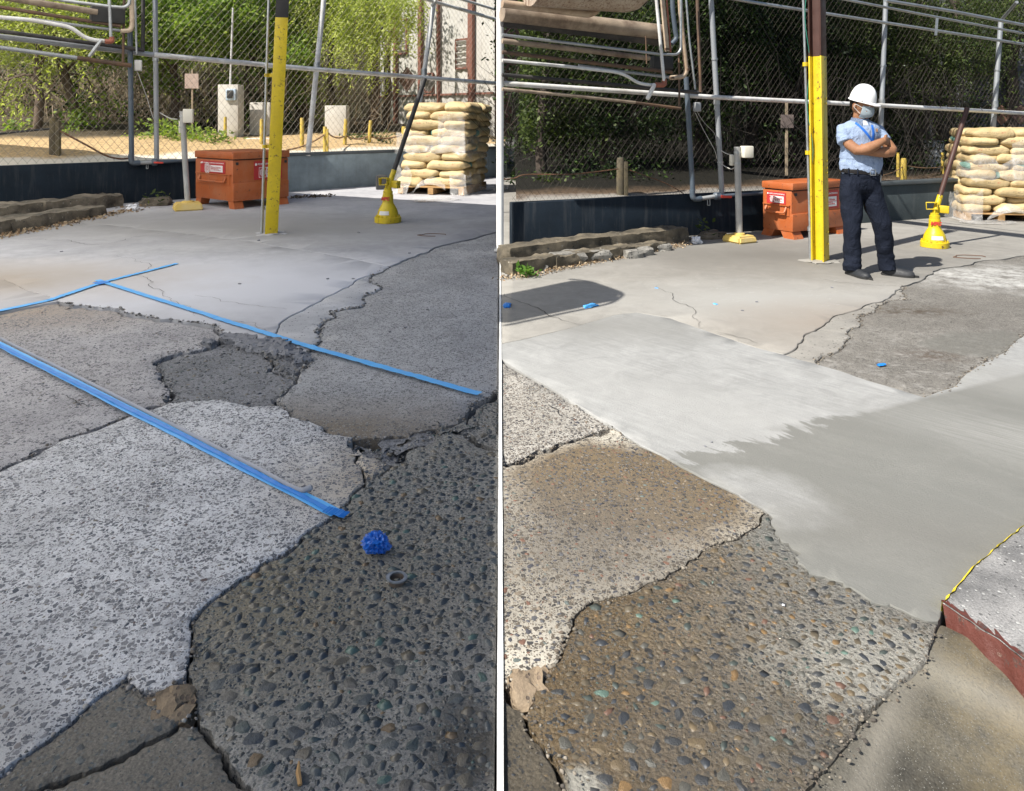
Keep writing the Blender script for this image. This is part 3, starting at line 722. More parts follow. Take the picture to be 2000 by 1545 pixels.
# crumbs of broken concrete gathered along the cracks
def crumbs(keys, n, m, rmin, rmax, parent):
    Vs = []; Fs = []; At = []; nv = len(ICO_V); q = 0
    for key in keys:
        L = GX[key]; tot = sum((b_ - a_).length for a_, b_ in zip(L[:-1], L[1:])); k = int(n * tot)
        for _ in range(k):
            i = random.randrange(len(L) - 1); p = L[i].lerp(L[i + 1], random.random()); r_ = rmin * (rmax / rmin) ** (random.random() ** 2)
            V = VAR[q % 10] * r_ * np.array([1, 1, .7]) + np.array([p.x + random.gauss(0, .014), p.y + random.gauss(0, .014), -.006 + random.uniform(-.004, .006)])
            Vs.append(V); Fs.append(ICO_F + q * nv); At.append(np.full(nv, random.random())); q += 1
    raw_mesh('crack_crumbs', np.concatenate(Vs), np.concatenate(Fs), m, np.concatenate(At), parent=parent, kind='stuff')
CRU = [(0, (.10, .10, .10)), (.3, (.22, .21, .20)), (.6, (.34, .33, .31)), (.8, (.15, .13, .11)), (.92, (.42, .40, .38))]
CRU2 = [(0, (.09, .08, .07)), (.3, (.17, .15, .12)), (.6, (.25, .22, .18)), (.8, (.12, .10, .08))]
m_cru = stone_mat('crumb_grey', CRU, .9, .2); m_cru2 = stone_mat('crumb_tan', CRU2, .9, .2)
crumbs(['kgj', 'kgr', 'kgl', 'krl', 'krj', 'kdg', 'keg', 'kde', 'kci', 'kij', 'kgi', 'kih', 'kck', 'kjk', 'kce1', 'kcg'], 150, m_cru, .002, .009, ground)
crumbs(['k2', 'k3a', 'k3b', 'k3c', 'kef', 'kce2', 'k4'], 90, m_cru, .004, .016, ground)
crumbs(['r13', 'r14', 'r12', 'r15', 'r18'], 170, m_cru2, .002, .008, ground); crumbs(['r4', 'r7'], 120, m_cru2, .003, .010, ground)

# ------------------------------------------------------------------ kerb block and ramp at the lower right corner
ramp_z = -.05
pl = [G(1838, 1200), G(1812, 1285), G(1570, 1545), G(1245, 1940), G(1245, 2585)]
pl = [Vector((p.x - .015, p.y + .004, 0)) for p in pl] + [Vector((3.4, .55, 0)), Vector((3.4, 1.62, 0)), Vector((1.62, 1.95, 0))]
GX['rampline'] = pl
bm = bmesh.new()
if True:
    inner = pl if area2(pl) > 0 else pl[::-1]
    f = inside(inner); gx, gy = np.meshgrid(np.arange(.2, 3.4, .05), np.arange(.55, 2.1, .05)); A = np.c_[gx.ravel(), gy.ravel()]
    A = A + rng.uniform(-.015, .015, A.shape); A = A[f(A[:, 0], A[:, 1])]
    co = [Vector((p.x, p.y)) for p in inner] + [Vector(a) for a in A]
    r = delaunay_2d_cdt(co, [], [list(range(len(inner)))], 1, 1e-5)
    c0 = G(1812, 1285); d0 = (G(1570, 1545) - c0).normalized()
    def rz_(x, y):
        v = Vector((x, y, 0)) - c0; dist = abs(v.x * d0.y - v.y * d0.x)
        return -.0105 - .105 * min(1.15, dist / .34) + .006 * noise.noise((x * 6, y * 6, 2)) + .003 * noise.noise((x * 20, y * 20, 2))
    vs = [bm.verts.new((p.x, p.y, rz_(p.x, p.y))) for p in r[0]]
    for fc in r[2]: bm.faces.new([vs[i] for i in fc])
finish('ramp_slab', bm, m_ramp, ground, 40)
kerb = empty('kerb_block', G(1842, 1182), 'old concrete kerb block with yellow painted edge and maroon painted end', 'kerb')
kz = .022
top = [(1842, 1178), (1852, 1166), (1900, 1108), (1950, 1066), (2000, 1026), (2400, 700)]
tops = [G(*p, kz) for p in top]
front = [(1842, 1178), (1868, 1196), (1905, 1222), (1950, 1250), (2000, 1288), (2300, 1480)]
fr = [G(*p, kz) for p in front] + [Vector((1.75, 1.0, kz)), Vector((1.98, .5, kz))]
org = kerb.location
def jl(P_, amp, seed):
    out = []
    for a, b in zip(P_[:-1], P_[1:]):
        for k in range(8):
            q = a.lerp(b, k / 8); t = (b - a).normalized()
            out.append(q + Vector((-t.y, t.x, 0)) * amp * noise.noise((q.x * 30, q.y * 30, seed)))
    return out + [P_[-1]]
tops = jl(tops, .008, 1); fr = jl(fr, .004, 2)
fr[0] = tops[0]
bm = bmesh.new()
loop = tops + [Vector((4.7, 4.75, kz)), Vector((4.9, .5, kz))] + fr[::-1][:-1]
if area2(loop) < 0: loop.reverse()
f = inside(loop); gx, gy = np.meshgrid(np.arange(1, 4.9, .05), np.arange(.5, 4.75, .05)); A = np.c_[gx.ravel(), gy.ravel()] + rng.uniform(-.015, .015, (gx.size, 2)); A = A[f(A[:, 0], A[:, 1])]
r = delaunay_2d_cdt([Vector((p.x, p.y)) for p in loop] + [Vector(a) for a in A], [], [list(range(len(loop)))], 1, 1e-5)
vs = [bm.verts.new((p.x - org.x, p.y - org.y, kz + .004 * noise.noise((p.x * 14, p.y * 14, 3)) + 0.002 * noise.noise((p.x * 40, p.y * 40, 1)))) for p in r[0]]
for fc in r[2]: bm.faces.new([vs[i] for i in fc])
s = concrete('kerb_top_concrete', (.13, .13, .13), (.40, .39, .38), speck=((.5, .5, .48), (.06, .06, .06)), speck_scale=75, speck_amt=.4, grain=.5, bump=.8, lscale=4)
finish('kerb_top', bm, s.m, kerb, 40)
s = N('maroon_paint'); c = s.ramp(s.noise(9, 5, .7), [(.3, (.085, .024, .018)), (.7, (.125, .038, .028))])
fl = s.ramp(s.noise(22, 6, .7), [(.62, 0), (.645, 1)]); c = s.mix(fl, c, (.20, .13, .12))
c = s.mix(s.ramp(s.noise(11, 7, .8), [(.56, 0), (.60, .9)]), c, (.055, .045, .04)); c = s.mix(s.ramp(s.noise(24, 7, .8, .5), [(.60, 0), (.64, .8)]), c, (.20, .15, .12)); s.set(c, .55, 0, .4); s.bump(s.noise(38, 6, .7), .8, .008); m_maroon = s.m
bm = bmesh.new()
bot = [Vector((p.x - .010, p.y - .07, -.15)) for p in fr]
rows = [[bm.verts.new(a.lerp(b, t) - org + (Vector((0, 0, .0)) if t in (0, 1) else Vector((.002 * noise.noise((a.x * 12, t * 5, 0)), -.006 * math.sin(t * 3.14) + .003 * noise.noise((a.x * 9, t * 3, 3)), 0)))) for t in (0, .25, .5, .75, 1)] for a, b in zip(fr, bot)]
for q in rows:
    q[0].co.z = kz - .001
for a, b in zip(rows[:-1], rows[1:]):
    for k in range(4): bm.faces.new((a[k], a[k + 1], b[k + 1], b[k]))
finish('maroon_face', bm, m_maroon, kerb, 50)
# flaked maroon paint lapping over the top, 2 mm proud
bm = bmesh.new()
wv = [max(.004, .026 + .03 * noise.noise((i * .33, 7, 0)) + .02 * noise.noise((i * .9, 2, 0))) * min(1, .3 + i / 8) for i in range(len(fr))]
A_ = [bm.verts.new(p - org + Vector((0, 0, .0045))) for p in fr]
B_ = [bm.verts.new(p - org + Vector((wv[i] * .25, wv[i], .0045))) for i, p in enumerate(fr)]
C_ = [bm.verts.new(v.co + Vector((0, .003, -.008))) for v in B_]
for i in range(len(fr) - 1):
    bm.faces.new((A_[i], A_[i + 1], B_[i + 1], B_[i])); bm.faces.new((B_[i], B_[i + 1], C_[i + 1], C_[i]))
finish('maroon_paint_flake', bm, m_maroon, kerb, 50)
m_ypaint = simple('yellow_kerb_paint', (.80, .62, .03), .5, var=.12, scale=30, bump=.4, bscale=50, dirt=(.5, .42, .2), dirt_amt=.3, dscale=20)
bm = bmesh.new()
wv = [.010 + .006 * noise.noise((i * .5, 3, 0)) for i in range(len(tops))]
A_ = [bm.verts.new(p - org + Vector((-.012, -.004, -.07))) for p in tops]
B_ = [bm.verts.new(p - org + Vector((-.004, -.002, .003))) for p in tops]
C_ = [bm.verts.new(p - org + Vector((wv[i], wv[i] * .4, .0055))) for i, p in enumerate(tops)]
for i in range(len(tops) - 1):
    bm.faces.new((A_[i], A_[i + 1], B_[i + 1], B_[i])); bm.faces.new((B_[i], B_[i + 1], C_[i + 1], C_[i]))
finish('yellow_edge', bm, m_ypaint, kerb, 50)

# ------------------------------------------------------------------ boundary walls
def YL(px, off=0): return (18.35 - off) / (1 - .9 * (px - 1000) / F)
def YR(px, off=0): return (7.96 - off) / (1 - .41 * (px - 1000) / F)
def PL(px, py, off=0): return P(px, py, YL(px, off))
def PR(px, py, off=0): return P(px, py, YR(px, off))
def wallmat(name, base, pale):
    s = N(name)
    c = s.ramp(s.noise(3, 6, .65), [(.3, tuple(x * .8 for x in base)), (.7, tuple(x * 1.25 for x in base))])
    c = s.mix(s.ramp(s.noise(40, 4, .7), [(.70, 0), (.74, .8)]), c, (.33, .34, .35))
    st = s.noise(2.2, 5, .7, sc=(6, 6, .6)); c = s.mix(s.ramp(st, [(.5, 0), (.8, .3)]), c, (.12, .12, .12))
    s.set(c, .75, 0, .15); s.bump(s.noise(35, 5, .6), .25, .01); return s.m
m_navy = wallmat('navy_wall_shaded', (.012, .019, .028), 0)  # navy paint, darkened further for the stretches of wall in shade
m_wall_lit = wallmat('wall_paint_lit', (.20, .245, .27), 0)  # same wall where sunlit: the light is put into a paler colour
m_wall_lit2 = wallmat('wall_paint_lit_dark', (.055, .068, .072), 0)  # lit stretch in the sunny bay, its light put into the tone
m_galv = simple('galvanised_steel', (.42, .44, .45), .45, .75, var=.12, scale=14, dirt=(.22, .19, .16), dirt_amt=.4)
m_galvw = simple('whitewashed_galvanised_pipe', (.68, .68, .66), .5, .0, var=.12, scale=9, dirt=(.30, .24, .18), dirt_amt=.5)
def wall(name, p0, p1, h, m, label, thick=.14, cap=None):
    p0, p1 = Vector(p0), Vector(p1); d = p1 - p0; L = d.length; a = math.atan2(d.y, d.x)
    o = empty(name, p0, label, 'wall', rz=a)
    bm = bmesh.new(); box(bm, (L / 2, thick / 2, h / 2 - .03), (L, thick, h + .06), bev=.012)
    finish('wall_face', bm, m, o, 40)
    if cap is not None:
        bm = bmesh.new(); box(bm, (L / 2, thick / 2 - .008, h + .028), (L, thick + .05, .055), bev=.01); finish('wall_coping', bm, cap, o, 40)
    return o
def lp(X, c, k): return (X, c + k * X, 0)
wall('boundary_wall', lp(-14, 18.35, .9), lp(-4.62, 18.35, .9), .72, m_navy, 'low navy painted wall, darkened for shade, behind grey sensor post and orange chest, shaded bay')
wall('boundary_wall', lp(-4.615, 18.35, .9), lp(-.12, 18.35, .9), .72, m_wall_lit, 'low wall coloured pale for its sunlit stretch behind the wrapped bags', cap=simple('slate_coping', (.10, .115, .125), .6))
wall('boundary_wall', lp(.02, 7.96, .41), lp(4.2, 7.96, .41), .51, m_navy, 'low navy wall darkened for shade behind broken kerb, sunny bay')
wall('boundary_wall', lp(4.205, 7.96, .41), lp(10.5, 7.96, .41), .51, m_wall_lit2, 'low wall coloured paler for its lit stretch, with shadow band, behind the standing man', cap=simple('slate_coping_dark', (.06, .07, .075), .6))

# ------------------------------------------------------------------ chain link fences
m_wire = simple('weathered_fence_wire', (.085, .072, .06), .6, .4, var=.3, scale=3, bump=0)
m_wirel = simple('sun_bleached_fence_wire', (.30, .27, .22), .6, .3, var=.3, scale=3, bump=0)
m_post = simple('grey_painted_fence_post', (.33, .35, .37), .5, .3, var=.1, scale=6, dirt=(.2, .17, .14), dirt_amt=.3)
def chainlink(o, c, k, x0, x1, z0, z1, pitch, rad, m, off=.07):
    """woven wire between x0 and x1 along y = c + k x"""
    t = Vector((1, k, 0)).normalized(); nrm = Vector((t.y, -t.x, 0)); L = (x1 - x0) * math.sqrt(1 + k * k); H = z1 - z0
    p0 = Vector((x0, c + k * x0, z0)) - nrm * off
    V = []; Fc = []
    nd = int((L + H) / pitch)
    for s in (0, 1):
        for i in range(nd + 1):
            u0 = i * pitch - H
            a = (u0, 0.0); b = (u0 + H * .8, H)
            # clip
            ta, tb = 0.0, 1.0
            du = b[0] - a[0]
            if a[0] < 0: ta = -a[0] / du
            if b[0] > L: tb = (L - a[0]) / du
            if ta >= tb - 1e-3: continue
            q = []
            for tt in (ta, tb):
                u = a[0] + du * tt; z = H * tt
                if s: u = L - u
                q.append(p0 + t * u + Vector((0, 0, z)) + nrm * (rad * (1 if s else -1)))
            d = (q[1] - q[0]).normalized(); e1 = nrm; e2 = d.cross(e1)
            base = len(V)
            for pt in q:
                for kk in range(3):
                    an = kk * 2.0944; V.append(pt + (e1 * math.cos(an) + e2 * math.sin(an)) * rad)
            for kk in range(3): Fc.append((base + kk, base + (kk + 1) % 3, base + 3 + (kk + 1) % 3, base + 3 + kk))
    return raw_mesh('wire_mesh', np.array([v[:] for v in V]), np.array(Fc), m, smooth=True, parent=o, kind='stuff')
def pipe(name, pts, r, m, parent=None, seg=10, rb=.06, **kw):
    bm = bmesh.new(); tube(bm, bend(pts, rb) if len(pts) > 2 else pts, r, seg)
    return finish(name, bm, m, parent, 50, **kw)
fl = empty('chain_link_fence', (0, 0, 0), 'chain link fence with pale pipe rails over low wall in the shaded bay', 'fence')
chainlink(fl, 18.35, .9, -13.5, -.15, .73, 4.7, .125, .0028, m_wirel)
m_pl = m_galvw
for a, b, r_ in (((306, 318), (303, 0), .042), ((601, 300), (632, 0), .055), ((806, 290), (848, 0), .055)):
    A_, B_ = PL(*a, -.03), PL(*b, -.03); B_ = A_ + (B_ - A_) * 1.35; A_.z = .70
    pipe('fence_post', [A_, B_], r_, m_pl if a[0] > 400 else m_post, fl)
    # collars where the rail meets the post
    c_ = A_.lerp(B_, (2.55 - A_.z) / (B_.z - A_.z)); bm = bmesh.new(); tube(bm, [c_ - Vector((0, 0, .07)), c_ + Vector((0, 0, .07))], r_ * 1.25, 12); finish('post_collar', bm, m_galv, fl)
pipe('fence_rail', [PL(-150, 54, .03), PL(300, 107, .03)], .045, m_post, fl)
pipe('fence_rail', [PL(300, 107, .03), PL(600, 134, .03), PL(972, 163, .03)], .048, m_galvw, fl)
pipe('fence_rail', [PL(700, -40, .05), PL(972, 39, .05)], .045, m_galvw, fl)
pipe('fence_rail', [PL(800, -32, .35), PL(972, 20, .35)], .035, m_galvw, fl)
pipe('barb_arm', [PL(843, 12, .0), PL(872, -30, .45)], .03, m_galvw, fl)
for x in (440, 520, 690, 755, 905):
    p_ = PL(x, 107 + (x - 280) * .083, .03); pipe('wire_tie', [p_ + Vector((-.01, -.05, -.06)), p_ + Vector((.01, -.07, .0)), p_ + Vector((.03, -.04, .09))], .006, m_galvw, fl, 5)
fr_ = empty('chain_link_fence', (0, 0, 0), 'chain link fence with grey posts and rails behind the standing man', 'fence')
chainlink(fr_, 7.96, .41, .03, 10.4, .52, 3.35, .088, .0016, m_wire)
for a, b, r_ in (((1410, 375), (1389, 0), .034), ((1716, 358), (1730, 0), .033), ((1932, 345), (1955, 40), .036)):
    A_, B_ = PR(*a, -.03), PR(*b, -.03)
    if b[1] == 0: B_ = A_ + (B_ - A_) * 1.3
    A_.z = .50
    pipe('fence_post', [A_, B_], r_, m_post, fr_)
    c_ = A_.lerp(B_, (1.68 - A_.z) / (B_.z - A_.z)); bm = bmesh.new(); tube(bm, [c_ - Vector((0, 0, .05)), c_ + Vector((0, 0, .05))], r_ * 1.25, 12); finish('post_collar', bm, m_galv, fr_)
    for zz in (.9, 2.2):
        c_ = A_.lerp(B_, (zz - A_.z) / (B_.z - A_.z)); bm = bmesh.new(); tube(bm, [c_ - Vector((0, 0, .012)), c_ + Vector((0, 0, .012))], r_ * 1.2, 12); finish('wire_tie', bm, m_galv, fr_)
pipe('fence_rail', [PR(984, 163, .03), PR(1395, 190, .03), PR(1725, 206, .03), PR(2120, 228, .03)], .029, m_galvw, fr_)
pipe('fence_rail', [PR(1300, -25, .03), PR(1480, 6, .03), PR(2120, 105, .03)], .023, m_galv, fr_)
pipe('fence_rail', [PR(1640, -3, .22), PR(1800, 28, .22), PR(2120, 88, .22)], .019, m_galv, fr_)
pipe('fence_rail', [PR(1730, 1, .40), PR(1860, 22, .40), PR(2120, 72, .40)], .024, m_galv, fr_)
pipe('barb_arm', [PR(1955, 40, -.03), PR(1986, 4, .42)], .024, m_galv, fr_)
bm = bmesh.new(); q = PR(1829, 52, .26); box(bm, q, (.035, .01, .25), Matrix.Rotation(.08, 4, 'Y')); finish('hanging_bracket', bm, m_galv, fr_)
for x in (1865, 1915, 1848): 
    p_ = PR(x, 206 + (x - 1725) * .055, .03); pipe('wire_tie', [p_ + Vector((-.02, -.03, .05)), p_ + Vector((.0, -.05, .0))], .004, m_galv, fr_, 5)
# brown cable hanging along the fences
m_cable = simple('black_cable', (.02, .018, .018), .5, bump=0)
m_rust_wire = simple('rusty_wire', (.16, .08, .045), .7, .3, bump=0)
m_wwire = simple('white_cable', (.5, .48, .44), .5, bump=0)
def cable(pts, r, m, label, cat='cable', n=8):
    P_ = [Vector(p) for p in pts]; out = []
    for i in range(len(P_) - 1):
        p0, p1, p2, p3 = P_[max(i - 1, 0)], P_[i], P_[i + 1], P_[min(i + 2, len(P_) - 1)]
        for k in range(n):
            t = k / n
            out.append(.5 * ((2 * p1) + (p2 - p0) * t + (2 * p0 - 5 * p1 + 4 * p2 - p3) * t * t + (-p0 + 3 * p1 - 3 * p2 + p3) * t ** 3))
    bm = bmesh.new(); tube(bm, out + [P_[-1]], r, 6); return finish('cable', bm, m, None, 60, label=label, cat=cat)
cable([PL(-60, 268, -.5), PL(40, 257, -.5), PL(97, 252, -.5)], .018, m_cable, 'black cable reaching the dark timber post from the left edge, shaded bay')
cable([PL(118, 256, -.5), PL(170, 284, -.3), PL(205, 303, -.2), PL(232, 310, -.15), PL(255, 309, -.14)], .016, m_rust_wire, 'dark red cable drooping from timber post to the drain pipe, shaded bay')
cable([PR(980, 351, -.25), PR(1005, 348, -.25), PR(1030, 341, -.25), PR(1120, 340, -.25), PR(1208, 330, -.25)], .007, m_rust_wire, 'rusty wire strung to the yellowed timber post, sunny bay')
cable([PR(1230, 332, -.25), PR(1300, 358, -.2), PR(1335, 378, -.15)], .006, m_rust_wire, 'rusty wire sagging from timber post down to wall, sunny bay')
cable([PR(1358, 220, .05), PR(1372, 250, .05), PR(1395, 292, .05), PR(1400, 310, .04)], .004, m_wwire, 'thin pale wire sloping from small box to fence post, sunny bay')
cable([PR(1360, 216, .05), PR(1376, 240, .05), PR(1396, 262, .05), PR(1399, 285, .04)], .003, m_wwire, 'upper thin wire from small box to fence post, sunny bay')
cable([PL(268, 140, .05), PL(285, 185, .05), PL(300, 232, .05), PL(309, 240, .05)], .007, m_wwire, 'thin wire sloping from small grey box to fence post, shaded bay')

# ------------------------------------------------------------------ pipe racks
m_beige = simple('beige_pipe_paint', (.50, .40, .29), .55, .1, var=.15, scale=4, dirt=(.20, .09, .04), dirt_amt=.7, dscale=3)
m_grimy = simple('grimy_beige_pipe', (.34, .27, .20), .65, .1, var=.25, scale=5, dirt=(.10, .06, .04), dirt_amt=.8, dscale=4)
m_brownp = simple('rusty_brown_pipe', (.13, .085, .06), .7, .2, var=.3, scale=5, dirt=(.24, .13, .06), dirt_amt=.6)
m_blackp = simple('black_lagged_pipe', (.035, .033, .033), .7, 0, var=.4, scale=8, dirt=(.14, .12, .10), dirt_amt=.5)
m_bluegrey = simple('blue_grey_drain_pipe', (.075, .10, .13), .45, 0, var=.15, scale=5, dirt=(.16, .16, .16), dirt_amt=.4)
m_redp = simple('red_valve_paint', (.55, .05, .03), .45)
m_redo = simple('faded_red_fitting', (.30, .10, .06), .6)
m_dark = simple('dark_box_paint', (.035, .035, .035), .7, var=.3)
m_white = simple('white_plastic', (.72, .70, .66), .45, var=.06, dirt=(.4, .36, .3), dirt_amt=.3)
m_grey = simple('grey_plastic', (.32, .33, .33), .55, var=.08)
def rack(name, label, PF, sc, right):
    o = empty(name, PF(1150 if right else 120, 120, .2), label, 'pipe rack')
    L0 = o.location.copy()
    def pp(nm, pts, dia, m, off=.2, rb=.06, seg=10):
        pts = [PF(x, y, off) - L0 for x, y in pts]
        Y = pts[0].y + L0.y
        return pipe(nm, pts, dia / 2 * Y / F, m, o, seg, rb)
    return o, pp, L0
o, pp, L0 = rack('pipe_rack', 'stack of weathered pipes crossing above the fence, sunny bay', PR, 1, True)
X0 = 981
pp('insulated_pipe', [(X0, 26), (1080, 38), (1296, 63)], 33, m_grimy, .42, seg=16)
pp('steam_pipe', [(X0, 7), (1080, 19), (1150, 28), (1167, 20), (1168, -40)], 16, m_beige, .75, rb=.07, seg=14)
pp('lagged_pipe', [(X0, 42), (1140, 60), (1302, 82)], 22, m_blackp, .35, seg=14)
pp('conduit', [(X0, 68), (1200, 95), (1290, 106), (1322, 107), (1330, 97), (1330, -30)], 6, m_galv, .6, rb=.05)
pp('brown_pipe', [(X0, 80), (1130, 97), (1268, 114)], 11, m_grimy, .4)
pp('brown_pipe', [(X0, 102), (1150, 122), (1312, 141)], 8, m_brownp, .35)
pp('conduit', [(X0, 118), (1110, 130), (1205, 141), (1222, 147), (1246, 162), (1266, 166), (1290, 166)], 7, m_galvw, .55, rb=.08)
pp('grey_pipe', [(1130, 128), (1200, 138), (1310, 151)], 6, m_post, .3)
pp('brown_pipe', [(X0, 146), (1160, 162), (1364, 181)], 8, m_blackp, .2)
pp('lower_pipe', [(X0, 174), (1150, 190), (1240, 200)], 7, m_grimy, .3)
pp('lower_pipe', [(1240, 200), (1330, 212)], 6, m_brownp, .3)
pp('riser_pipe', [(1280, -30), (1282, 0), (1297, 158)], 6.5, m_galvw, .62)
pp('riser_pipe', [(1291, -30), (1303, 100)], 9.5, m_beige, .55)
pp('riser_pipe', [(1300, -30), (1310, 102)], 3.5, m_redo, .5)
pp('riser_pipe', [(1312, -30), (1314, 20), (1319, 62), (1322, 75), (1312, 86)], 9, m_bluegrey, .3, rb=.04)
pp('elbow_pipe', [(1326, -30), (1332, 60), (1341, 140), (1334, 150), (1310, 152)], 9.5, m_beige, .5, rb=.04)
pp('riser_pipe', [(1338, -30), (1346, 75), (1358, 175)], 4, m_galv, .3)
pp('riser_pipe', [(1361, -30), (1368, 180)], 7, m_brownp, .2)
pp('riser_pipe', [(1326, 100), (1327, 212)], 4, m_brownp, .25)
pp('hanger_rod', [(1261, 70), (1263, 125)], 2.5, m_brownp, .5, seg=6)
pp('elbow_fitting', [(1281, 166), (1298, 166), (1297, 155)], 10, m_redo, .61, rb=.03)
for x, y, dd, off in ((1167, 14, 19, .75), (1303, 96, 12, .55), (1342, 136, 12, .5), (1312, 152, 11, .5)):
    p_ = PR(x, y, off) - L0; r_ = dd / 2 * YR(x, off) / F; bm = bmesh.new(); tube(bm, [p_ - Vector((0, 0, .012)), p_ + Vector((0, 0, .012))], r_, 14); finish('pipe_flange', bm, m_brownp, o)
bm = bmesh.new(); p_ = PR(1292, 123, .3) - L0; box(bm, p_, (.27, .10, .15), .39, .01); finish('junction_box', bm, m_dark, o, 40)
bm = bmesh.new(); a_, b_ = PR(1264, 194, .6) - L0, PR(1279, 164, .6) - L0; tube(bm, [a_, a_.lerp(b_, .06), a_.lerp(b_, .94), b_], [.018, .024, .024, .018], 10); finish('tube_lamp', bm, m_white, o)
# tank bottom with rust at the very top
bm = bmesh.new(); c_ = PR(1205, -26, 1.0) - L0
for i, (u, rr_) in enumerate(((0, 0),)): pass
tube(bm, [c_ + Vector((-.9, -.37, 0)), c_ + Vector((-.5, -.2, 0)), c_ + Vector((.1, .04, 0)), c_ + Vector((.22, .09, 0)), c_ + Vector((.30, .12, 0)), c_ + Vector((.34, .14, 0))], [.26, .26, .26, .225, .15, .04], 24)
s = N('rusty_cream_tank'); cc = s.ramp(s.noise(4, 6, .7), [(.4, (.46, .38, .29)), (.62, (.36, .27, .19))]); cc = s.mix(s.ramp(s.noise(5, 6, .75, sc=(7, 7, .8)), [(.5, 0), (.62, .9)]), cc, (.13, .055, .03)); s.set(cc, .6); 
finish('tank', bm, s.m, o, 50)
# slim white post added to stand on the divide between the bays
post = empty('divider_post', (-.131, 7.86, 0), 'slim white post added on the divide between both bays, by the pipe rack', 'post')
bm = bmesh.new(); tube(bm, [(0, 0, 0), (0, 0, 4.2)], .040, 16); finish('post_tube', bm, simple('white_post_paint', (.80, .80, .78), .45, var=.05, dirt=(.6, .58, .54), dirt_amt=.2), post)
bm = bmesh.new(); box(bm, (0, 0, .006), (.13, .13, .012), bev=.003); finish('base_plate', bm, m_galvw, post)
# blue grey drain pipe with valve (right)
def drain(PF, x0, y0, x1, y1, xe, ye, dia, label):
    a_ = PF(x1, y1, .09); o = empty('drain_pipe', a_, label, 'pipe')
    r_ = dia / 2 * a_.y / F
    pipe('downpipe', [PF(x0, y0, .09) - a_, PF(x1, y1 - 14, .09) - a_], r_, m_bluegrey, o, 14)
    pipe('elbow', [PF(x1 - 1, y1 - 16, .09) - a_, PF(x1, y1 + 2, .09) - a_, PF(x1 + 16, y1 + 1, .09) - a_], r_ * 1.12, m_bluegrey, o, 14, rb=.06)
    pipe('horizontal_pipe', [PF(x1 + 12, y1 + 1.5, .09) - a_, PF(xe, ye, .09) - a_], r_ * .82, m_grey, o, 12)
    v_ = PF(xe, ye, .09) - a_
    bm = bmesh.new(); lathe(bm, [(r_ * 1.0, -.05), (r_ * 1.5, -.035), (r_ * 1.5, .035), (r_ * 1.0, .05)], 14)
    vb = finish('valve_body', bm, m_bluegrey, o, 40, loc=v_, rot=(0, R(90), .4))
    bm = bmesh.new(); box(bm, (.05, -.05, 0), (.15, .022, .03), bev=.006); box(bm, (.02, -.02, 0), (.03, .05, .03)); finish('valve_handle', bm, m_redp, o, 40, loc=v_ + Vector((r_, -r_ * 1.2, 0)), rot=(0, .05, .4))
    bm = bmesh.new()
    for dx in (-.13, -.10): tube(bm, bend([v_ + Vector((dx, -.02, 0)), v_ + Vector((dx, -.03, -.11))], .02), .006, 6)
    tube(bm, [v_ + Vector((-.13, -.03, -.11)), v_ + Vector((-.10, -.03, -.11))], .006, 6); finish('pipe_hanger', bm, m_galv, o)
    pipe('horizontal_pipe', [v_, PF(xe + 110, ye - 7, .09) - a_], r_ * .7, m_bluegrey, o, 12)
drain(PR, 1340, 150, 1353, 387, 1401, 383, 10, 'blue grey drain pipe with red handled valve on navy wall, sunny bay')
drain(PL, 254, 60, 257, 317, 302, 317, 9.5, 'blue grey drain pipe with red handled valve on navy wall, shaded bay')
def wallbox(p, s, m, label):
    bm = bmesh.new(); box(bm, (0, 0, 0), s, bev=.012); o = finish('junction_box', bm, m, None, 40, loc=p, rot=(0, 0, .4), label=label, cat='junction box')
    bm = bmesh.new(); box(bm, (0, -s[1] / 2 - .006, 0), (s[0] * .88, .012, s[2] * .88), bev=.004); finish('box_lid', bm, m, o, 40)
wallbox(PR(1361, 209, .08), (.085, .05, .115), m_grey, 'small grey junction box on the fence beside drain pipe, sunny bay')
wallbox(PL(270, 128, .08), (.12, .07, .19), m_white, 'small pale junction box on the fence beside drain pipe, shaded bay')
# left rack
o, pp, L0 = rack('pipe_rack', 'stack of weathered pipes crossing above the fence, shaded bay', PL, 1.4, False)
X0 = -130
pp('conduit', [(X0, 22), (0, 34), (60, 39), (128, 51), (142, 56), (165, 73), (186, 79), (205, 80)], 9, m_galvw, .55, rb=.12)
pp('conduit', [(60, -14), (115, 0), (215, 13), (243, 15), (253, 8), (253, -30)], 7, m_galv, .6, rb=.08)
pp('brown_pipe', [(X0, -30), (40, 0), (190, 24)], 14, m_grimy, .4, seg=12)
pp('brown_pipe', [(X0, -5), (0, 14), (235, 51)], 8, m_brownp, .35)
pp('grey_pipe', [(60, 37), (140, 48), (238, 60)], 6, m_post, .3)
pp('lagged_pipe', [(X0, 42), (0, 61), (282, 98)], 9, m_blackp, .2)
pp('lower_pipe', [(X0, 73), (0, 93), (150, 113)], 9, m_post, .3)
pp('lower_pipe', [(150, 113), (256, 128)], 9, m_brownp, .3)
pp('riser_pipe', [(212, -30), (217, 78)], 6, m_galv, .62)
pp('elbow_pipe', [(257, -30), (258, 52), (253, 60), (236, 61)], 9, m_beige, .5, rb=.06)
pp('riser_pipe', [(280, -30), (279, 100)], 7, m_blackp, .2)
pp('riser_pipe', [(243, -30), (240, 130)], 5, m_brownp, .25)
pp('riser_pipe', [(263, -30), (267, 105)], 4, m_galv, .3)
pp('elbow_fitting', [(205, 81), (219, 81), (218, 72)], 10, m_redo, .61, rb=.05)
bm = bmesh.new(); p_ = PL(210, 30, .3) - L0; box(bm, p_, (.50, .18, .26), .73, .015); finish('junction_box', bm, m_dark, o, 40)
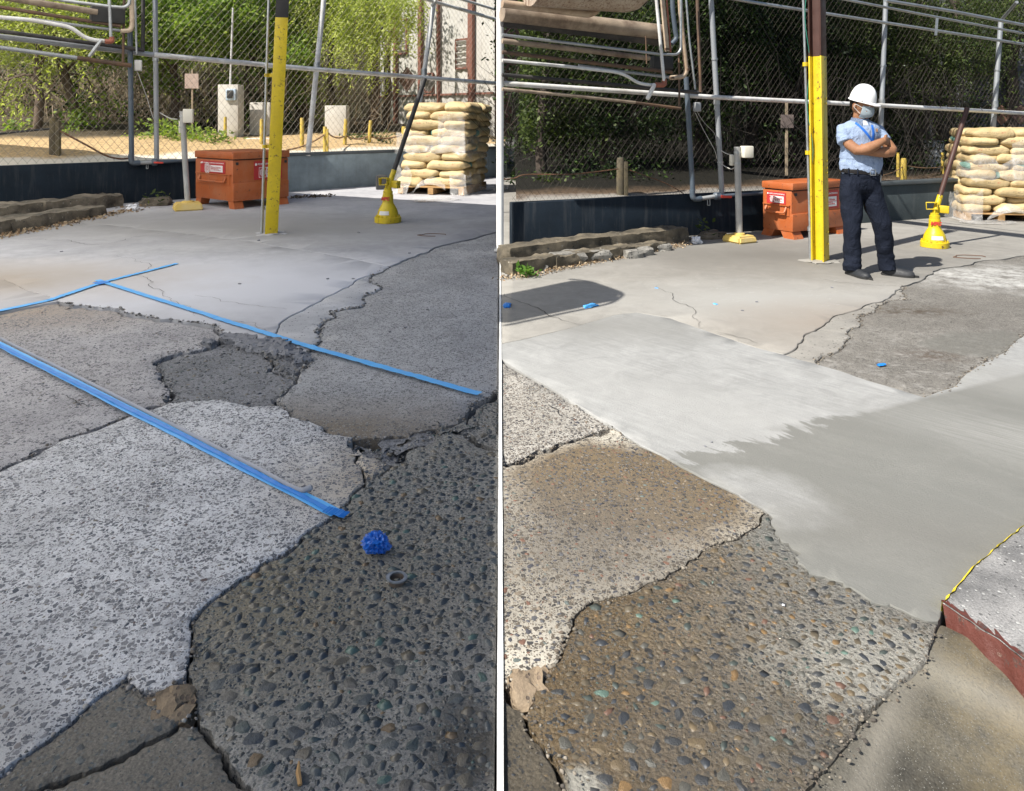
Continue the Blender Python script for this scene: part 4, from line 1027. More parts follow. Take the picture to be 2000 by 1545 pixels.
bm = bmesh.new(); a_, b_ = PL(174, 111, .6) - L0, PL(198, 78, .6) - L0; tube(bm, [a_, a_.lerp(b_, .06), a_.lerp(b_, .94), b_], [.022, .03, .03, .022], 10); finish('tube_lamp', bm, m_galv, o)

# ------------------------------------------------------------------ unseen translucent canopy, added to shade and softly light the older bay
CZ = 3.62; ofs = Vector((SH.x, SH.y, 0)) * (CZ / math.tan(SUN_EL))
s = N('translucent_roof_sheet')
tr = s.n('ShaderNodeBsdfTranslucent'); tr.inputs[0].default_value = (1.0, .985, .95, 1)
df = s.n('ShaderNodeBsdfDiffuse'); df.inputs[0].default_value = (.7, .74, .78, 1)
mx = s.n('ShaderNodeMixShader'); mx.inputs[0].default_value = .04
s.l(tr.outputs[0], mx.inputs[1]); s.l(df.outputs[0], mx.inputs[2]); s.l(mx.outputs[0], s.out.inputs[0])
bm = bmesh.new()
xs = np.arange(-21, -.22 - ofs.x, .065); xs = np.append(xs, -.10 - ofs.x)
def far(x):
    gx = x + ofs.x                                     # shade reaches this line on the ground
    return min(12.35, (12.0 - .50 * (gx + .1)) - ofs.y)
prev = None
for i, x in enumerate(xs):
    z = CZ + .02 * math.sin(i * math.pi / 2)
    c = [bm.verts.new((x if i < len(xs) - 1 else -.0152 * (y + ofs.y) - ofs.x, y, z)) for y in (-9.0, far(x))]
    if prev: bm.faces.new((prev[0], c[0], c[1], prev[1]))
    prev = c
can = empty('shade_canopy', (-8, 2, CZ), 'unseen corrugated translucent canopy added to shade the older bay', 'canopy')
finish('roof_sheet', bm, s.m, can, 60).location = (8, -2, -CZ)
m_steel = simple('brown_primed_steel', (.075, .045, .038), .6, .2, var=.2)
for x in (-5.2, -9.5, -14):
    bm = bmesh.new(); box(bm, (x + 8, .5, .12), (.10, 15, .16)); finish('rafter', bm, m_steel, can, 0)
# unseen plate and rail, added to cast the curved shadow in the sunny bay
az = 3.1; ao = Vector((SH.x, SH.y, 0)) * (az / math.tan(SUN_EL))
aw = empty('shadow_plate', (-2.4, 4, az), 'unseen rounded plate with tube rail, added to cast the curved shadow', 'shadow caster')
q = [G(900, 606), G(985, 632), G(1195, 588), G(1206, 572), G(1150, 552), G(1112, 549), G(985, 575), G(900, 590)]
q = [p - ao - aw.location + Vector((0, 0, az)) for p in q]
bm = bmesh.new(); qq = bend([q[0], q[1], q[2], q[3], q[4], q[5], q[6], q[7]], .05, 4)
vs = [bm.verts.new(p) for p in qq]; f_ = bm.faces.new(vs); r_ = bmesh.ops.extrude_face_region(bm, geom=[f_])
for v in r_['geom']:
    if isinstance(v, bmesh.types.BMVert): v.co.z += .05
finish('shadow_sheet', bm, m_steel, aw, 0)
c_ = [G(985, 636), G(1196, 592), G(1221, 574), G(1150, 549), G(1112, 545)]; c_ = [p - ao - aw.location + Vector((0, 0, az)) for p in c_]
pipe('tube_rail', bend(c_, .12, 6), .018, m_galv, aw, 8, rb=.001)
for t in (.1, .3, .5, .7, .9):
    a_ = c_[2].lerp(c_[3], t); pipe('rail_strut', [a_, a_ + Vector((-.09, -.02, 0))], .012, m_galv, aw, 6)
for x, y in ((-3.6, 3.6), (-3.6, 4.6)):
    pipe('hanger_rod', [Vector((x, y, az)) - aw.location, Vector((x, y, CZ + .05)) - aw.location], .012, m_galv, aw, 6)
bm = bmesh.new(); box(bm, (-.9, .1, -.02), (1.5, .9, .04)); finish('shadow_arm', bm, m_steel, aw, 0)
# roof beam on the sunny bay column
bz = 4.0; bo = Vector((SH.x, SH.y, 0)) * (bz / math.tan(SUN_EL))
a_, b_ = G(1690, 425) - bo, G(2050, 467) - bo; d_ = (b_ - a_).normalized(); a_ = a_ - d_ * 2.2; b_ = b_ + d_ * 2.5
beam = empty('roof_beam', (a_ + b_) / 2 + Vector((0, 0, bz)), 'brown steel roof beam over the sunny bay', 'beam')
bm = bmesh.new(); L_ = (b_ - a_).length; an = math.atan2(d_.y, d_.x)
box(bm, (0, 0, .1), (L_, .16, .018), an); box(bm, (0, 0, -.1), (L_, .16, .018), an); box(bm, (0, 0, 0), (L_, .012, .19), an); finish('beam_section', bm, m_steel, beam, 0)
pipe('tie_conduit', [a_ - beam.location + Vector((.25, .25, bz + .05)), b_ - beam.location + Vector((.25, .25, bz + .05))], .012, m_galv, beam, 6)

# ------------------------------------------------------------------ land beyond the fences
def terrain(name, x0, x1, c, k, prof, m, label, nx=60, clamp=None, amp=.05):
    """strip of land behind a fence line y = c + k x; prof = [(distance behind, height)]"""
    t = Vector((1, k, 0)).normalized(); nrm = Vector((-t.y, t.x, 0))
    bm = bmesh.new(); prev = None
    ds = []
    for (d0, h0), (d1, h1) in zip(prof[:-1], prof[1:]):
        for q in range(4): ds.append((d0 + (d1 - d0) * q / 4, h0 + (h1 - h0) * q / 4))
    ds.append(prof[-1])
    for i in range(nx + 1):
        x = x0 + (x1 - x0) * i / nx; p = Vector((x, c + k * x, 0)); row = []
        for j, (d, h) in enumerate(ds):
            q = p + Vector((0, 1, 0)) * d
            row.append(bm.verts.new((q.x, q.y, h + (amp * min(1, d) * noise.noise((q.x * .7, q.y * .7, 2)) + amp * .4 * noise.noise((q.x * 3, q.y * 3, 6)) if j else 0))))
        if prev:
            for j in range(len(row) - 1): bm.faces.new((prev[j], row[j], row[j + 1], prev[j + 1]))
        prev = row
    return finish(name, bm, m, None, 60, kind='structure', label=label)
def landmat(name, road, litter, soil, c, k, d1, d2):
    s = N(name)
    t = Vector((1, k, 0)).normalized(); nrm = Vector((-t.y, t.x, 0))
    dt = s.n('ShaderNodeVectorMath', operation='DOT_PRODUCT'); s.l(s.vec, dt.inputs[0]); dt.inputs[1].default_value = nrm[:]
    d = s.math('SUBTRACT', dt.outputs['Value'], nrm.y * c)
    d = s.math('ADD', d, s.math('MULTIPLY', s.math('SUBTRACT', s.noise(1.5, 5, .7), .5), .8))
    lit = s.ramp(s.noise(14, 6, .75), [(.32, tuple(v * .45 for v in litter)), (.5, litter), (.68, tuple(min(1, v * 1.35) for v in litter))])
    col = s.mix(s._rng(d, d1 - .1, d1 + .15), road, lit)
    col = s.mix(s._rng(d, d2 - .3, d2 + .3), col, soil)
    s.set(col, .9, 0, .2); s.bump(s.noise(25, 6, .7), .7, .03); return s.m
mL = landmat('dry_roadside_shaded_bay', (.60, .55, .46), (.48, .34, .18), (.09, .07, .045), 18.35, .9, 1.6, 4.2)
terrain('roadside', -22, -.2, 18.35, .9, [(.16, .62), (1.6, .70), (4.0, .98), (7, 1.15), (22, 2.2)], mL, 'sandy roadside with dry leaf litter beyond the wall, shaded bay')
mR = landmat('dry_roadside_sunny_bay', (.28, .265, .24), (.13, .088, .056), (.012, .011, .008), 7.96, .41, .65, .95)  # near-black soil: the thicket's shade is put into the colour
terrain('roadside', .05, 16, 7.96, .41, [(.16, .44), (.9, .50), (1.8, .56), (3.5, .62), (14, 1.6)], mR, 'grey roadside strip with leaf litter beyond the wall, sunny bay')

# ------------------------------------------------------------------ trees
def leafmat(name, a, b, c, trans=.35):
    s = N(name)
    col = s.ramp(s.attr('rnd'), [(0, a), (.5, b), (1, c)])
    s.set(col, .55, 0, .3)
    t = s.n('ShaderNodeBsdfTranslucent'); t2 = s.mix(1.0, col, (1.15, 1.25, .6), 'MULTIPLY'); s.l(t2, t.inputs[0])
    mx = s.n('ShaderNodeMixShader'); mx.inputs[0].default_value = trans
    s.l(s.b.outputs[0], mx.inputs[1]); s.l(t.outputs[0], mx.inputs[2]); s.l(mx.outputs[0], s.out.inputs[0])
    return s.m
lf_yel = leafmat('yellow_green_leaves', (.28, .34, .07), (.50, .55, .15), (.66, .67, .26), .5)  # left bay leaves and twigs: bright exposure put into raised colours
lf_mid = leafmat('fresh_green_leaves', (.10, .17, .035), (.23, .33, .07), (.42, .49, .12), .5)
lf_shade = leafmat('shaded_green_leaves', (.005, .012, .003), (.012, .027, .006), (.075, .125, .026), .3)  # near-black greens: shade inside the thicket put into the leaf colour
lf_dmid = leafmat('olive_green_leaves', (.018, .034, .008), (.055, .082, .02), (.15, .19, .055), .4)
m_bark = simple('brown_bark', (.12, .085, .06), .9, var=.35, scale=10, bump=.8, bscale=18, sc=(3, 3, .5))
m_barkd = simple('dark_bark', (.06, .045, .035), .9, var=.35, scale=10, bump=.8, bscale=18, sc=(3, 3, .5))
m_twigL = simple('dry_twigs', (.30, .235, .16), .9, var=.3, bump=0)
m_twig_shade = simple('shaded_twigs', (.018, .014, .010), .9, var=.3, bump=0)  # thicket shade put into the twig colour
def leaves(parent, m, C, S, name='crown', aim=None, W=.5):
    """diamond leaf faces at points C with sizes S"""
    if parent.get('group') == 'trees beyond the fence of the sunny bay':       # cut back along the lane between the bays
        k_ = C[:, 0] > .12; C, S = C[k_], S[k_]
    n = len(C)
    D = rng.normal(size=(n, 3)); D[:, 2] = D[:, 2] * .7 - .25 if aim is None else D[:, 2] * .5 + aim
    D /= np.linalg.norm(D, axis=1)[:, None]
    U = rng.normal(size=(n, 3)); U -= D * (U * D).sum(1)[:, None]; U /= np.linalg.norm(U, axis=1)[:, None]
    Nn = np.cross(D, U)
    S = S[:, None]
    tip = C + D * S; l = C + D * S * .45 + U * S * W * .5 + Nn * S * .08; r_ = C + D * S * .45 - U * S * W * .5 + Nn * S * .08
    V = np.stack([C, r_, tip, l], 1).reshape(-1, 3)
    Fc = np.arange(4 * n).reshape(n, 4)
    at = np.repeat(np.clip(rng.normal(.5, .25, n), 0, 1), 4)
    return raw_mesh(name, V - np.array(parent.location)[None, :], Fc, m, at, parent=parent, kind='stuff')
def clump_points(ells, n, clumps, spread):
    """points gathered in leaf clumps over the shells of several ellipsoids"""
    tot = sum(e[3] * e[4] * e[5] for e in ells); out = []
    for e in ells:
        c = np.array(e[:3]); r_ = np.array(e[3:6]); k = max(4, int(clumps * e[3] * e[4] * e[5] / tot))
        d = rng.normal(size=(k, 3)); d /= np.linalg.norm(d, axis=1)[:, None]
        cc = c + d * r_ * (rng.random((k, 1)) ** .45)
        nn = max(8, int(n * e[3] * e[4] * e[5] / tot))
        w_ = rng.random(k) ** 1.5; w_ /= w_.sum()
        idx = rng.choice(k, nn, p=w_)
        out.append(cc[idx] + rng.normal(size=(nn, 3)) * np.array([spread, spread, spread * .7]))
    return np.concatenate(out)
def tree(base, h, r0, lean, ells, n, leafm, size, label, group, bark=m_bark, clumps=120, spread=.22, weep=0, limbs=10, forks=()):
    base = Vector(base); o = empty('tree', base, label, 'tree', group)
    bm = bmesh.new(); rr = random.Random(int(abs(base.x * 97 + base.y * 31)))
    top = Vector((lean[0], lean[1], h))
    pts = [Vector((0, 0, -.2))]
    for k in range(1, 9):
        t = k / 8; pts.append(top * t + Vector((.12 * noise.noise((t * 3, base.x, 1)), .12 * noise.noise((t * 3, base.x, 5)), 0)) * h * .5)
    tube(bm, pts, [r0 * (1.25 if k == 0 else (1 - .7 * k / 8)) * (1 + .15 * noise.noise((k, base.x, 0))) for k in range(9)], 9)
    for k in range(limbs):
        e = ells[k % len(ells)]; i = rr.randint(3, 7); s_ = pts[i]
        tgt = Vector(e[:3]) - base + Vector((rr.uniform(-.7, .7) * e[3], rr.uniform(-.7, .7) * e[4], rr.uniform(-.6, .5) * e[5]))
        mid = s_.lerp(tgt, .5) + Vector((rr.uniform(-.2, .2), rr.uniform(-.2, .2), .25))
        ra = r0 * (.5 - .04 * k) * (1 - .4 * i / 8); ra = max(ra, .012)
        tube(bm, [s_, s_.lerp(mid, .5) + Vector((0, 0, .05)), mid, mid.lerp(tgt, .5), tgt], [ra, ra * .8, ra * .6, ra * .4, ra * .15], 6)
    for f_ in forks:
        tube(bm, [Vector(p) - base for p in f_[0]], f_[1], 7)
    finish('trunk', bm, bark, o, 60)
    P_ = clump_points(ells, n, clumps, spread)
    if weep:
        # long hanging sprays of small leaves
        k = weep; c0 = clump_points(ells, k, clumps, spread * .6); segs = []
        for p in c0:
            L = rng.uniform(.5, 1.5); q = int(L * 26); tt = np.linspace(0, 1, q)
            sw = rng.normal(size=2) * .22
            segs.append(np.c_[p[0] + sw[0] * tt + rng.normal(size=q) * .025, p[1] + sw[1] * tt + rng.normal(size=q) * .025, p[2] - L * tt ** 1.2])
        P_ = np.concatenate([P_] + segs)
    leaves(o, leafm, P_, rng.uniform(.55, 1.25, len(P_)) * size, aim=-.7 if weep else None, W=.34 if weep else .55)
    return o
GL = 'trees beyond the fence of the shaded bay'; GR = 'trees beyond the fence of the sunny bay'
def LP(px, Y): return (px - 1000) / F * Y
def zpx(py, Y): return CH - (py - HY) / F * Y
def E(px, py, Y, rx, ry, rz): return (LP(px, Y), Y, zpx(py, Y), rx, ry, rz)
def at(px, Y, z=.9): return (LP(px, Y), Y, z)
tree(at(60, 16.5), 4.2, .11, (.3, .2), [E(-60, -40, 16.5, 1.6, 1.2, 1.3), E(70, 20, 16.5, 1.4, 1, 1.0), E(30, 120, 17, .9, .8, .8), E(140, 60, 16.3, .8, .8, .8), E(15, 190, 16.6, .35, .4, .6)], 9500, lf_yel, .12, 'tree with sunny yellow green leaves behind the pipe rack', GL, weep=90)
tree(at(160, 17.5), 4.4, .16, (-1.1, .2), [E(170, -10, 17.5, 1.5, 1.2, 1.2), E(220, 90, 17.8, 1.0, 1, .9), E(165, 225, 17.2, .45, .5, .5), E(200, 205, 17.6, .35, .4, .4)], 8000, lf_mid, .12, 'tree with leaning forked trunk and mid green leaves near timber post', GL)
tree(at(335, 19), 5, .13, (.2, 0), [E(320, -20, 19, 1.7, 1.3, 1.4), E(385, 40, 18.6, 1.6, 1.2, 1.2), E(330, 130, 19, .9, .8, .7), E(345, 80, 18, 1, .8, .8), E(312, 190, 18.6, .3, .3, .4)], 13000, lf_mid, .13, 'bushy bright green tree directly right of the left grey fence post', GL)
tree(at(480, 20), 5, .16, (.1, 0), [E(470, -20, 20, 1.6, 1.2, 1.6), E(520, 60, 19.5, 1.3, 1, 1.2), E(445, 60, 20, .9, .9, .9), E(490, 150, 19.5, .7, .7, .7), E(500, 200, 19.5, .5, .5, .5)], 11000, lf_mid, .13, 'green tree standing behind the white meter pillar', GL)
tree(at(580, 21), 5.4, .22, (.1, .1), [E(590, 0, 20.6, 1.4, 1.1, 1.3), E(575, 130, 20.6, .8, .8, .8), E(545, 90, 20, .7, .8, .9), E(580, 190, 20.2, .45, .5, .5)], 9000, lf_mid, .13, 'thick trunked tree hanging over the middle white pillar', GL)
tree(at(715, 21), 5.6, .17, (.5, 0), [E(660, -10, 20, 1.4, 1.1, 1.0), E(740, 20, 20, 1.4, 1.0, .9), E(700, 70, 19.6, 1.1, .8, .6), E(790, 20, 19.6, .5, .6, .5)], 7500, lf_yel, .12, 'weeping yellow green tree overhanging the pale shed', GL, weep=330)
tree(at(752, 22), 5.6, .14, (.3, 0), [E(760, -60, 22, .9, .8, .5)], 600, lf_yel, .12, 'bare reddish trunk beside the weeping tree before the shed', GL, limbs=4)
tree(at(660, 22), 5.2, .12, (-.2, 0), [E(650, 10, 22, .9, .8, .7)], 1500, lf_mid, .12, 'slim dark trunk behind the short white pillar', GL, limbs=4, bark=m_barkd)
tree(at(545, 23), 5.2, .15, (.1, 0), [E(540, 10, 23, .9, .8, .8)], 2500, lf_mid, .13, 'dark trunk partly hidden behind the yellow column, shaded bay', GL, limbs=4, bark=m_barkd)
# sunny bay trees: closer, with shade put into their darker leaf colours
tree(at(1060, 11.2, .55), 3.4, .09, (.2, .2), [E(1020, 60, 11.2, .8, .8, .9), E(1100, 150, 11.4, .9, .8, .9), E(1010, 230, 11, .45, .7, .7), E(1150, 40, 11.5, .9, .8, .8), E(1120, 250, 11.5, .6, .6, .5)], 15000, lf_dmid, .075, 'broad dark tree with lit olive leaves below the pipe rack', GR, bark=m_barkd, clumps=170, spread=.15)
tree(at(1185, 11.8, .55), 3.6, .08, (-.3, .2), [E(1200, 130, 11.6, .7, .7, .8), E(1160, 230, 11.3, .35, .4, .5), E(1260, 60, 12, 1, .8, .9), E(1250, 250, 11.8, .55, .6, .6)], 12000, lf_shade, .075, 'dark green tree with hanging sprays under the pipe ends', GR, bark=m_barkd, weep=50, clumps=150, spread=.15)
tree(at(1380, 12.8, .58), 4.2, .10, (.1, .1), [E(1400, 10, 12.4, 1.1, .9, 1.0), E(1350, 110, 12.6, .8, .8, .8), E(1450, 110, 12.6, .9, .8, .9), E(1380, 200, 12.6, .7, .7, .6)], 17000, lf_shade, .08, 'dense deep green tree behind the fence post and grey conduits', GR, bark=m_barkd, clumps=190, spread=.16)
tree(at(1550, 13.4, .6), 4.4, .11, (.2, .1), [E(1520, 40, 13.4, 1.1, .9, 1.1), E(1560, 170, 13.4, .9, .8, .9), E(1490, 200, 13.6, .6, .6, .7), E(1640, 60, 13.4, .8, .8, .9), E(1650, 200, 13.8, .6, .5, .7)], 17000, lf_shade, .08, 'dark leafy tree behind the yellow column, sunny bay', GR, bark=m_barkd, clumps=190, spread=.16)
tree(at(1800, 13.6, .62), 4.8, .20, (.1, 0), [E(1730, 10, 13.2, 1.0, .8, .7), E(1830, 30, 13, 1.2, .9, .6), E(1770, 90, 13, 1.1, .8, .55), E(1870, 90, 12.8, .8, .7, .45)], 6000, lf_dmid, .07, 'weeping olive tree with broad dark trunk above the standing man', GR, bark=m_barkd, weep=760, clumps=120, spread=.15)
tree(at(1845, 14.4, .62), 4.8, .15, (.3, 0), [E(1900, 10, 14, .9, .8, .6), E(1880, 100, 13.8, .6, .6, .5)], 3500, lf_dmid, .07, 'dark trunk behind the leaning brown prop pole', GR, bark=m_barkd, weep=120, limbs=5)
tree(at(1735, 14.6, .62), 4.6, .11, (-.2, 0), [E(1720, 130, 14.4, .7, .6, .8), E(1780, 170, 14.4, .5, .5, .5)], 5000, lf_shade, .07, 'slim dark trunk behind the pale fence post at the man', GR, bark=m_barkd, limbs=5)
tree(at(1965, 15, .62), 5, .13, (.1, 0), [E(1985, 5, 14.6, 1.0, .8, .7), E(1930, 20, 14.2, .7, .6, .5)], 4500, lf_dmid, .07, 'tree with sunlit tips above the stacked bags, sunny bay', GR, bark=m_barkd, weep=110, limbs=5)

# thicket of dry twigs and undergrowth behind the trunks
def twigs(name, px0, px1, Y0, Y1, z0, z1, n, m, label, r_=.008, leafm=None, nl=0, ls=.08):
    X = []; V = []; Fc = []
    for i in range(n):
        Y = rng.uniform(Y0, Y1); px = rng.uniform(px0, px1)
        p = np.array([LP(px, Y), Y, rng.uniform(z0, z0 + (z1 - z0) * .55)]); d = np.array([rng.normal() * .45, rng.normal() * .4, rng.uniform(.3, 1.3)]); d /= np.linalg.norm(d)
        L = rng.uniform(.5, 1.5); q = p + d * L * .5 + rng.normal(size=3) * .08; e = p + d * L + rng.normal(size=3) * .22
        e[2] = min(e[2], z1)
        b0 = len(V); rr_ = r_ * rng.uniform(.5, 1.6)
        for c_, k in ((p, 1), (q, .8), (e, .35)):
            for a in range(3): V.append(c_ + rr_ * k * np.array([math.cos(a * 2.09), math.sin(a * 2.09) * .6, math.sin(a * 2.09) * .6]))
        for s_ in (0, 3):
            for a in range(3): Fc.append((b0 + s_ + a, b0 + s_ + (a + 1) % 3, b0 + s_ + 3 + (a + 1) % 3, b0 + s_ + 3 + a))
    o = raw_mesh(name, np.array(V), np.array(Fc), m, kind='stuff', label=label)
    return o
twigs('undergrowth', -60, 560, 18.9, 22, .9, 3.6, 2600, m_twigL, 'tangle of dry brown twigs behind the fence, shaded bay', .011)
twigs('undergrowth', 560, 760, 20, 23, 1.0, 3.2, 350, m_twigL, 'sparse dry twigs between trunks by the pale shed', .012)
twigs('undergrowth', 985, 1900, 11.2, 15, .5, 3.0, 1500, m_twig_shade, 'dark tangle of twigs behind the fence, sunny bay', .007)
def bushes(name, px0, px1, Y0, Y1, z0, z1, n, m, size, label, cl=60, sp=.16):
    o = empty(name, (LP((px0 + px1) / 2, Y0), Y0, z0), label, None, kind='stuff')
    k = cl; Yc = rng.uniform(Y0, Y1, k); pc = rng.uniform(px0, px1, k)
    cc = np.c_[(pc - 1000) / F * Yc, Yc, z0 + (z1 - z0) * rng.random(k) ** 1.4]
    P_ = cc[rng.integers(0, k, n)] + rng.normal(size=(n, 3)) * sp
    P_[:, 2] = np.maximum(P_[:, 2], z0 + .02)
    return leaves(o, m, P_, rng.uniform(.5, 1.3, n) * size, name='leaves')
def weed(px, py, Y, n, sp, hgt, m, size, label):
    p = P(px, py, Y); o = empty('weed', p, label, 'weed', 'weeds by the walls and roadside')
    c_ = np.array(p) + rng.normal(size=(n, 3)) * np.array([sp, sp, 0]); c_[:, 2] = p.z + rng.random(n) * hgt
    leaves(o, m, c_, rng.uniform(.6, 1.3, n) * size, name='leaves', aim=.5)
bushes('undergrowth', -80, 560, 18.9, 22.5, 1.0, 2.9, 9000, lf_shade, .12, 'dull green undergrowth behind the twigs, shaded bay', 90, .22)
bushes('undergrowth', 985, 1950, 12, 15.5, .5, 3.2, 16000, lf_shade, .08, 'dark green undergrowth behind the fence, sunny bay', 160, .2)
bushes('undergrowth', 985, 1300, 10.3, 11.2, .5, .85, 1200, lf_shade, .06, 'low dark ground leaves along the litter strip, sunny bay', 40, .09)
for px, py, n, sp, h_, sz, lb in ((30, 283, 160, .16, .55, .12, 'leafy green weed at far left edge, near dark timber post'), (122, 280, 120, .10, .3, .09, 'small weed just right of the dark timber post'), (270, 282, 100, .14, .25, .09, 'small weed between drain pipe and fence post'), (325, 282, 420, .26, .55, .11, 'big bushy weed right of the grey fence post'), (375, 282, 260, .25, .38, .1, 'wide weed clump left of the meter pillar'), (418, 282, 220, .2, .3, .1, 'weed clump at the foot of the meter pillar'), (700, 285, 160, .2, .3, .1, 'weed clump between yellow roadside stakes'), (745, 285, 160, .2, .35, .1, 'weed clump left of the wrapped bags')):
    weed(px, py, 16.2 if px < 500 else 18.5, n, sp, h_, lf_mid if px < 500 else lf_dmid, sz, lb)
for px, py, n, sp, h_, sz, lb in ((1075, 372, 160, .12, .22, .06, 'low lit weed beyond the wall under the pipe rack'), (1035, 378, 70, .05, .10, .06, 'small bright weed by the road strip, sunny bay')):
    weed(px, py, 10, n, sp, h_, lf_dmid, sz, lb)
# far bank that closes the view behind the trees
mb = leafmat('far_thicket', (.02, .03, .012), (.05, .06, .025), (.09, .09, .04), .2)
def bank(px0, px1, Y, z1, m, label):
    bm = bmesh.new(); prev = None
    for i in range(41):
        px = px0 + (px1 - px0) * i / 40; row = []
        for j in range(16):
            z = -.5 + (z1 + .5) * j / 15; y = Y + j * .22 + .8 * noise.noise((px * .012, j * .4, 1))
            row.append(bm.verts.new((LP(px, Y) + .4 * noise.noise((px * .02, j * .5, 7)), y, z + .3 * noise.noise((px * .03, j, 3)))))
        if prev:
            for j in range(15): bm.faces.new((prev[j], row[j], row[j + 1], prev[j + 1]))
        prev = row
    return finish('hillside', bm, m, None, 60, kind='structure', label=label)
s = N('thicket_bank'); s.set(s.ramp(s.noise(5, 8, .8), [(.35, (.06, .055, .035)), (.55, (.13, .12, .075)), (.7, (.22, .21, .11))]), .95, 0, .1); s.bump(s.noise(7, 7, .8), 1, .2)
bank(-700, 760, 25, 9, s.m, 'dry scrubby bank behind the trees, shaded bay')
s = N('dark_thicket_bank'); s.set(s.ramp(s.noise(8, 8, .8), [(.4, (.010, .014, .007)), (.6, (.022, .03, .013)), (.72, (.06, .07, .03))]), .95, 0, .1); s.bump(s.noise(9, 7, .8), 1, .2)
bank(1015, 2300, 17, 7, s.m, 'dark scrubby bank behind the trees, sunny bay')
# small leaf clumps lit by gaps, to break up the far bank
bushes('undergrowth', -80, 700, 22, 24.5, 1.5, 6.5, 14000, lf_yel, .15, 'sunlit far foliage between the trees, shaded bay', 120, .3)
bushes('undergrowth', 985, 1980, 15.3, 16.8, 1.0, 5.0, 14000, lf_shade, .10, 'dark far foliage between the trees, sunny bay', 130, .25)

# ------------------------------------------------------------------ sheds beyond the fences
def shed(p0, p1, h, m, label, mcol, cols, louvers, girts):
    p0, p1 = Vector(p0), Vector(p1); d = p1 - p0; L = d.length; an = math.atan2(d.y, d.x)
    o = empty('warehouse', p0, label, 'warehouse', rz=an)
    bm = bmesh.new(); prev = None; n = int(L / .075)
    for i in range(n + 1):
        x = L * i / n; y = .022 * math.cos(i * math.pi / 2) 
        c = [bm.verts.new((x, y, z)) for z in (0, h * .52, h)]
        if prev: bm.faces.new((prev[0], c[0], c[1], prev[1])); bm.faces.new((prev[1], c[1], c[2], prev[2]))
        prev = c
    for q in range(3):
        pass
    finish('wall', bm, m, o, 0)
    bm = bmesh.new(); box(bm, (L / 2, 3.05, h / 2), (L, 6, h)); finish('building_core', bm, mcol, o, 0)
    for x, wd in cols:
        bm = bmesh.new(); box(bm, (x, -.10, h / 2), (wd, .12, h), bev=.01); finish('steel_column', bm, mcol, o, 0)
    for x, z, w_, hh in louvers:
        f_ = empty('louver', (x, -.05, z)); f_.parent = o
        bm = bmesh.new(); 
        for (cx_, cz_, a, b) in ((0, hh / 2, w_, .05), (0, -hh / 2, w_, .05), (-w_ / 2, 0, .05, hh + .05), (w_ / 2, 0, .05, hh + .05)): box(bm, (cx_, 0, cz_), (a, .06, b))
        finish('louver_frame', bm, mcol, f_, 0)
        k = int(hh / .16)
        for q in range(k):
            bm = bmesh.new(); box(bm, (0, -.01, -hh / 2 + (q + .5) * hh / k), (w_ - .05, .02, .10), Matrix.Rotation(.6, 4, 'X')); finish('slat', bm, m, f_, 0)
    for z in girts:
        bm = bmesh.new(); box(bm, (L / 2, -.05, z), (L, .05, .06)); finish('girt', bm, mcol, o, 0)
    return o
s = N('pale_corrugated_sheet'); c = s.ramp(s.noise(.8, 6, .7), [(.3, (.46, .44, .40)), (.7, (.60, .58, .54))]); c = s.mix(s.ramp(s.noise(1.8, 6, .75, sc=(6, 6, .35)), [(.55, 0), (.75, .6)]), c, (.24, .17, .12)); s.set(c, .6, 0, .4); m_shed = s.m
s = N('shaded_blue_grey_sheet'); c = s.ramp(s.noise(.9, 6, .7), [(.3, (.07, .075, .09)), (.7, (.13, .135, .155))]); c = s.mix(s.ramp(s.noise(1.8, 6, .75, sc=(6, 6, .35)), [(.5, 0), (.7, .6)]), c, (.05, .035, .03)); s.set(c, .6, 0, .4); m_shed2 = s.m  # darker copy of the sheet: the right shed's shade put into its colour
m_rustc = simple('rusty_column_paint', (.20, .085, .06), .75, var=.25, scale=6)
sh = shed((LP(742, 25), 25, .9), (LP(966, 21.5), 21.5, .9), 7.5, m_shed, 'pale corrugated shed with rusty columns behind the wrapped bags', m_rustc, [(.95, .12), (2.2, .16), (3.05, .08), (4.5, .20)], [(1.15, 3.35, .62, 1.15), (4.05, 2.6, .5, .9), (2.55, 1.75, .4, .6)], [1.35])
sh2 = shed((LP(1800, 15.6), 15.6, .5), (LP(2200, 14.2), 14.2, .5), 5.5, m_shed2, 'dim blue grey corrugated shed behind the stacked bags, sunny bay', m_barkd, [(.5, .1), (1.6, .14), (2.8, .12)], [(1.0, 2.3, .5, .8)], [1.2])
def plate(p, w_, m, an, label):
    bm = bmesh.new(); box(bm, (0, 0, 0), (w_, .02, w_), Matrix.Rotation(R(45), 4, 'Y'), .005)
    finish('diamond_plate', bm, m, None, 0, loc=p, rot=(0, 0, an), label=label, cat='metal plate')
m_rplate = simple('rusty_plate', (.12, .07, .055), .8, var=.3); m_rplate2 = simple('orange_rust_plate', (.19, .10, .065), .8, var=.3)
plate(P(795, 155, 20), .50, m_rplate, -.6, 'large dark rusty diamond plate hung before the pale shed')
plate(P(838, 163, 20.5), .36, simple('grey_plate', (.22, .21, .20), .7), -.6, 'smaller grey diamond plate right of the large one')
plate(P(1956, 225, 13.8), .28, m_rplate2, -.2, 'orange rusty diamond plate above the bags, sunny bay')
plate(P(1994, 225, 13.7), .28, m_rplate, -.2, 'dark diamond plate at the right edge, sunny bay')

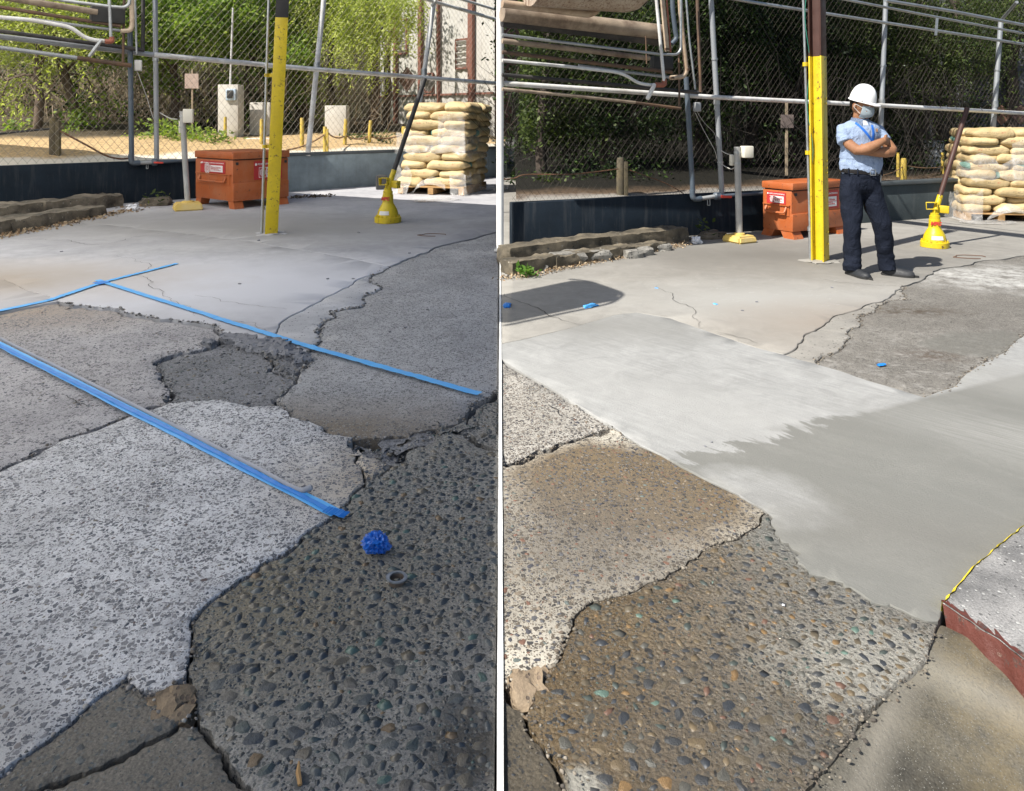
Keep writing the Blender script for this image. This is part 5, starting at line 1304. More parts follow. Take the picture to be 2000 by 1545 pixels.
# ------------------------------------------------------------------ roadside furniture seen through the fences
m_kiosk = simple('whitewashed_concrete', (.56, .53, .47), .85, var=.1, dirt=(.3, .26, .2), dirt_amt=.4, bump=.3)
m_stake = simple('yellow_painted_stake', (.50, .36, .06), .8, var=.2, scale=8, dirt=(.22, .16, .09), dirt_amt=.6, bump=.4)
m_timber = simple('weathered_timber', (.09, .075, .05), .9, var=.3, scale=8, dirt=(.26, .20, .07), dirt_amt=.5, bump=.6)
def pillar(px0, px1, pyt, pyb, Y, dep, label, cat='pillar', m=m_kiosk, name='concrete_pillar'):
    a_, b_ = P(px0, pyb, Y), P(px1, pyt, Y); w_, h_ = b_.x - a_.x, b_.z - a_.z
    o = empty(name, ((a_.x + b_.x) / 2, Y, a_.z), label, cat)
    bm = bmesh.new(); box(bm, (0, dep / 2, h_ / 2), (w_, dep, h_), bev=.02); finish('pillar_body', bm, m, o, 40); return o, w_, h_
o, w_, h_ = pillar(425, 465, 165, 284, 17.5, .4, 'tall white pillar with black electricity meter', 'meter pillar', name='meter_pillar')
bm = bmesh.new(); box(bm, (.09, -.03, h_ - .25), (.24, .07, .28), bev=.01); finish('meter_frame', bm, simple('light_blue_plastic', (.45, .55, .65), .4), o, 40)
bm = bmesh.new(); box(bm, (.08, -.075, h_ - .24), (.15, .03, .19), bev=.01); finish('meter_window', bm, m_dark, o, 40)
pipe('conduit_mast', [(-.02, .2, h_), (.02, .2, h_ + 1.15), (.05, .2, h_ + 1.9)], .025, m_galvw, o, 8)
o, w_, h_ = pillar(487, 527, 200, 282, 18.2, .4, 'second white pillar right of the meter pillar')
bm = bmesh.new(); box(bm, (-.2, -.01, .2), (.10, .03, .09)); finish('small_box', bm, m_grey, o, 0)
pillar(634, 676, 206, 286, 19, .4, 'short white pillar behind the yellow stakes')
pillar(1588, 1618, 245, 372, 12.5, .25, 'thin grey pillar between yellow column and man', m=m_grey)
pillar(1818, 1845, 275, 350, 13, .25, 'dull white pillar behind the leaning prop, sunny bay', m=m_grey)
def signplate(px0, px1, py0, py1, Y, m, label):
    a_, b_ = P(px0, py1, Y), P(px1, py0, Y); o = empty('notice_board', ((a_.x + b_.x) / 2, Y, a_.z), label, 'sign')
    bm = bmesh.new(); box(bm, (0, 0, (b_.z - a_.z) / 2), (b_.x - a_.x, .02, b_.z - a_.z), bev=.004); finish('board', bm, m, o, 0)
    bm = bmesh.new(); box(bm, (0, .03, -.35), (.035, .035, 1.6)); finish('stake', bm, m_twigL, o, 0)
signplate(361, 388, 144, 173, 16.8, simple('faded_pink_board', (.40, .30, .25), .8, var=.2, scale=12), 'faded pinkish square board on a stake beyond the fence, shaded bay')
signplate(1525, 1550, 224, 250, 11.4, simple('dim_pink_board', (.14, .11, .10), .8, var=.25, scale=14), 'dim square board beyond the fence left of yellow column, sunny bay')
o, w_, h_ = pillar(478, 530, 270, 288, 17.2, .3, 'low pale concrete step before the second pillar', 'concrete step', name='concrete_step')
pillar(146, 252, 264, 284, 17.6, .25, 'low grey concrete upstand in the roadside behind timber post', 'kerb', name='roadside_kerb')
def stake(px, pyt, pyb, wpx, Y, m, label, grp='painted stakes along the roadside', nm='stake', lean=0, split=False):
    a_ = P(px, pyb, Y); h_ = (pyb - pyt) / F * Y; w_ = wpx / F * Y
    o = empty(nm, a_, label, 'stake', grp)
    bm = bmesh.new()
    tube(bm, [(0, 0, -.15), (lean * .5, 0, h_ * .5), (lean, 0, h_ - .03), (lean, 0, h_)], [w_ * .5, w_ * .52, w_ * .48, w_ * .38], 9)
    finish('shaft', bm, m, o, 40)
    if split:
        bm = bmesh.new(); box(bm, (w_ * .62, -.02, h_ * .46), (w_ * .5, w_ * .5, h_ * .9), bev=.006); finish('brace', bm, m, o, 0)
stake(440, 228, 284, 6, 16.9, m_stake, 'thin yellow stake before the meter pillar')
stake(511, 232, 292, 7, 16.4, m_stake, 'yellow stake left of the yellow column, shaded bay')
stake(590, 230, 288, 8, 16.6, m_stake, 'yellow stake just right of the yellow column, shaded bay')
stake(635, 247, 298, 8, 16.0, m_stake, 'double yellow stake left of two single stakes, shaded bay', split=True)
stake(673, 232, 286, 7, 17.4, m_stake, 'middle yellow stake holding the rope, shaded bay', lean=.03)
stake(720, 235, 287, 7, 18.0, m_stake, 'right yellow stake holding the rope, shaded bay', lean=.05)
stake(789, 247, 294, 10, 18.5, m_stake, 'pale timber stake at the edge of the wrapped bags', lean=.0)
stake(105, 229, 318, 16, 13.2, m_timber, 'thick dark timber post against the fence, shaded bay', nm='timber_post', split=True)
stake(1212, 308, 392, 16, 9.2, m_timber, 'yellowed double timber post against the fence, sunny bay', nm='timber_post', split=True)
stake(1754, 298, 358, 6, 11.6, m_stake, 'thin stake left of thicker stake beside the man')
stake(1765, 309, 358, 11, 11.2, m_stake, 'thick short yellow stake right of the man, sunny bay')
stake(1841, 298, 350, 6, 12.0, m_stake, 'dim stake left of the leaning prop, sunny bay')
stake(1890, 297, 345, 5, 12.2, m_stake, 'dim stake right of the leaning prop, sunny bay')
m_rope = simple('tan_rope', (.24, .14, .07), .9, bump=.3)
def rope(a, b, sag, r_, label):
    a, b = Vector(a), Vector(b); cable([a, a.lerp(b, .25) - Vector((0, 0, sag * .75)), a.lerp(b, .5) - Vector((0, 0, sag)), a.lerp(b, .75) - Vector((0, 0, sag * .75)), b], r_, m_rope, label, 'rope', 4)
rope(P(560, 293, 14.9), P(635, 262, 16), .06, .02, 'tan rope rising from the wall to the double stake, shaded bay')
rope(P(638, 258, 16), P(673, 266, 17.4), .08, .02, 'tan rope between double stake and middle stake, shaded bay')
rope(P(673, 264, 17.4), P(720, 266, 18), .08, .02, 'tan rope between the middle and right stakes, shaded bay')
rope(P(720, 266, 18), P(789, 262, 18.5), .08, .02, 'tan rope from right stake to the pale timber stake, shaded bay')
rope(P(1726, 342, 10.5), P(1764, 325, 11.2), .02, .008, 'thin rope from wall to thick stake beside the man')
rope(P(1768, 323, 11.2), P(1841, 326, 12), .03, .008, 'thin rope between the thick stake and dim stake, sunny bay')
rope(P(1841, 326, 12), P(1890, 324, 12.2), .03, .008, 'thin rope behind the leaning prop, sunny bay')
# high crown added above the view to keep the thicket below in shade
def high_crown(ells, n, m, size, label, px, Y, r0):
    tree(at(px, Y, .6), 6.2, r0, (.1, 0), ells, n, m, size, label, GR, bark=m_barkd, limbs=9, clumps=150, spread=.3)
high_crown([(3.6, 11.4, 5.0, 1.7, 1.4, .9), (4.9, 12.6, 5.4, 1.7, 1.5, 1.0), (3.0, 13, 5.8, 1.3, 1.3, .8)], 10000, lf_shade, .15, 'tall dark tree behind the orange chest, high crown added for shade, sunny bay', 1475, 13.6, .12)

# ------------------------------------------------------------------ steel columns
m_yel = simple('yellow_gloss_paint', (.64, .475, .012), .4, var=.08, scale=5, dirt=(.36, .24, .03), dirt_amt=.45, bump=.2, bscale=60, chips=((.10, .06, .03), 22, .585))
m_brownst = simple('brown_red_primer', (.070, .030, .022), .55, var=.15, scale=8)
m_charst = simple('charcoal_primer', (.035, .033, .033), .6, var=.15, scale=8)
def column(px, py, topx, z_split, z_top, n, w_, d_, m_up, label, conduit_px, pads):
    b = G(px, py); Y = b.y
    lean = ((topx - px) / F * Y) / (CH + HY / F * Y)
    o = empty('steel_column', b, label, 'column')
    n = Vector(n).normalized(); t = Vector((-n.y, n.x, 0))
    R_ = Matrix(((t.x, n.x, 0), (t.y, n.y, 0), (0, 0, 1))).to_4x4()
    def sec(z0, z1, nm, m, grow=0):
        bm = bmesh.new(); tf = .016
        h = z1 - z0
        box(bm, (0, d_ / 2 - tf / 2, (z0 + z1) / 2), (w_, tf, h), bev=.002); box(bm, (0, -d_ / 2 + tf / 2, (z0 + z1) / 2), (w_, tf, h), bev=.002)
        box(bm, (0, 0, (z0 + z1) / 2), (.012, d_ - 2 * tf - .001, h))
        for v in bm.verts: v.co = R_ @ v.co; v.co.x += lean * v.co.z
        finish(nm, bm, m, o, 30)
    sec(0, z_split, 'lower_section', m_yel); sec(z_split + .001, z_top, 'upper_section', m_up)
    bm = bmesh.new()
    for (u, z) in pads:
        p_ = R_ @ Vector((u * w_, d_ / 2 + .004, z)); p_.x += lean * z
        q_ = R_ @ Vector((u * w_, d_ / 2 + .012, z)); q_.x += lean * z
        tube(bm, [p_, q_], .010, 8)
    finish('bolt', bm, m_yel, o, 40)
    bm = bmesh.new(); rock(bm, (0, 0, -.004), (.30, .26, .026), .4, int(px), .3, 5); finish('grout_pad', bm, m_apron if px < 976 else m_apron2, o, 40)
    # conduit strapped to the column
    c0 = G(conduit_px[0], conduit_px[1]) - b; ct = P(conduit_px[2], 0, Y) - b
    k = (ct - c0) / (ct.z - c0.z); c1 = c0 + k * (z_top - .02)
    bm = bmesh.new(); tube(bm, [c0, c0 + k * .35], .020, 10); tube(bm, [c0 + k * .35, c1], .014 * Y / 7.5, 10); finish('conduit', bm, m_galv, o, 40)
    for z in (.32, 1.1, 2.0):
        p_ = c0 + k * z; bm = bmesh.new(); box(bm, p_ + Vector((.05, .02, 0)), (.12, .02, .045)); tube(bm, [p_ - Vector((0, 0, .02)), p_ + Vector((0, 0, .02))], .026, 10)
        finish('strap', bm, m_yel if z > .5 else m_galv, o, 30)
    return o, c0, k, b
oL, cL, kL, bL = column(530, 456, 552, 2.72, 3.6, (.30, -.954), .155, .15, m_charst, 'yellow painted steel column with charcoal top, shaded bay', (511, 456, 525), [(.2, .28), (-.2, .9), (.2, 1.3), (.2, 1.36), (.2, 1.9), (.2, 2.0)])
oR, cR, kR, bR = column(1602, 510, 1595, 2.08, 4.0, (.70, -.714), .135, .13, m_brownst, 'yellow painted steel column with brown top beside the man', (1584, 508, 1569), [(.2, .18), (.2, .3), (.2, .9), (.2, .95), (.2, 1.02), (.2, 1.6), (.2, 1.65)])
m_gwire = simple('green_wire', (.03, .22, .15), .5, bump=0)
P_ = [bR + cR + kR * z + Vector((.02 + .022 * math.sin(z * 7), -.02 - .01 * math.cos(z * 5), 0)) for z in np.linspace(.7, 3.3, 26)]
bm = bmesh.new(); tube(bm, P_, .0035, 5); finish('green_wire', bm, m_gwire, oR, 60).location = -bR
# ------------------------------------------------------------------ yellow footed leaning props
def prop(px, py, wpx, htop, tip, m_pole, label):
    b = G(px, py); Y = b.y; s_ = wpx / F * Y / 2
    b.y += s_ * .8
    o = empty('leaning_prop', b, label, 'prop')
    bm = bmesh.new()
    sq = lambda a, z: (abs(math.cos(a)) ** 4 + abs(math.sin(a)) ** 4) ** -.25 if z < .30 * s_ else (1.0 if z > .6 * s_ else .5 + .5 * (abs(math.cos(a)) ** 4 + abs(math.sin(a)) ** 4) ** -.25)
    lathe(bm, [(s_ * .94, 0), (s_ * .97, .03 * s_), (s_ * .97, .40 * s_), (s_ * .90, .44 * s_)], 40, shape=lambda a, z: 1 + .03 * math.cos(4 * a))
    finish('flange_base', bm, m_yel, o, 35)
    bm = bmesh.new()
    lathe(bm, [(s_ * .80, .42 * s_), (s_ * .78, .62 * s_), (s_ * .70, .92 * s_), (s_ * .56, 1.2 * s_), (s_ * .43, 1.42 * s_), (s_ * .40, 1.55 * s_), (s_ * .40, 2.05 * s_), (s_ * .36, 2.08 * s_), (s_ * .36, 2.35 * s_), (s_ * .29, 2.37 * s_), (s_ * .29, 2.55 * s_), (s_ * .2, 2.57 * s_)], 32)
    finish('bell_housing', bm, m_yel, o, 35)
    for k in range(16):
        a = 2 * math.pi * k / 16; bm = bmesh.new(); lathe(bm, [(.055 * s_, .44 * s_), (.055 * s_, .54 * s_), (.035 * s_, .55 * s_)], 6, c=(s_ * .86 * math.cos(a), s_ * .86 * math.sin(a), 0)); finish('bolt', bm, m_yel, o, 30)
    # red letters and pale label on the housing
    def decal(nm, z0, z1, a0, a1, rad, m):
        bm = bmesh.new(); pr = None
        for k in range(9):
            a = a0 + (a1 - a0) * k / 8; c = [bm.verts.new((rad(z) * math.cos(a) * 1.012, rad(z) * math.sin(a) * 1.012, z)) for z in (z0, z1)]
            if pr: bm.faces.new((pr[0], c[0], c[1], pr[1]))
            pr = c
        finish(nm, bm, m, o, 60)
    decal('label_sticker', .62 * s_, .90 * s_, R(225), R(285), lambda z: s_ * (.795 if z < .7 * s_ else .715), m_white)
    fc = bpy.data.curves.new('red_letters', 'FONT'); fc.body = 'MPC'; fc.size = .33 * s_; fc.extrude = .004; fc.align_x = 'CENTER'; fc.align_y = 'CENTER'; fc.shear = .2; fc.offset = .004
    t_ = bpy.data.objects.new('red_letters', fc); COL.objects.link(t_); va = R(250)
    me = bpy.data.meshes.new_from_object(t_); bpy.data.objects.remove(t_); t_ = link('red_letters', me, m_redp, o)
    t_.location = (.412 * s_ * math.cos(va), .412 * s_ * math.sin(va), 1.78 * s_); t_.rotation_euler = (R(90), 0, va + R(90))
    # pole
    tp = P(tip[0], tip[1], Y + s_ * .8 + .15) - b; p0 = Vector((0, 0, 2.5 * s_)); d = (tp - p0); pr_ = .175 * s_
    bm = bmesh.new(); tube(bm, [p0, p0 + d * .17], pr_ * 1.15, 16); finish('pole_foot', bm, m_yel, o, 40)
    bm = bmesh.new(); tube(bm, [p0 + d * .165, tp], pr_, 16); finish('pole', bm, m_pole, o, 40)
    # clamp: two open steel loops on either side of the foot
    cz_ = 2.95 * s_; cd_ = p0 + d * ((cz_ - p0.z) / d.z)
    for sx, an in ((-1, .5), (1, -.6)):
        bm = bmesh.new(); L_ = .78 * s_; H_ = .50 * s_; th = .06 * s_; dp = .34 * s_
        for cx_, cz2, a_, h_ in ((0, H_ / 2, L_, th), (0, -H_ / 2, L_, th), (-L_ / 2 + th / 2, 0, th, H_), (L_ / 2 - th / 2, 0, th, H_)):
            box(bm, (cx_, 0, cz2), (a_, dp, h_), bev=.012 * s_ * 3)
        if sx > 0: box(bm, (0, -dp / 2 - .004, 0), (L_, .012, H_), bev=.004)
        finish('clamp_loop', bm, m_yel, o, 30, loc=cd_ + Vector((sx * .42 * s_, -.12 * s_, -.02 * sx)), rot=(0, sx * .05, an * sx))
    bm = bmesh.new(); tube(bm, [Vector((-.12 * s_, -.22 * s_, 2.05 * s_)), Vector((-.12 * s_, -.20 * s_, 2.9 * s_))], .06 * s_, 8); tube(bm, [Vector((.1 * s_, -.24 * s_, 2.55 * s_)), Vector((.26 * s_, -.1 * s_, 2.2 * s_))], .05 * s_, 8); finish('clamp_bolt', bm, m_yel, o, 40)
prop(754, 437, 53, 0, (830, 153), m_charst, 'yellow bell footed prop with charcoal leaning pole, shaded bay')
prop(1838, 486, 53, 0, (1889, 211), m_brownst, 'yellow bell footed prop with brown leaning pole, sunny bay')

# ------------------------------------------------------------------ orange chests
m_or = simple('orange_chest_paint', (.44, .11, .028), .5, var=.12, scale=3, dirt=(.36, .17, .09), dirt_amt=.5, bump=.12, chips=((.09, .05, .035), 20, .60))
m_sign = simple('red_sign_print', (.46, .035, .035), .45, var=.05, bump=0)
m_signw = simple('white_sign_print', (.75, .73, .72), .45, var=.03, bump=0)
def text(body, size, loc, rot, m, parent, ext=.0015, name='lettering', ax='LEFT'):
    fc = bpy.data.curves.new(name, 'FONT'); fc.body = body; fc.size = size; fc.extrude = ext; fc.align_x = ax; fc.align_y = 'CENTER'; fc.offset = size * .012
    t_ = bpy.data.objects.new(name, fc); COL.objects.link(t_); fc.materials.append(m); me = bpy.data.meshes.new_from_object(t_); bpy.data.objects.remove(t_)
    o = link(name, me, m, parent); o.location = loc; o.rotation_euler = rot; return o
def chest(near, ax, L, D, H, label, flip=False):
    """near = ground corner facing the camera; ax = angle of the long front; depth goes left"""
    o = empty('storage_chest', near, label, 'chest', rz=ax)
    fh = .11 * H / .8; lh = .13 * H
    # local: x along the front, y into depth
    bm = bmesh.new(); z0, z1 = fh, H - lh
    box(bm, (L / 2, D / 2, (z0 + z1) / 2), (L, D, z1 - z0), bev=.006)
    finish('chest_body', bm, m_or, o, 30)
    bm = bmesh.new(); box(bm, (L / 2, -.008, z0 + (z1 - z0) * .22), (L + .006, .02, (z1 - z0) * .44), bev=.007); finish('lower_front_panel', bm, m_or, o, 30)
    bm = bmesh.new(); box(bm, (L / 2, D / 2, z1 + .008), (L - .03, D - .03, .016)); finish('lid_gap', bm, m_dark, o, 0)
    bm = bmesh.new(); box(bm, (L / 2, D / 2 - .01, z1 + .016 + lh / 2), (L + .03, D + .04, lh), bev=.012); finish('lid', bm, m_or, o, 30)
    for x, y in ((.09 * L, .09), (.91 * L, .09), (.09 * L, D - .09), (.91 * L, D - .09)):
        bm = bmesh.new(); vs = box(bm, (x, y, fh / 2), (.16 * L, .16, fh))
        for v in vs:
            if v.co.z < fh * .4: v.co.y += (-.05 if y < D / 2 else .05); v.co.x += (-.0)
        finish('foot', bm, m_or, o, 0)
    # recessed handle on the left end
    for zz, hh in ((z0 + (z1 - z0) * .43, 0),):
        bm = bmesh.new(); box(bm, (-.004, D * .5, zz + .06 * H), (.012, D * .86, .19 * H)); finish('handle_recess', bm, m_or, o, 0)
        bm = bmesh.new(); tube(bm, bend([(-.012, D * .16, zz + .12 * H), (-.05, D * .16, zz + .02 * H), (-.05, D * .84, zz + .02 * H), (-.012, D * .84, zz + .12 * H)], .03), .014, 8); finish('handle', bm, m_or, o, 40)
        bm = bmesh.new(); box(bm, (-.012, D * .5, zz + .155 * H), (.03, D * .92, .012)); finish('handle_lip', bm, m_or, o, 0)
    for x in (.07 * L, .95 * L):
        bm = bmesh.new(); box(bm, (x, -.004, z1 - .06 * H), (.045 * L, .012, .05 * H), bev=.004); finish('lock_slot', bm, m_dark, o, 0)
    # signs
    def sign(parent_o, w_, h_, M, nm='fire_sign'):
        e = empty(nm, (0, 0, 0)); e.parent = o; e.matrix_local = M
        bm = bmesh.new(); box(bm, (0, 0, 0), (w_, .006, h_), bev=.002); finish('sign_face', bm, m_sign, e, 0)
        bm = bmesh.new(); box(bm, (.04 * w_, -.005, -.12 * h_), (w_ * .74, .004, h_ * .55), bev=.0015); finish('white_panel', bm, m_signw, e, 0)
        bm = bmesh.new(); box(bm, (-.20 * w_, -.0085, -.12 * h_), (w_ * .24, .003, h_ * .49)); finish('red_square', bm, m_sign, e, 0)
        bm = bmesh.new()
        for r0, r1 in ((.105, .088), (.076, .062), (.050, .036), (.018, .001)):
            k0 = [bm.verts.new((-.20 * w_ + r0 * w_ * math.cos(2 * math.pi * k / 24), -.0108, -.12 * h_ + r0 * w_ * 1.15 * math.sin(2 * math.pi * k / 24))) for k in range(24)]
            k1 = [bm.verts.new((-.20 * w_ + r1 * w_ * math.cos(2 * math.pi * k / 24), -.0108, -.12 * h_ + r1 * w_ * 1.15 * math.sin(2 * math.pi * k / 24))) for k in range(24)]
            for k in range(24): bm.faces.new((k0[k], k0[(k + 1) % 24], k1[(k + 1) % 24], k1[k]))
        finish('hose_symbol', bm, m_signw, e, 0)
        bm = bmesh.new(); lathe(bm, [(.03 * w_, 0), (.035 * w_, .06 * h_), (.02 * w_, .12 * h_), (.004, .14 * h_)], 8, c=(-.43 * w_, -.004, .26 * h_)); finish('crest', bm, m_signw, e, 0)
        rt = (R(90), 0, 0)
        text('EQUIPO CONTRA INCENDIOS', h_ * .125, (-.37 * w_, -.0042, .33 * h_), rt, m_signw, e).scale.x = w_ * .85 / (h_ * .125 * 14.2)
        t1 = text('Fire Hose', h_ * .16, (-.05 * w_, -.0075, -.01 * h_), rt, m_sign, e); t1.scale.x = .43 * w_ / (h_ * .16 * 4.4)
        t2 = text('Manguera\nde Incendios', h_ * .10, (-.05 * w_, -.0075, -.20 * h_), rt, m_sign, e); t2.scale.x = .43 * w_ / (h_ * .10 * 5.6)
        bm = bmesh.new(); box(bm, (.165 * w_, -.008, -.10 * h_), (.46 * w_, .002, .008 * h_ + .002)); finish('divider', bm, m_sign, e, 0)
    sign(o, L * .52, H * .34, Matrix.Translation((L * .62, -.005, z1 - .20 * H)))
    sign(o, D * .66, H * .22, Matrix.Translation((-.005, D * .52, z1 - .14 * H)) @ Matrix.Rotation(R(-90), 4, 'Z'))
    return o
nL = G(455, 409); chest(nL, math.atan2(.78, .62), 1.02, 1.18, .90, 'orange steel storage chest with fire hose signs, shaded bay')
nR = G(1546, 468); chest(nR, R(31), 1.02, .42, .66, 'orange steel storage chest with fire hose signs behind the man')

# ------------------------------------------------------------------ grey sensor posts on yellow blocks
m_conc_y = simple('chalky_yellow_paint', (.62, .44, .11), .8, var=.12, dirt=(.45, .40, .30), dirt_amt=.5, bump=.4)
m_pgrey = simple('chipped_grey_post', (.40, .40, .39), .6, .2, var=.2, scale=12, dirt=(.22, .19, .15), dirt_amt=.5)
m_cream = simple('cream_plastic', (.70, .66, .56), .45, var=.05, bump=0)
def sensor(px0, px1, pyb, pole, box_px, label, face):
    b = G((px0 + px1) / 2, pyb); Y = b.y; w_ = (px1 - px0) / F * Y; b.y += w_ * .4; Y = b.y
    o = empty('sensor_post', b, label, 'post', rz=0)
    bm = bmesh.new(); hb = w_ * .20; vs = box(bm, (0, 0, hb / 2), (w_ * .74, w_ * .74, hb), .5)
    for v in vs:
        if v.co.z > hb * .6: v.co.x *= .86; v.co.y *= .86
    bmesh.ops.bevel(bm, geom=bm.edges[:], offset=.02, segments=2, affect='EDGES'); finish('yellow_block', bm, m_conc_y, o, 30)
    bm = bmesh.new(); lathe(bm, [(w_ * .16, hb), (w_ * .15, hb + .02), (w_ * .08, hb + .03)], 14); finish('grout_collar', bm, m_conc_y, o, 40)
    t_ = P(pole[0], pole[1], Y) - b; r_ = (6.3 if px0 > 976 else 5.2) / F * Y
    bm = bmesh.new(); tube(bm, [(0, 0, hb * .8), t_ * .5, t_], r_, 14); finish('pole', bm, m_pgrey, o, 40)
    a_, c_ = P(box_px[0], box_px[3], Y) - b, P(box_px[1], box_px[2], Y) - b
    bw, bh = c_.x - a_.x, c_.z - a_.z
    bm = bmesh.new(); box(bm, ((a_.x + c_.x) / 2, -.02, (a_.z + c_.z) / 2), (bw, bw * .8, bh), face, .012); hd = finish('sensor_box', bm, m_cream, o, 40)
    bm = bmesh.new(); box(bm, (t_.x - r_ * .9, .06, t_.z - bh * 1.15), (bw * .55, bw * .4, bh * .9), face, .008); finish('back_box', bm, m_cream, o, 40)
    for dz in (.05, .17):
        bm = bmesh.new(); tube(bm, [t_ - Vector((0, 0, dz * Y / 8)), t_ - Vector((0, 0, dz * Y / 8 + .025))], r_ * 1.12, 14); finish('clamp_band', bm, m_galv, o, 40)
sensor(1418, 1488, 477, (1440, 287), (1447, 1468, 285, 308), 'grey post with cream sensor box on yellow concrete block, sunny bay', .25)
sensor(317, 390, 413, (356, 217), (360, 378, 213, 240), 'grey post with cream sensor box on yellow concrete block, shaded bay', .25)
cable([PR(1408, 294, .0), PR(1422, 301, .12), PR(1443, 304, .25)], .006, m_wwire, 'upper white cable from fence post to sensor post, sunny bay')
cable([PR(1408, 320, .0), PR(1420, 327, .12), PR(1430, 330, .2), PR(1442, 321, .25)], .006, m_wwire, 'lower looping white cable from fence post to sensor post, sunny bay')
cable([PL(312, 220, .0), PL(332, 231, .3), PL(346, 233, .6)], .010, m_wwire, 'white cable from fence post to sensor post, shaded bay')

# ------------------------------------------------------------------ pallets of bags
s = N('tan_paper_sack')
sx = s.n('ShaderNodeSeparateXYZ'); s.l(s.vec, sx.inputs[0])
c = s.ramp(s.noise(5, 5, .65), [(.3, (.46, .34, .165)), (.7, (.58, .45, .25))])
oi = s.n('ShaderNodeObjectInfo'); c = s.mix(1.0, c, s.ramp(oi.outputs['Random'], [(0, .88), (1, 1.08)]), 'MULTIPLY')
grn = s.math('MULTIPLY', s._rng(sx.outputs[0], .245, .25), s.math('GREATER_THAN', s.math('ADD', sx.outputs[2], s.math('MULTIPLY', sx.outputs[1], .3)), -.01)); c = s.mix(s.math('MULTIPLY', grn, s.math('GREATER_THAN', oi.outputs['Random'], .72)), c, (.11, .22, .18))
# faint print: rows of short marks on the sides
pr = s.math('MULTIPLY', s.ramp(s.noise(60, 2, .6, sc=(1, 1, .4)), [(.55, 0), (.6, 1)], 'LINEAR'), s.math('MULTIPLY', s.math('LESS_THAN', s.math('ABSOLUTE', s.math('ADD', sx.outputs[2], -.012)), .011), s.math('LESS_THAN', s.math('ABSOLUTE', s.math('ADD', sx.outputs[0], .04)), .085)))
c = s.mix(s.math('MULTIPLY', pr, .9), c, (.16, .12, .08))
rd = s.math('MULTIPLY', s.math('LESS_THAN', s.math('ABSOLUTE', s.math('ADD', sx.outputs[2], -.010)), .011), s.math('LESS_THAN', s.math('ABSOLUTE', s.math('ADD', sx.outputs[0], -.12)), .03))
c = s.mix(s.math('MULTIPLY', rd, s.ramp(s.noise(70, 2), [(.45, 0), (.55, .7)])), c, (.42, .10, .06))
s.set(c, .6, 0, .35)
wr = s.math('ADD', s.noise(14, 4, .6, 1.2), s.math('MULTIPLY', s.noise(9, 3, .6, sc=(1, 1, 7)), .6)); s.bump(wr, .55, .02); m_sack = s.m
SACK = []
for v_ in range(4):
    bm = bmesh.new(); nu, nv = 36, 16; rings = []
    for i in range(nv + 1):
        ph = -math.pi / 2 + math.pi * i / nv; ring = []
        for j in range(nu):
            th = 2 * math.pi * j / nu
            sg = lambda x, e: math.copysign(abs(x) ** e, x)
            x = .30 * sg(math.cos(ph), .55) * sg(math.cos(th), .38); y = .20 * sg(math.cos(ph), .55) * sg(math.sin(th), .38); z = .072 * sg(math.sin(ph), .75)
            e_ = abs(x) / .30; z *= 1 - .28 * e_ ** 4
            q = Vector((x, y, z)); nz = noise.noise_vector(q * 7 + Vector((v_ * 9, 0, 0))) * .019 + noise.noise_vector(q * 19 + Vector((v_ * 9, 4, 0))) * .010
            ring.append(bm.verts.new(q + nz))
        rings.append(ring)
    for i in range(nv):
        for j in range(nu): bm.faces.new((rings[i][j], rings[i][(j + 1) % nu], rings[i + 1][(j + 1) % nu], rings[i + 1][j]))
    bmesh.ops.remove_doubles(bm, verts=bm.verts[:], dist=.0015)
    me = bpy.data.meshes.new('paper_sack'); bmesh.ops.recalc_face_normals(bm, faces=bm.faces[:]); bm.to_mesh(me); bm.free()
    me.polygons.foreach_set('use_smooth', [True] * len(me.polygons)); me.materials.append(m_sack); SACK.append(me)
m_pal = simple('pallet_wood', (.40, .24, .10), .85, var=.25, scale=4, bump=.4, sc=(1, 6, 6))
s = N('stretch_wrap'); s.set((.85, .84, .82), .12, 0, .6); tb = s.n('ShaderNodeBsdfTransparent'); mx = s.n('ShaderNodeMixShader')
s.l(s.ramp(s.noise(3.2, 6, .75, 1.0), [(.35, .06), (.58, .28), (.75, .6)]), mx.inputs[0]); s.l(tb.outputs[0], mx.inputs[1]); s.l(s.b.outputs[0], mx.inputs[2]); s.l(mx.outputs[0], s.out.inputs[0]); s.bump(s.noise(7, 5, .6, 1), .8, .03); m_wrap = s.m
ORD = ['top', 'second from top', 'third from top', 'fourth from top', 'fifth from top', 'sixth from top', 'fourth from bottom', 'third from bottom', 'second from bottom', 'bottom']
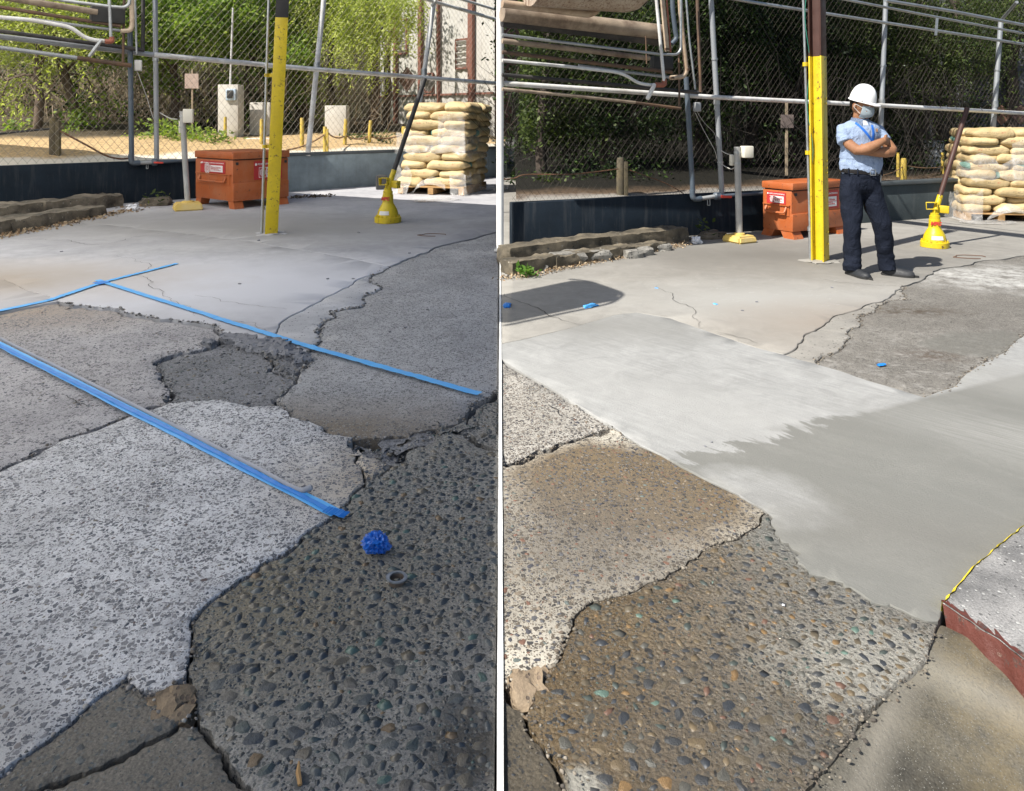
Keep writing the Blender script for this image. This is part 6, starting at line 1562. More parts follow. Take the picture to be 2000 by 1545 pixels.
def pallet(corner, an, sc, lh, bay, group, seed, lean=(0, 0)):
    rr = random.Random(seed); L = 1.0 * sc
    o = empty('pallet', corner, 'wooden pallet under the ' + bay + ' stack of tan sacks', 'pallet', rz=an)
    for x in (.04, .5, .96):
        bm = bmesh.new(); box(bm, (x * L, L / 2, .055 * sc), (.08 * sc, L, .09 * sc)); finish('stringer', bm, m_pal, o, 0)
    for k in range(6):
        bm = bmesh.new(); box(bm, (L / 2, L * (.06 + k * .176), .112 * sc), (L, .12 * sc, .022 * sc), bev=.003); finish('deck_board', bm, m_pal, o, 0)
    z0 = .125 * sc
    ca, sa = math.cos(an), math.sin(an)
    for i in range(10):
        flip = i % 2
        lay = [(.30, .20, 0, 'front long side'), (.80, .30, 1, 'front end'), (.70, .80, 0, 'back long side'), (.20, .70, 1, 'back left end')] if flip else \
              [(.20, .30, 1, 'front end'), (.70, .20, 0, 'front long side'), (.80, .70, 1, 'back right end'), (.30, .80, 0, 'back long side')]
        for q, (u, v, r_, nm) in enumerate(lay):
            x, y = u * L + rr.gauss(0, .020) * sc + lean[0] * i, v * L + rr.gauss(0, .020) * sc + lean[1] * i
            side = 'left' if u < .5 else 'right'
            b_ = bpy.data.objects.new('paper_sack', SACK[rr.randrange(4)]); COL.objects.link(b_)
            b_.location = (corner.x + x * ca - y * sa, corner.y + x * sa + y * ca, z0 + (i + .5) * lh)
            b_.rotation_euler = (rr.gauss(0, .02), rr.gauss(0, .025), an + r_ * math.pi / 2 + rr.choice((0, math.pi)) + rr.gauss(0, .065))
            b_.scale = (sc * 1.02, sc * 1.02, lh / .144 * 1.42)
            tag(b_, f"tan sack, {'front' if q < 2 and v < .5 else 'rear'} {side}, in the {ORD[9 - i]} layer of the {bay} stack", 'sack', group)
    top_z = z0 + 10 * lh
    # torn stretch wrap hanging round the stack
    def sheet(name, path, zlo, zhi, out, seed, nz=14, parent=o):
        bm = bmesh.new(); pts = []
        for a, b in zip(path[:-1], path[1:]):
            a, b = Vector((*a, 0)), Vector((*b, 0)); k = max(2, int((b - a).length / .07))
            for t in range(k): pts.append(a.lerp(b, t / k))
        pts.append(Vector((*path[-1], 0))); c_ = Vector((L / 2, L / 2, 0)); prev = None; n = len(pts)
        for i, p in enumerate(pts):
            row = []; d = (p - c_).normalized(); u = i / n
            for j in range(nz + 1):
                t = j / nz; lo, hi = zlo(u), zhi(u); z = lo + (hi - lo) * t
                w_ = out * (1 + 1.1 * (1 - t) ** 3) + .05 * noise.noise((p.x * 5, p.y * 5 + seed, z * 4)) + .025 * noise.noise((p.x * 13, p.y * 13 + seed, z * 9)) 
                row.append(bm.verts.new(p + d * w_ + Vector((0, 0, z + .03 * noise.noise((p.x * 6, seed, j))))))
            if prev:
                for j in range(nz): bm.faces.new((prev[j], row[j], row[j + 1], prev[j + 1]))
            prev = row
        return finish(name, bm, m_wrap, parent, 60)
    nz_ = lambda u, s_: noise.noise((u * 6, s_, 0)) * .12 * sc + noise.noise((u * 17, s_, 3)) * .06 * sc
    sheet('stretch_wrap', [(.62 * L, -.0), (L, -.0), (L, L)], lambda u: .35 * sc + .3 * sc * (1 - u) + nz_(u, seed), lambda u: top_z - .05 - .3 * sc * max(0, .5 - u) + nz_(u, seed + 2) * .5, .03, seed)
    sheet('wrap_band', [(.0, .3 * L), (0, 0), (L, 0), (L, .6 * L)], lambda u: top_z * .46 + nz_(u, seed + 5), lambda u: top_z * .68 + nz_(u, seed + 6), .025, seed + 4, 8)
    sheet('wrap_skirt', [(-.0, .4 * L), (0, 0), (.25 * L, 0)], lambda u: .02 + .05 * max(0, noise.noise((u * 9, seed, 1))), lambda u: .42 * sc + nz_(u, seed + 8) * 1.4, .08, seed + 9, 10)
    sheet('wrap_skirt', [(.30 * L, 0), (.72 * L, 0)], lambda u: .03 + (.14 * math.sin(u * 3.1) * sc), lambda u: .06 + .20 * math.sin(u * 3.1) * sc + abs(nz_(u, seed + 11)), .09, seed + 13, 5)
    sheet('wrap_skirt', [(.78 * L, 0), (L, 0), (L, .5 * L)], lambda u: .02, lambda u: .30 * sc + nz_(u, seed + 14), .08, seed + 15, 8)
    return o
pL = G(777, 379); aL = math.atan2(-.40, 1.38)
pallet(pL, aL, 1.36, .158, 'shaded bay', 'tan paper sacks stacked in the shaded bay', 5, (.012, .006))
pR = G(1886, 431); pallet(pR, math.atan2(-.20, .98), .93, .118, 'sunny bay', 'tan paper sacks stacked in the sunny bay', 11, (.012, .004))
bm = bmesh.new(); rock(bm, (0, 0, 0), (.22, .16, .34), .3, 3, .12, 2); finish('black_bundle', bm, m_dark, None, 30, loc=G(745, 370) + Vector((0, 0, .12)), label='black bundle lying against the pale wall by the wrapped bags', cat='bundle')
bm = bmesh.new(); rock(bm, (0, 0, 0), (.7, .4, .02), .5, 9, .3, 5, 3); finish('plastic_scrap', bm, m_wrap, None, 60, loc=G(850, 392) + Vector((0, 0, .02)), label='clear plastic sheet scrap on the ground before the wrapped bags', cat='plastic sheet')
bm = bmesh.new(); rock(bm, (0, 0, 0), (.55, .4, .10), .5, 14, .35, 5, 3); finish('plastic_scrap', bm, m_wrap, None, 60, loc=G(962, 372) + Vector((-.05, 0, .05)), label='crumpled plastic sheet at right foot of the wrapped bags, shaded bay', cat='plastic sheet')
bm = bmesh.new(); rock(bm, (0, 0, 0), (.6, .25, .02), .1, 19, .3, 5, 3); finish('plastic_scrap', bm, m_wrap, None, 60, loc=G(1930, 436) + Vector((0, 0, .015)), label='clear plastic sheet scrap before the stack, sunny bay', cat='plastic sheet')

# ------------------------------------------------------------------ broken kerbs along the walls
m_kerbL = concrete('mossy_kerb_concrete', (.045, .04, .033), (.235, .20, .15), speck=((.03, .03, .03), (.3, .27, .22)), speck_scale=30, speck_amt=.2, grain=.4, bump=.9, lscale=3.5).m
m_kerbR = concrete('mossy_kerb_concrete_sunny', (.05, .045, .036), (.24, .20, .14), speck=((.03, .03, .03), (.3, .27, .22)), speck_scale=34, speck_amt=.2, grain=.4, bump=.9, lscale=4).m
m_kerbg = concrete('pale_broken_concrete', (.16, .15, .13), (.42, .40, .36), speck=((.05, .05, .05), (.3, .28, .25)), speck_scale=40, speck_amt=.3, grain=.5, bump=1.0, lscale=7).m
def kerbline(base, hpx, m, name, label, seed, n, th, parent=None):
    """base = two pixels on the ground line of the kerb front; hpx = height there"""
    o = parent or empty(name, G(*base[0]), label, 'kerb'); rr = random.Random(seed); L0_ = o.location
    A_, B_ = G(*base[0]), G(*base[1]); d = (B_ - A_).normalized(); nb = Vector((-d.y, d.x, 0))
    for k in range(n):
        a, b = A_.lerp(B_, k / n), A_.lerp(B_, (k + 1) / n); mid = (a + b) / 2; t = (k + .5) / n
        h_ = (hpx[0] + (hpx[1] - hpx[0]) * t) / F * mid.y * rr.uniform(.94, 1.04)
        bm = bmesh.new(); rock(bm, (0, 0, 0), ((b - a).length * 1.1, th, h_ * 1.2), math.atan2(d.y, d.x), seed + k, .085, 7, 1.7, 0, th)
        finish('kerb_segment', bm, m, o, 35, loc=mid + nb * th * .5 + Vector((0, 0, h_ * .42)) - L0_)
    return o
kb = kerbline([(-90, 452), (236, 403)], (38, 21), m_kerbL, 'broken_kerb', 'mossy broken concrete kerb in two tiers below navy wall, shaded bay', 3, 2, .5)
kerbline([(-90, 478), (204, 420)], (30, 16), m_kerbL, None, None, 13, 3, .42, kb)
kb = kerbline([(1006, 518), (1340, 473)], (34, 25), m_kerbR, 'broken_kerb', 'mossy broken concrete kerb in two tiers below navy wall, sunny bay', 23, 2, .26)
kerbline([(1006, 538), (1302, 489)], (26, 14), m_kerbR, None, None, 33, 4, .20, kb)
rr = random.Random(8)
for i, (px, py, w_, h_, d_) in enumerate([(1030, 520, .28, .10, .13), (1105, 507, .30, .12, .15), (1165, 500, .26, .11, .14), (1112, 496, .16, .10, .1), (1240, 494, .18, .09, .1), (1262, 489, .14, .09, .1), (1298, 480, .16, .08, .1)]):
    b_ = G(px, py + 12); bm = bmesh.new(); rock(bm, (0, 0, 0), (w_ * 1.15, d_, h_), .38, 50 + i, .18, 3)
    finish('broken_piece', bm, m_kerbg, kb, 30, loc=b_ + Vector((0, .08, h_ * .42)) - kb.location)
# leaf litter and crumbs along the kerbs
def litter(PF, x0, y0, x1, y1, wid, n, sz, cols, label, seed):
    s = N('leaf_litter'); s.set(s.ramp(s.attr('rnd'), cols), .9, 0, .1)
    C = []
    for k in range(n):
        t = rng.random(); p = G(x0 + (x1 - x0) * t, y0 + (y1 - y0) * t); C.append((p.x + rng.normal() * wid * .5, p.y + abs(rng.normal()) * wid - wid * .3, .004 + rng.random() * .015))
    o = empty('leaf_litter', G(x0, y0), label, None, kind='stuff'); leaves(o, s.m, np.array(C), rng.uniform(.5, 1.4, n) * sz, name='fallen_leaves', aim=0.0)
LC = [(0, (.16, .10, .055)), (.4, (.30, .21, .13)), (.7, (.42, .33, .22)), (1, (.10, .075, .05))]
litter(PL, -40, 470, 250, 412, .22, 900, .05, LC, 'dry leaf litter along the broken kerb, shaded bay', 1)
litter(PR, 986, 548, 1345, 478, .11, 1500, .028, LC, 'dry leaf litter along the broken kerb, sunny bay', 2)
litter(PL, 235, 408, 320, 398, .15, 160, .05, LC, 'leaf litter between kerb end and yellow block, shaded bay', 3)
litter(PL, 570, 388, 640, 384, .15, 200, .06, [(0, (.20, .16, .11)), (1, (.09, .08, .06))], 'dark debris by the chest, shaded bay', 4)
litter(PR, 1340, 470, 1420, 462, .08, 150, .03, LC, 'leaf litter between kerb end and yellow block, sunny bay', 5)
weed(1028, 541, G(1028, 541).y, 60, .035, .08, leafmat('bright_weed_leaves', (.05, .12, .02), (.10, .21, .03), (.18, .30, .06), .4), .06, 'small green weed growing by the broken kerb, sunny bay')
weed(1378, 455, 8.6, 16, .05, .18, lf_dmid, .07, 'dry weed tuft left of the yellow block, sunny bay')
weed(305, 398, 11.7, 22, .08, .2, lf_dmid, .09, 'dry weed tuft left of the yellow block, shaded bay')
bm = bmesh.new(); rock(bm, (0, 0, 0), (.42, .25, .16), .4, 77, .2, 3); finish('concrete_lump', bm, m_kerbL, None, 30, loc=G(300, 403) + Vector((0, .1, .06)), label='mossy concrete lump beside the yellow block, shaded bay', cat='rubble')
bm = bmesh.new(); rock(bm, (0, 0, 0), (.30, .16, .10), .4, 78, .2, 3); finish('concrete_lump', bm, m_kerbL, None, 30, loc=G(1395, 468) + Vector((0, .08, .04)), label='mossy concrete lump beside the yellow block, sunny bay', cat='rubble')
m_paper = simple('white_paper', (.72, .72, .74), .8, var=.06)
bm = bmesh.new(); rock(bm, (0, 0, 0), (.13, .10, .10), .4, 81, .38, 3, 3); finish('crumpled_paper', bm, m_paper, None, 0, loc=G(258, 411) + Vector((0, 0, .04)), label='white crumpled paper near the kerb end, shaded bay', cat='paper')
bm = bmesh.new(); rock(bm, (0, 0, 0), (.09, .07, .08), .4, 82, .38, 3, 3); finish('crumpled_paper', bm, m_paper, None, 0, loc=G(1361, 475) + Vector((0, 0, .03)), label='white crumpled paper near the kerb end, sunny bay', cat='paper')

# ------------------------------------------------------------------ blue tape, foam strip and loose bits
s = N('blue_masking_tape'); c = s.ramp(s.noise(7, 5, .7, sc=(1, 1, 1)), [(.3, (.085, .40, .86)), (.7, (.13, .48, .90))]); s.set(c, .45, 0, .4); s.bump(s.noise(45, 4, .6), .4, .004); m_tape = s.m
m_tape2 = simple('dark_blue_tape_layer', (.02, .22, .68), .4, var=.1, scale=20)
m_foam = simple('grey_foam_strip', (.33, .34, .37), .8, var=.08, bump=.1)
def ribbon(bm, a, b, wd, z=.006, n=70, seed=0, th=.0012, wav=.004, twist=0):
    d = (b - a).normalized(); sd_ = Vector((-d.y, d.x, 0)); pr = None
    for i in range(n + 1):
        t = i / n; p = a.lerp(b, t) + sd_ * wav * noise.noise((t * 6, seed, 0)); zz = z + .003 * abs(noise.noise((t * 22, seed, 2)))
        w_ = wd * .5 * (1 + .06 * noise.noise((t * 16, seed, 5)))
        c = [bm.verts.new(p + sd_ * (w_ * q) + Vector((0, 0, zz + dz + .003 * noise.noise((t * 30, seed, q))))) for q, dz in ((-1, 0), (-1, th), (1, th), (1, 0))]
        if pr:
            for k in range(4): bm.faces.new((pr[k], pr[(k + 1) % 4], c[(k + 1) % 4], c[k]))
        else: bm.faces.new(c)
        pr = c
    bm.faces.new(pr[::-1])
def tape(name, segs, m, label):
    o = empty(name, G(*segs[0][0]), label, 'tape')
    for i, (p0, p1, w_, z, mm) in enumerate(segs):
        bm = bmesh.new(); ribbon(bm, G(*p0) - o.location, G(*p1) - o.location, w_, z, seed=i + p0[0] * .1); finish('tape_strip', bm, mm or m, o, 50)
tape('blue_tape', [((-60, 621), (100, 587), .060, .006, None), ((96, 588), (200, 553), .056, .008, None), ((195, 554), (346, 516), .052, .007, None)], m_tape, 'far blue tape line over the crack edge, crossing another')
tape('blue_tape', [((190, 549), (420, 622), .048, .010, None), ((414, 620), (620, 684), .050, .008, None), ((614, 682), (937, 772), .050, .007, None), ((190, 553), (206, 556), .09, .012, m_tape2)], m_tape, 'long middle blue tape line crossing the broken slab to the puddled corner')
tape('blue_tape', [((-60, 645), (657, 1006), .050, .006, None), ((-60, 648), (300, 826), .024, .010, m_tape2), ((290, 820), (640, 1000), .020, .010, m_tape2), ((636, 1000), (677, 1012), .040, .010, m_tape2)], m_tape, 'near blue tape line with grey foam strip along it')
fo = [G(x, y) for x, y in ((-60, 634), (60, 695), (180, 755), (300, 816), (420, 878), (520, 930), (552, 948), (575, 960), (592, 966), (609, 966))]
bm = bmesh.new(); pts = []
for i in range(len(fo) - 1):
    for k in range(6): pts.append(fo[i].lerp(fo[i + 1], k / 6))
pts.append(fo[-1]); n = len(pts)
pts = [p + Vector((0, 0, .013 + (.018 * max(0, (i / n - .85) / .15)) + .002 * noise.noise((i * .4, 0, 0)))) for i, p in enumerate(pts)]
tube(bm, pts, [(.011, .005)] * len(pts), 8, ref=(0, 0, 1)); finish('foam_strip', bm, m_foam, None, 40, label='grey foam strip with curled end lying along the near blue tape', cat='foam strip')
# crumpled tape ball
b2 = bmesh.new(); bmesh.ops.create_icosphere(b2, subdivisions=4, radius=1)
for v in b2.verts:
    p = v.co.copy(); q = abs(noise.noise(p * 2.1)) * .5 + abs(noise.noise(p * 4.6 + Vector((3, 1, 0)))) * .32
    v.co = p * (1.06 - q); v.co.z *= .82; v.co.x *= 1.12
for v in b2.verts:
    if v.co.x > .5 and v.co.z < -.2: v.co.x *= 1.25; v.co.z -= .12
rb_ = 25 / F * G(733, 1078).y
for v in b2.verts: v.co *= rb_
s = N('crumpled_tape'); s.set(s.ramp(s.noise(30, 4, .7), [(.35, (.006, .07, .38)), (.65, (.015, .16, .62))]), .28, 0, .5); s.bump(s.noise(60, 3), .4, .004)
finish('crumpled_tape_ball', b2, s.m, None, 25, loc=G(733, 1078) + Vector((0, 0, rb_ * .75)), label='crumpled bright blue tape ball on the dark wet slab', cat='tape ball')
# metal fitting
rc = G(775, 1138); rr_ = 19 / F * rc.y
o = empty('metal_fitting', rc, 'open steel pipe fitting with flat wings lying on dark slab', 'pipe fitting'); o.scale = (1, 1, .62)
bm = bmesh.new(); k = 28; ri = []
for (r_, z) in ((.72, 0), (.82, 0), (.86, .010), (.86, .022), (.72, .022), (.70, .01)): ri.append([bm.verts.new((r_ * rr_ * math.cos(2 * math.pi * i / k), r_ * rr_ * math.sin(2 * math.pi * i / k), z)) for i in range(k)])
for a in range(6):
    for i in range(k): bm.faces.new((ri[a][i], ri[a][(i + 1) % k], ri[(a + 1) % 6][(i + 1) % k], ri[(a + 1) % 6][i]))
m_fit = simple('dull_brown_steel', (.16, .13, .11), .5, .5, var=.2, scale=30); finish('ring_body', bm, m_fit, o, 40)
bm = bmesh.new()
for z in (.022, .029):
    pass
ou = [bm.verts.new(((1.12 if abs(math.cos(2 * math.pi * i / k)) > .75 else .95) * rr_ * math.cos(2 * math.pi * i / k), .98 * rr_ * math.sin(2 * math.pi * i / k), .030)) for i in range(k)]
inn = [bm.verts.new((.74 * rr_ * math.cos(2 * math.pi * i / k), .74 * rr_ * math.sin(2 * math.pi * i / k), .030)) for i in range(k)]
ou2 = [bm.verts.new(v.co - Vector((0, 0, .007))) for v in ou]; in2 = [bm.verts.new(v.co - Vector((0, 0, .007))) for v in inn]
for i in range(k):
    j = (i + 1) % k
    bm.faces.new((ou[i], ou[j], inn[j], inn[i])); bm.faces.new((ou[i], ou2[i], ou2[j], ou[j])); bm.faces.new((inn[i], inn[j], in2[j], in2[i])); bm.faces.new((ou2[i], in2[i], in2[j], ou2[j]))
finish('winged_flange', bm, simple('scuffed_steel', (.24, .26, .29), .4, .5, var=.3, scale=40), o, 40, rot=(0, 0, -.3))
# wood splinters, blue scraps
bm = bmesh.new(); tube(bm, [(-.03, 0, .006), (0, .003, .008), (.03, 0, .006)], [(.003, .005), (.003, .006), (.001, .002)], 6); finish('wood_splinter', bm, m_pal, None, 30, loc=G(585, 1515), rot=(0, 0, 1.9), label='short orange wood splinter on the dark slab', cat='splinter')
def scrap(px, py, s_, m, label, seed, cat='tape scrap'):
    bm = bmesh.new(); rock(bm, (0, 0, 0), (s_, s_ * .5, s_ * .16), seed * .7, seed, .3, 3, 2.5); finish('tape_scrap', bm, m, None, 25, loc=G(px, py) + Vector((0, 0, s_ * .06)), label=label, cat=cat)
scrap(1153, 599, .11, m_tape, 'folded blue tape scrap beside the curved shadow', 1)
scrap(990, 598, .10, m_tape2, 'blue tape scrap lying inside the dark shadow at its edge', 2)
scrap(1397, 594, .035, m_tape, 'tiny blue tape scrap on open concrete left of the column', 3)
scrap(1282, 563, .03, m_tape, 'tiniest blue tape speck on concrete before the kerb end', 4)
scrap(1721, 713, .045, m_tape2, 'small curled blue tape scrap on the coarse patch', 5)
STONE_AT = ['in front of the column base, sunny bay', 'on the pale pour, upper of a close pair', 'on the pale pour, lower of a close pair', 'on sunlit apron above the pale pour', 'near the far left edge, shaded apron', 'above the blue tape crossing', 'between the two far tape lines', 'on the coarse slab, rightmost of three', 'on the coarse slab, lowest of three', 'on the coarse slab, farthest back', 'near the mortar patch tip, shaded bay', 'close to the coarse patch, sunny bay', '', 'beside the coarse slab edge, shaded bay', 'at the foot of the left column conduit', 'right of the shaded bay column', 'left of the coarse slab corner, shaded bay']
for i, (px, py) in enumerate(((1450, 607), (1390, 864), (1377, 872), (1478, 590), (120, 492), (248, 540), (468, 555), (792, 640), (762, 648), (835, 605), (640, 545), (1625, 562), (1530, 1182), (800, 495), (505, 470), (700, 455), (690, 545))):
    bm = bmesh.new(); sz = 5 / F * G(px, py).y; rock(bm, (0, 0, 0), (sz, sz * .7, sz * .45), i, 90 + i, .25, 2)
    finish('loose_stone', bm, m_paper if i in (12,) else m_rubg, None, 30, loc=G(px, py) + Vector((0, 0, sz * .1)), label=('small loose dark stone ' + STONE_AT[i]) if i != 12 else 'small white stone on the brown wet slab', cat='stone', group='small stones lying loose on the slabs' if i != 12 else None)
# bent wire on the ground by each prop
for (x, y), lb in (((845, 460), 'bent rusty wire loop on the ground right of the prop, shaded bay'), ((1895, 503), 'bent rusty wire loop on the ground right of the prop, sunny bay')):
    c_ = G(x, y); bm = bmesh.new(); tube(bm, [c_ + Vector((.16 * math.cos(a * .55) * (1 + .2 * math.sin(a * 2.3)), .10 * math.sin(a * .55), .008)) for a in range(10)], .004, 5); finish('bent_wire', bm, m_rust_wire, None, 60, label=lb, cat='wire')

# ------------------------------------------------------------------ the standing man
from mathutils.bvhtree import BVHTree
man = empty('person', (3.40, 6.62, 0), 'man in white helmet, face mask and light blue shirt standing with folded arms', 'person')
def fused(name, bm, vox, m, parent, smooth=6, wr=None, fac=.5):
    """fuse overlapping volumes into one continuous surface"""
    me = bpy.data.meshes.new('tmp'); bmesh.ops.recalc_face_normals(bm, faces=bm.faces[:]); bm.to_mesh(me); bm.free()
    o = bpy.data.objects.new('tmp', me); COL.objects.link(o)
    a = o.modifiers.new('r', 'REMESH'); a.mode = 'VOXEL'; a.voxel_size = vox
    b = o.modifiers.new('s', 'SMOOTH'); b.iterations = smooth; b.factor = fac
    dg = bpy.context.evaluated_depsgraph_get(); dg.update()
    m2 = bpy.data.meshes.new_from_object(o.evaluated_get(dg)); bpy.data.objects.remove(o); bpy.data.meshes.remove(me)
    if wr:
        m2.update(); nn = [v.normal.copy() for v in m2.vertices]
        for v, n_ in zip(m2.vertices, nn): v.co = v.co + n_ * wr(v.co)
    m2.name = name; m2.materials.clear(); m2.materials.append(m)
    m2.polygons.foreach_set('use_smooth', [True] * len(m2.polygons)); m2.update()
    return link(name, m2, None, parent)
def loft(bm, rows, seg=20):
    """rows of (x, y, z, rx, ry): stacked horizontal ellipses"""
    tube(bm, [r[:3] for r in rows], [(r[3], r[4]) for r in rows], seg, ref=(1, 0, 0))
def ell(bm, c, r, M=None, seg=20):
    rr_ = bmesh.ops.create_uvsphere(bm, u_segments=seg, v_segments=seg // 2, radius=1)
    for v in rr_['verts']:
        p = Vector((v.co.x * r[0] + c[0], v.co.y * r[1] + c[1], v.co.z * r[2] + c[2])); v.co = M @ p if M else p
s = N('sunlit_skin'); c = s.ramp(s.noise(14, 5, .6), [(.3, (.25, .12, .06)), (.7, (.34, .17, .095))]); s.set(c, .62, 0, .25); s.b.inputs['Subsurface Weight'].default_value = .08; s.b.inputs['Subsurface Radius'].default_value = (.01, .004, .002); s.bump(s.noise(120, 3), .1, .003); m_skin = s.m
s = N('light_blue_shirt'); c = s.ramp(s.noise(7, 4, .6), [(.3, (.27, .35, .50)), (.7, (.32, .40, .55))])
s.set(c, .8, 0, .2); s.bump(s.math('ADD', s.noise(7, 4, .6, 1.5), s.math('MULTIPLY', s.noise(500, 2), .1)), .8, .04); m_shirt = s.m
s = N('navy_trousers'); c = s.ramp(s.noise(6, 4, .6), [(.3, (.006, .009, .018)), (.7, (.011, .015, .028))]); s.set(c, .85, 0, .2); s.bump(s.noise(9, 5, .65, 1.5, sc=(1, 1, .6)), .8, .04); m_trous = s.m
HM = Matrix.Translation((-.186, -.035, 1.572)) @ Matrix.Rotation(R(42), 4, 'Z') @ Matrix.Rotation(R(19), 4, 'X') @ Matrix.Rotation(R(-3), 4, 'Y')
bm = bmesh.new()
# head and face
ell(bm, (0, .004, .012), (.074, .096, .106), HM, 28); ell(bm, (0, -.030, -.062), (.056, .060, .056), HM); ell(bm, (0, -.074, -.088), (.028, .022, .022), HM)
ell(bm, (0, -.098, -.022), (.014, .022, .020), HM, 12); ell(bm, (0, -.090, .002), (.010, .016, .028), HM, 12)
for sx in (-1, 1):
    ell(bm, (sx * .078, .012, -.010), (.010, .020, .034), HM @ Matrix.Rotation(sx * .25, 4, 'Z'), 12); ell(bm, (sx * .036, -.080, .030), (.026, .016, .010), HM, 12); ell(bm, (sx * .040, -.068, -.035), (.026, .026, .022), HM, 12)
tube(bm, [(-.19, .012, 1.36), (-.19, .006, 1.43), (-.187, -.008, 1.50), (-.186, -.02, 1.55)], [.070, .060, .057, .055], 16)
# trunk and legs under the clothes
loft(bm, [(-.18, 0, .86, .14, .10), (-.18, 0, 1.0, .145, .10), (-.18, 0, 1.15, .15, .10), (-.18, 0, 1.28, .16, .10), (-.18, .01, 1.33, .13, .075), (-.18, .01, 1.38, .07, .055)])
tube(bm, [(-.265, .01, .90), (-.262, -.01, .48), (-.25, .02, .05)], [.075, .052, .036], 14); tube(bm, [(-.10, .01, .90), (-.005, -.03, .48), (.07, 0, .05)], [.075, .052, .036], 14)
# folded arms
tube(bm, [(-.315, .01, 1.325), (-.345, -.03, 1.28), (-.325, -.085, 1.21), (-.278, -.135, 1.160), (-.245, -.165, 1.163), (-.20, -.190, 1.180), (-.14, -.205, 1.212), (-.085, -.200, 1.242), (-.062, -.192, 1.250)], [.036, .044, .047, .048, .047, .050, .042, .031, .029], 18)
tube(bm, [(-.045, .01, 1.325), (.000, -.03, 1.28), (.035, -.070, 1.21), (.052, -.105, 1.160), (.030, -.130, 1.145), (-.03, -.150, 1.142), (-.10, -.158, 1.140), (-.165, -.152, 1.140), (-.19, -.148, 1.143)], [.036, .044, .047, .048, .047, .049, .042, .032, .029], 18)
# hands: right hand laid on the left upper arm, left hand tucked under the right arm
def hand(bm, w_, d, up, out, sgn):
    w_, d, up, out = Vector(w_), Vector(d).normalized(), Vector(up).normalized(), Vector(out).normalized()
    k = w_ + d * .055
    tube(bm, [w_ - d * .02, w_ + d * .02, k, k + d * .03], [(.028, .020), (.038, .019), (.042, .018), (.038, .014)], 14, ref=up)
    for i, (q, L) in enumerate(((-1.5, .062), (-.5, .076), (.5, .082), (1.5, .072))):
        b0 = k + up * (q * .0195) + d * .022; b1 = b0 + d * L * .45 - out * .004; b2 = b1 + d * L * .32 - out * .014; b3 = b2 + d * L * .18 - out * .022
        tube(bm, [b0 - d * .02, b0, b1, b2, b3], [.0095, .0098, .0088, .008, .006], 8)
    t0 = w_ + d * .012 + up * .030 * sgn; tube(bm, [t0 - up * .012 * sgn, t0 + d * .02 + up * .014 * sgn, t0 + d * .045 + up * .022 * sgn, t0 + d * .065 + up * .020 * sgn], [.013, .0115, .010, .007], 8)
hand(bm, (-.062, -.192, 1.250), (.72, .70, -.10), (.05, .1, 1), (0, -1, 0), 1)
hand(bm, (-.19, -.148, 1.143), (-.90, .15, .30), (.25, -.2, .95), (0, -1, 0), 1)
body = fused('body', bm, .0058, m_skin, man, 3, None, .4)
# shirt
bm = bmesh.new()
loft(bm, [(-.180, .0, .935, .166, .118), (-.181, -.002, .975, .186, .134), (-.181, -.004, 1.03, .192, .138), (-.181, 0, 1.10, .182, .128), (-.181, 0, 1.20, .184, .126), (-.181, .0, 1.29, .190, .126), (-.181, .004, 1.355, .186, .112), (-.182, .010, 1.395, .150, .092), (-.184, .010, 1.425, .096, .076), (-.186, .008, 1.445, .072, .068)], 28)
tube(bm, [(-.29, .012, 1.352), (-.336, .004, 1.335), (-.357, -.025, 1.285), (-.350, -.060, 1.225)], [.050, .062, .064, .070], 20)
tube(bm, [(-.07, .012, 1.352), (-.024, .004, 1.335), (.002, -.025, 1.285), (.022, -.058, 1.232)], [.050, .061, .063, .067], 20)
def wr(p):
    a = .015 * noise.noise((p.x * 6, p.y * 6, p.z * 9)) + .009 * noise.noise((p.x * 14 + p.z * 8, p.y * 9, p.z * 6))
    if p.z < 1.08: a += .012 * noise.noise((p.x * 13, p.y * 13, p.z * 3)) + .006 * noise.noise((p.x * 30, p.y * 30, p.z * 6))
    return a
shirt = fused('shirt', bm, .0085, m_shirt, man, 5, wr)
me = shirt.data; BV = BVHTree.FromPolygons([v.co[:] for v in me.vertices], [p.vertices[:] for p in me.polygons])
def front(x, z, d=.003):
    h = BV.ray_cast(Vector((x, -1, z)), Vector((0, 1, 0)))
    if h[0] is None: return Vector((x, -.12, z))
    return h[0] + h[1] * d
def strip(name, pts, wd, m, d=.004, n=14, th=.003):
    P_ = []
    for a, b in zip(pts[:-1], pts[1:]):
        for k in range(n): P_.append((a[0] + (b[0] - a[0]) * k / n, a[1] + (b[1] - a[1]) * k / n))
    P_.append(pts[-1]); bm = bmesh.new(); pr = None
    for i, (x, z) in enumerate(P_):
        a, b = P_[max(0, i - 1)], P_[min(len(P_) - 1, i + 1)]; t = Vector((b[0] - a[0], b[1] - a[1])).normalized(); nx, nz = -t.y, t.x
        c = [front(x + nx * wd * q, z + nz * wd * q, dd) for q, dd in ((-.5, d - th), (-.5, d), (.5, d), (.5, d - th))]
        c = [bm.verts.new(v) for v in c]
        if pr:
            for k in range(3): bm.faces.new((pr[k], pr[k + 1], c[k + 1], c[k]))
        pr = c
    return finish(name, bm, m, man, 40)
m_lan = simple('blue_lanyard', (.02, .14, .56), .5, var=.1, bump=0)
strip('lanyard', [(-.262, 1.405), (-.20, 1.33), (-.135, 1.245)], .020, m_lan)
strip('lanyard', [(-.125, 1.385), (-.122, 1.33), (-.125, 1.24)], .020, m_lan)
strip('shirt_placket', [(-.172, 1.42), (-.165, 1.30), (-.160, 1.02), (-.162, .96)], .030, m_shirt, .003)
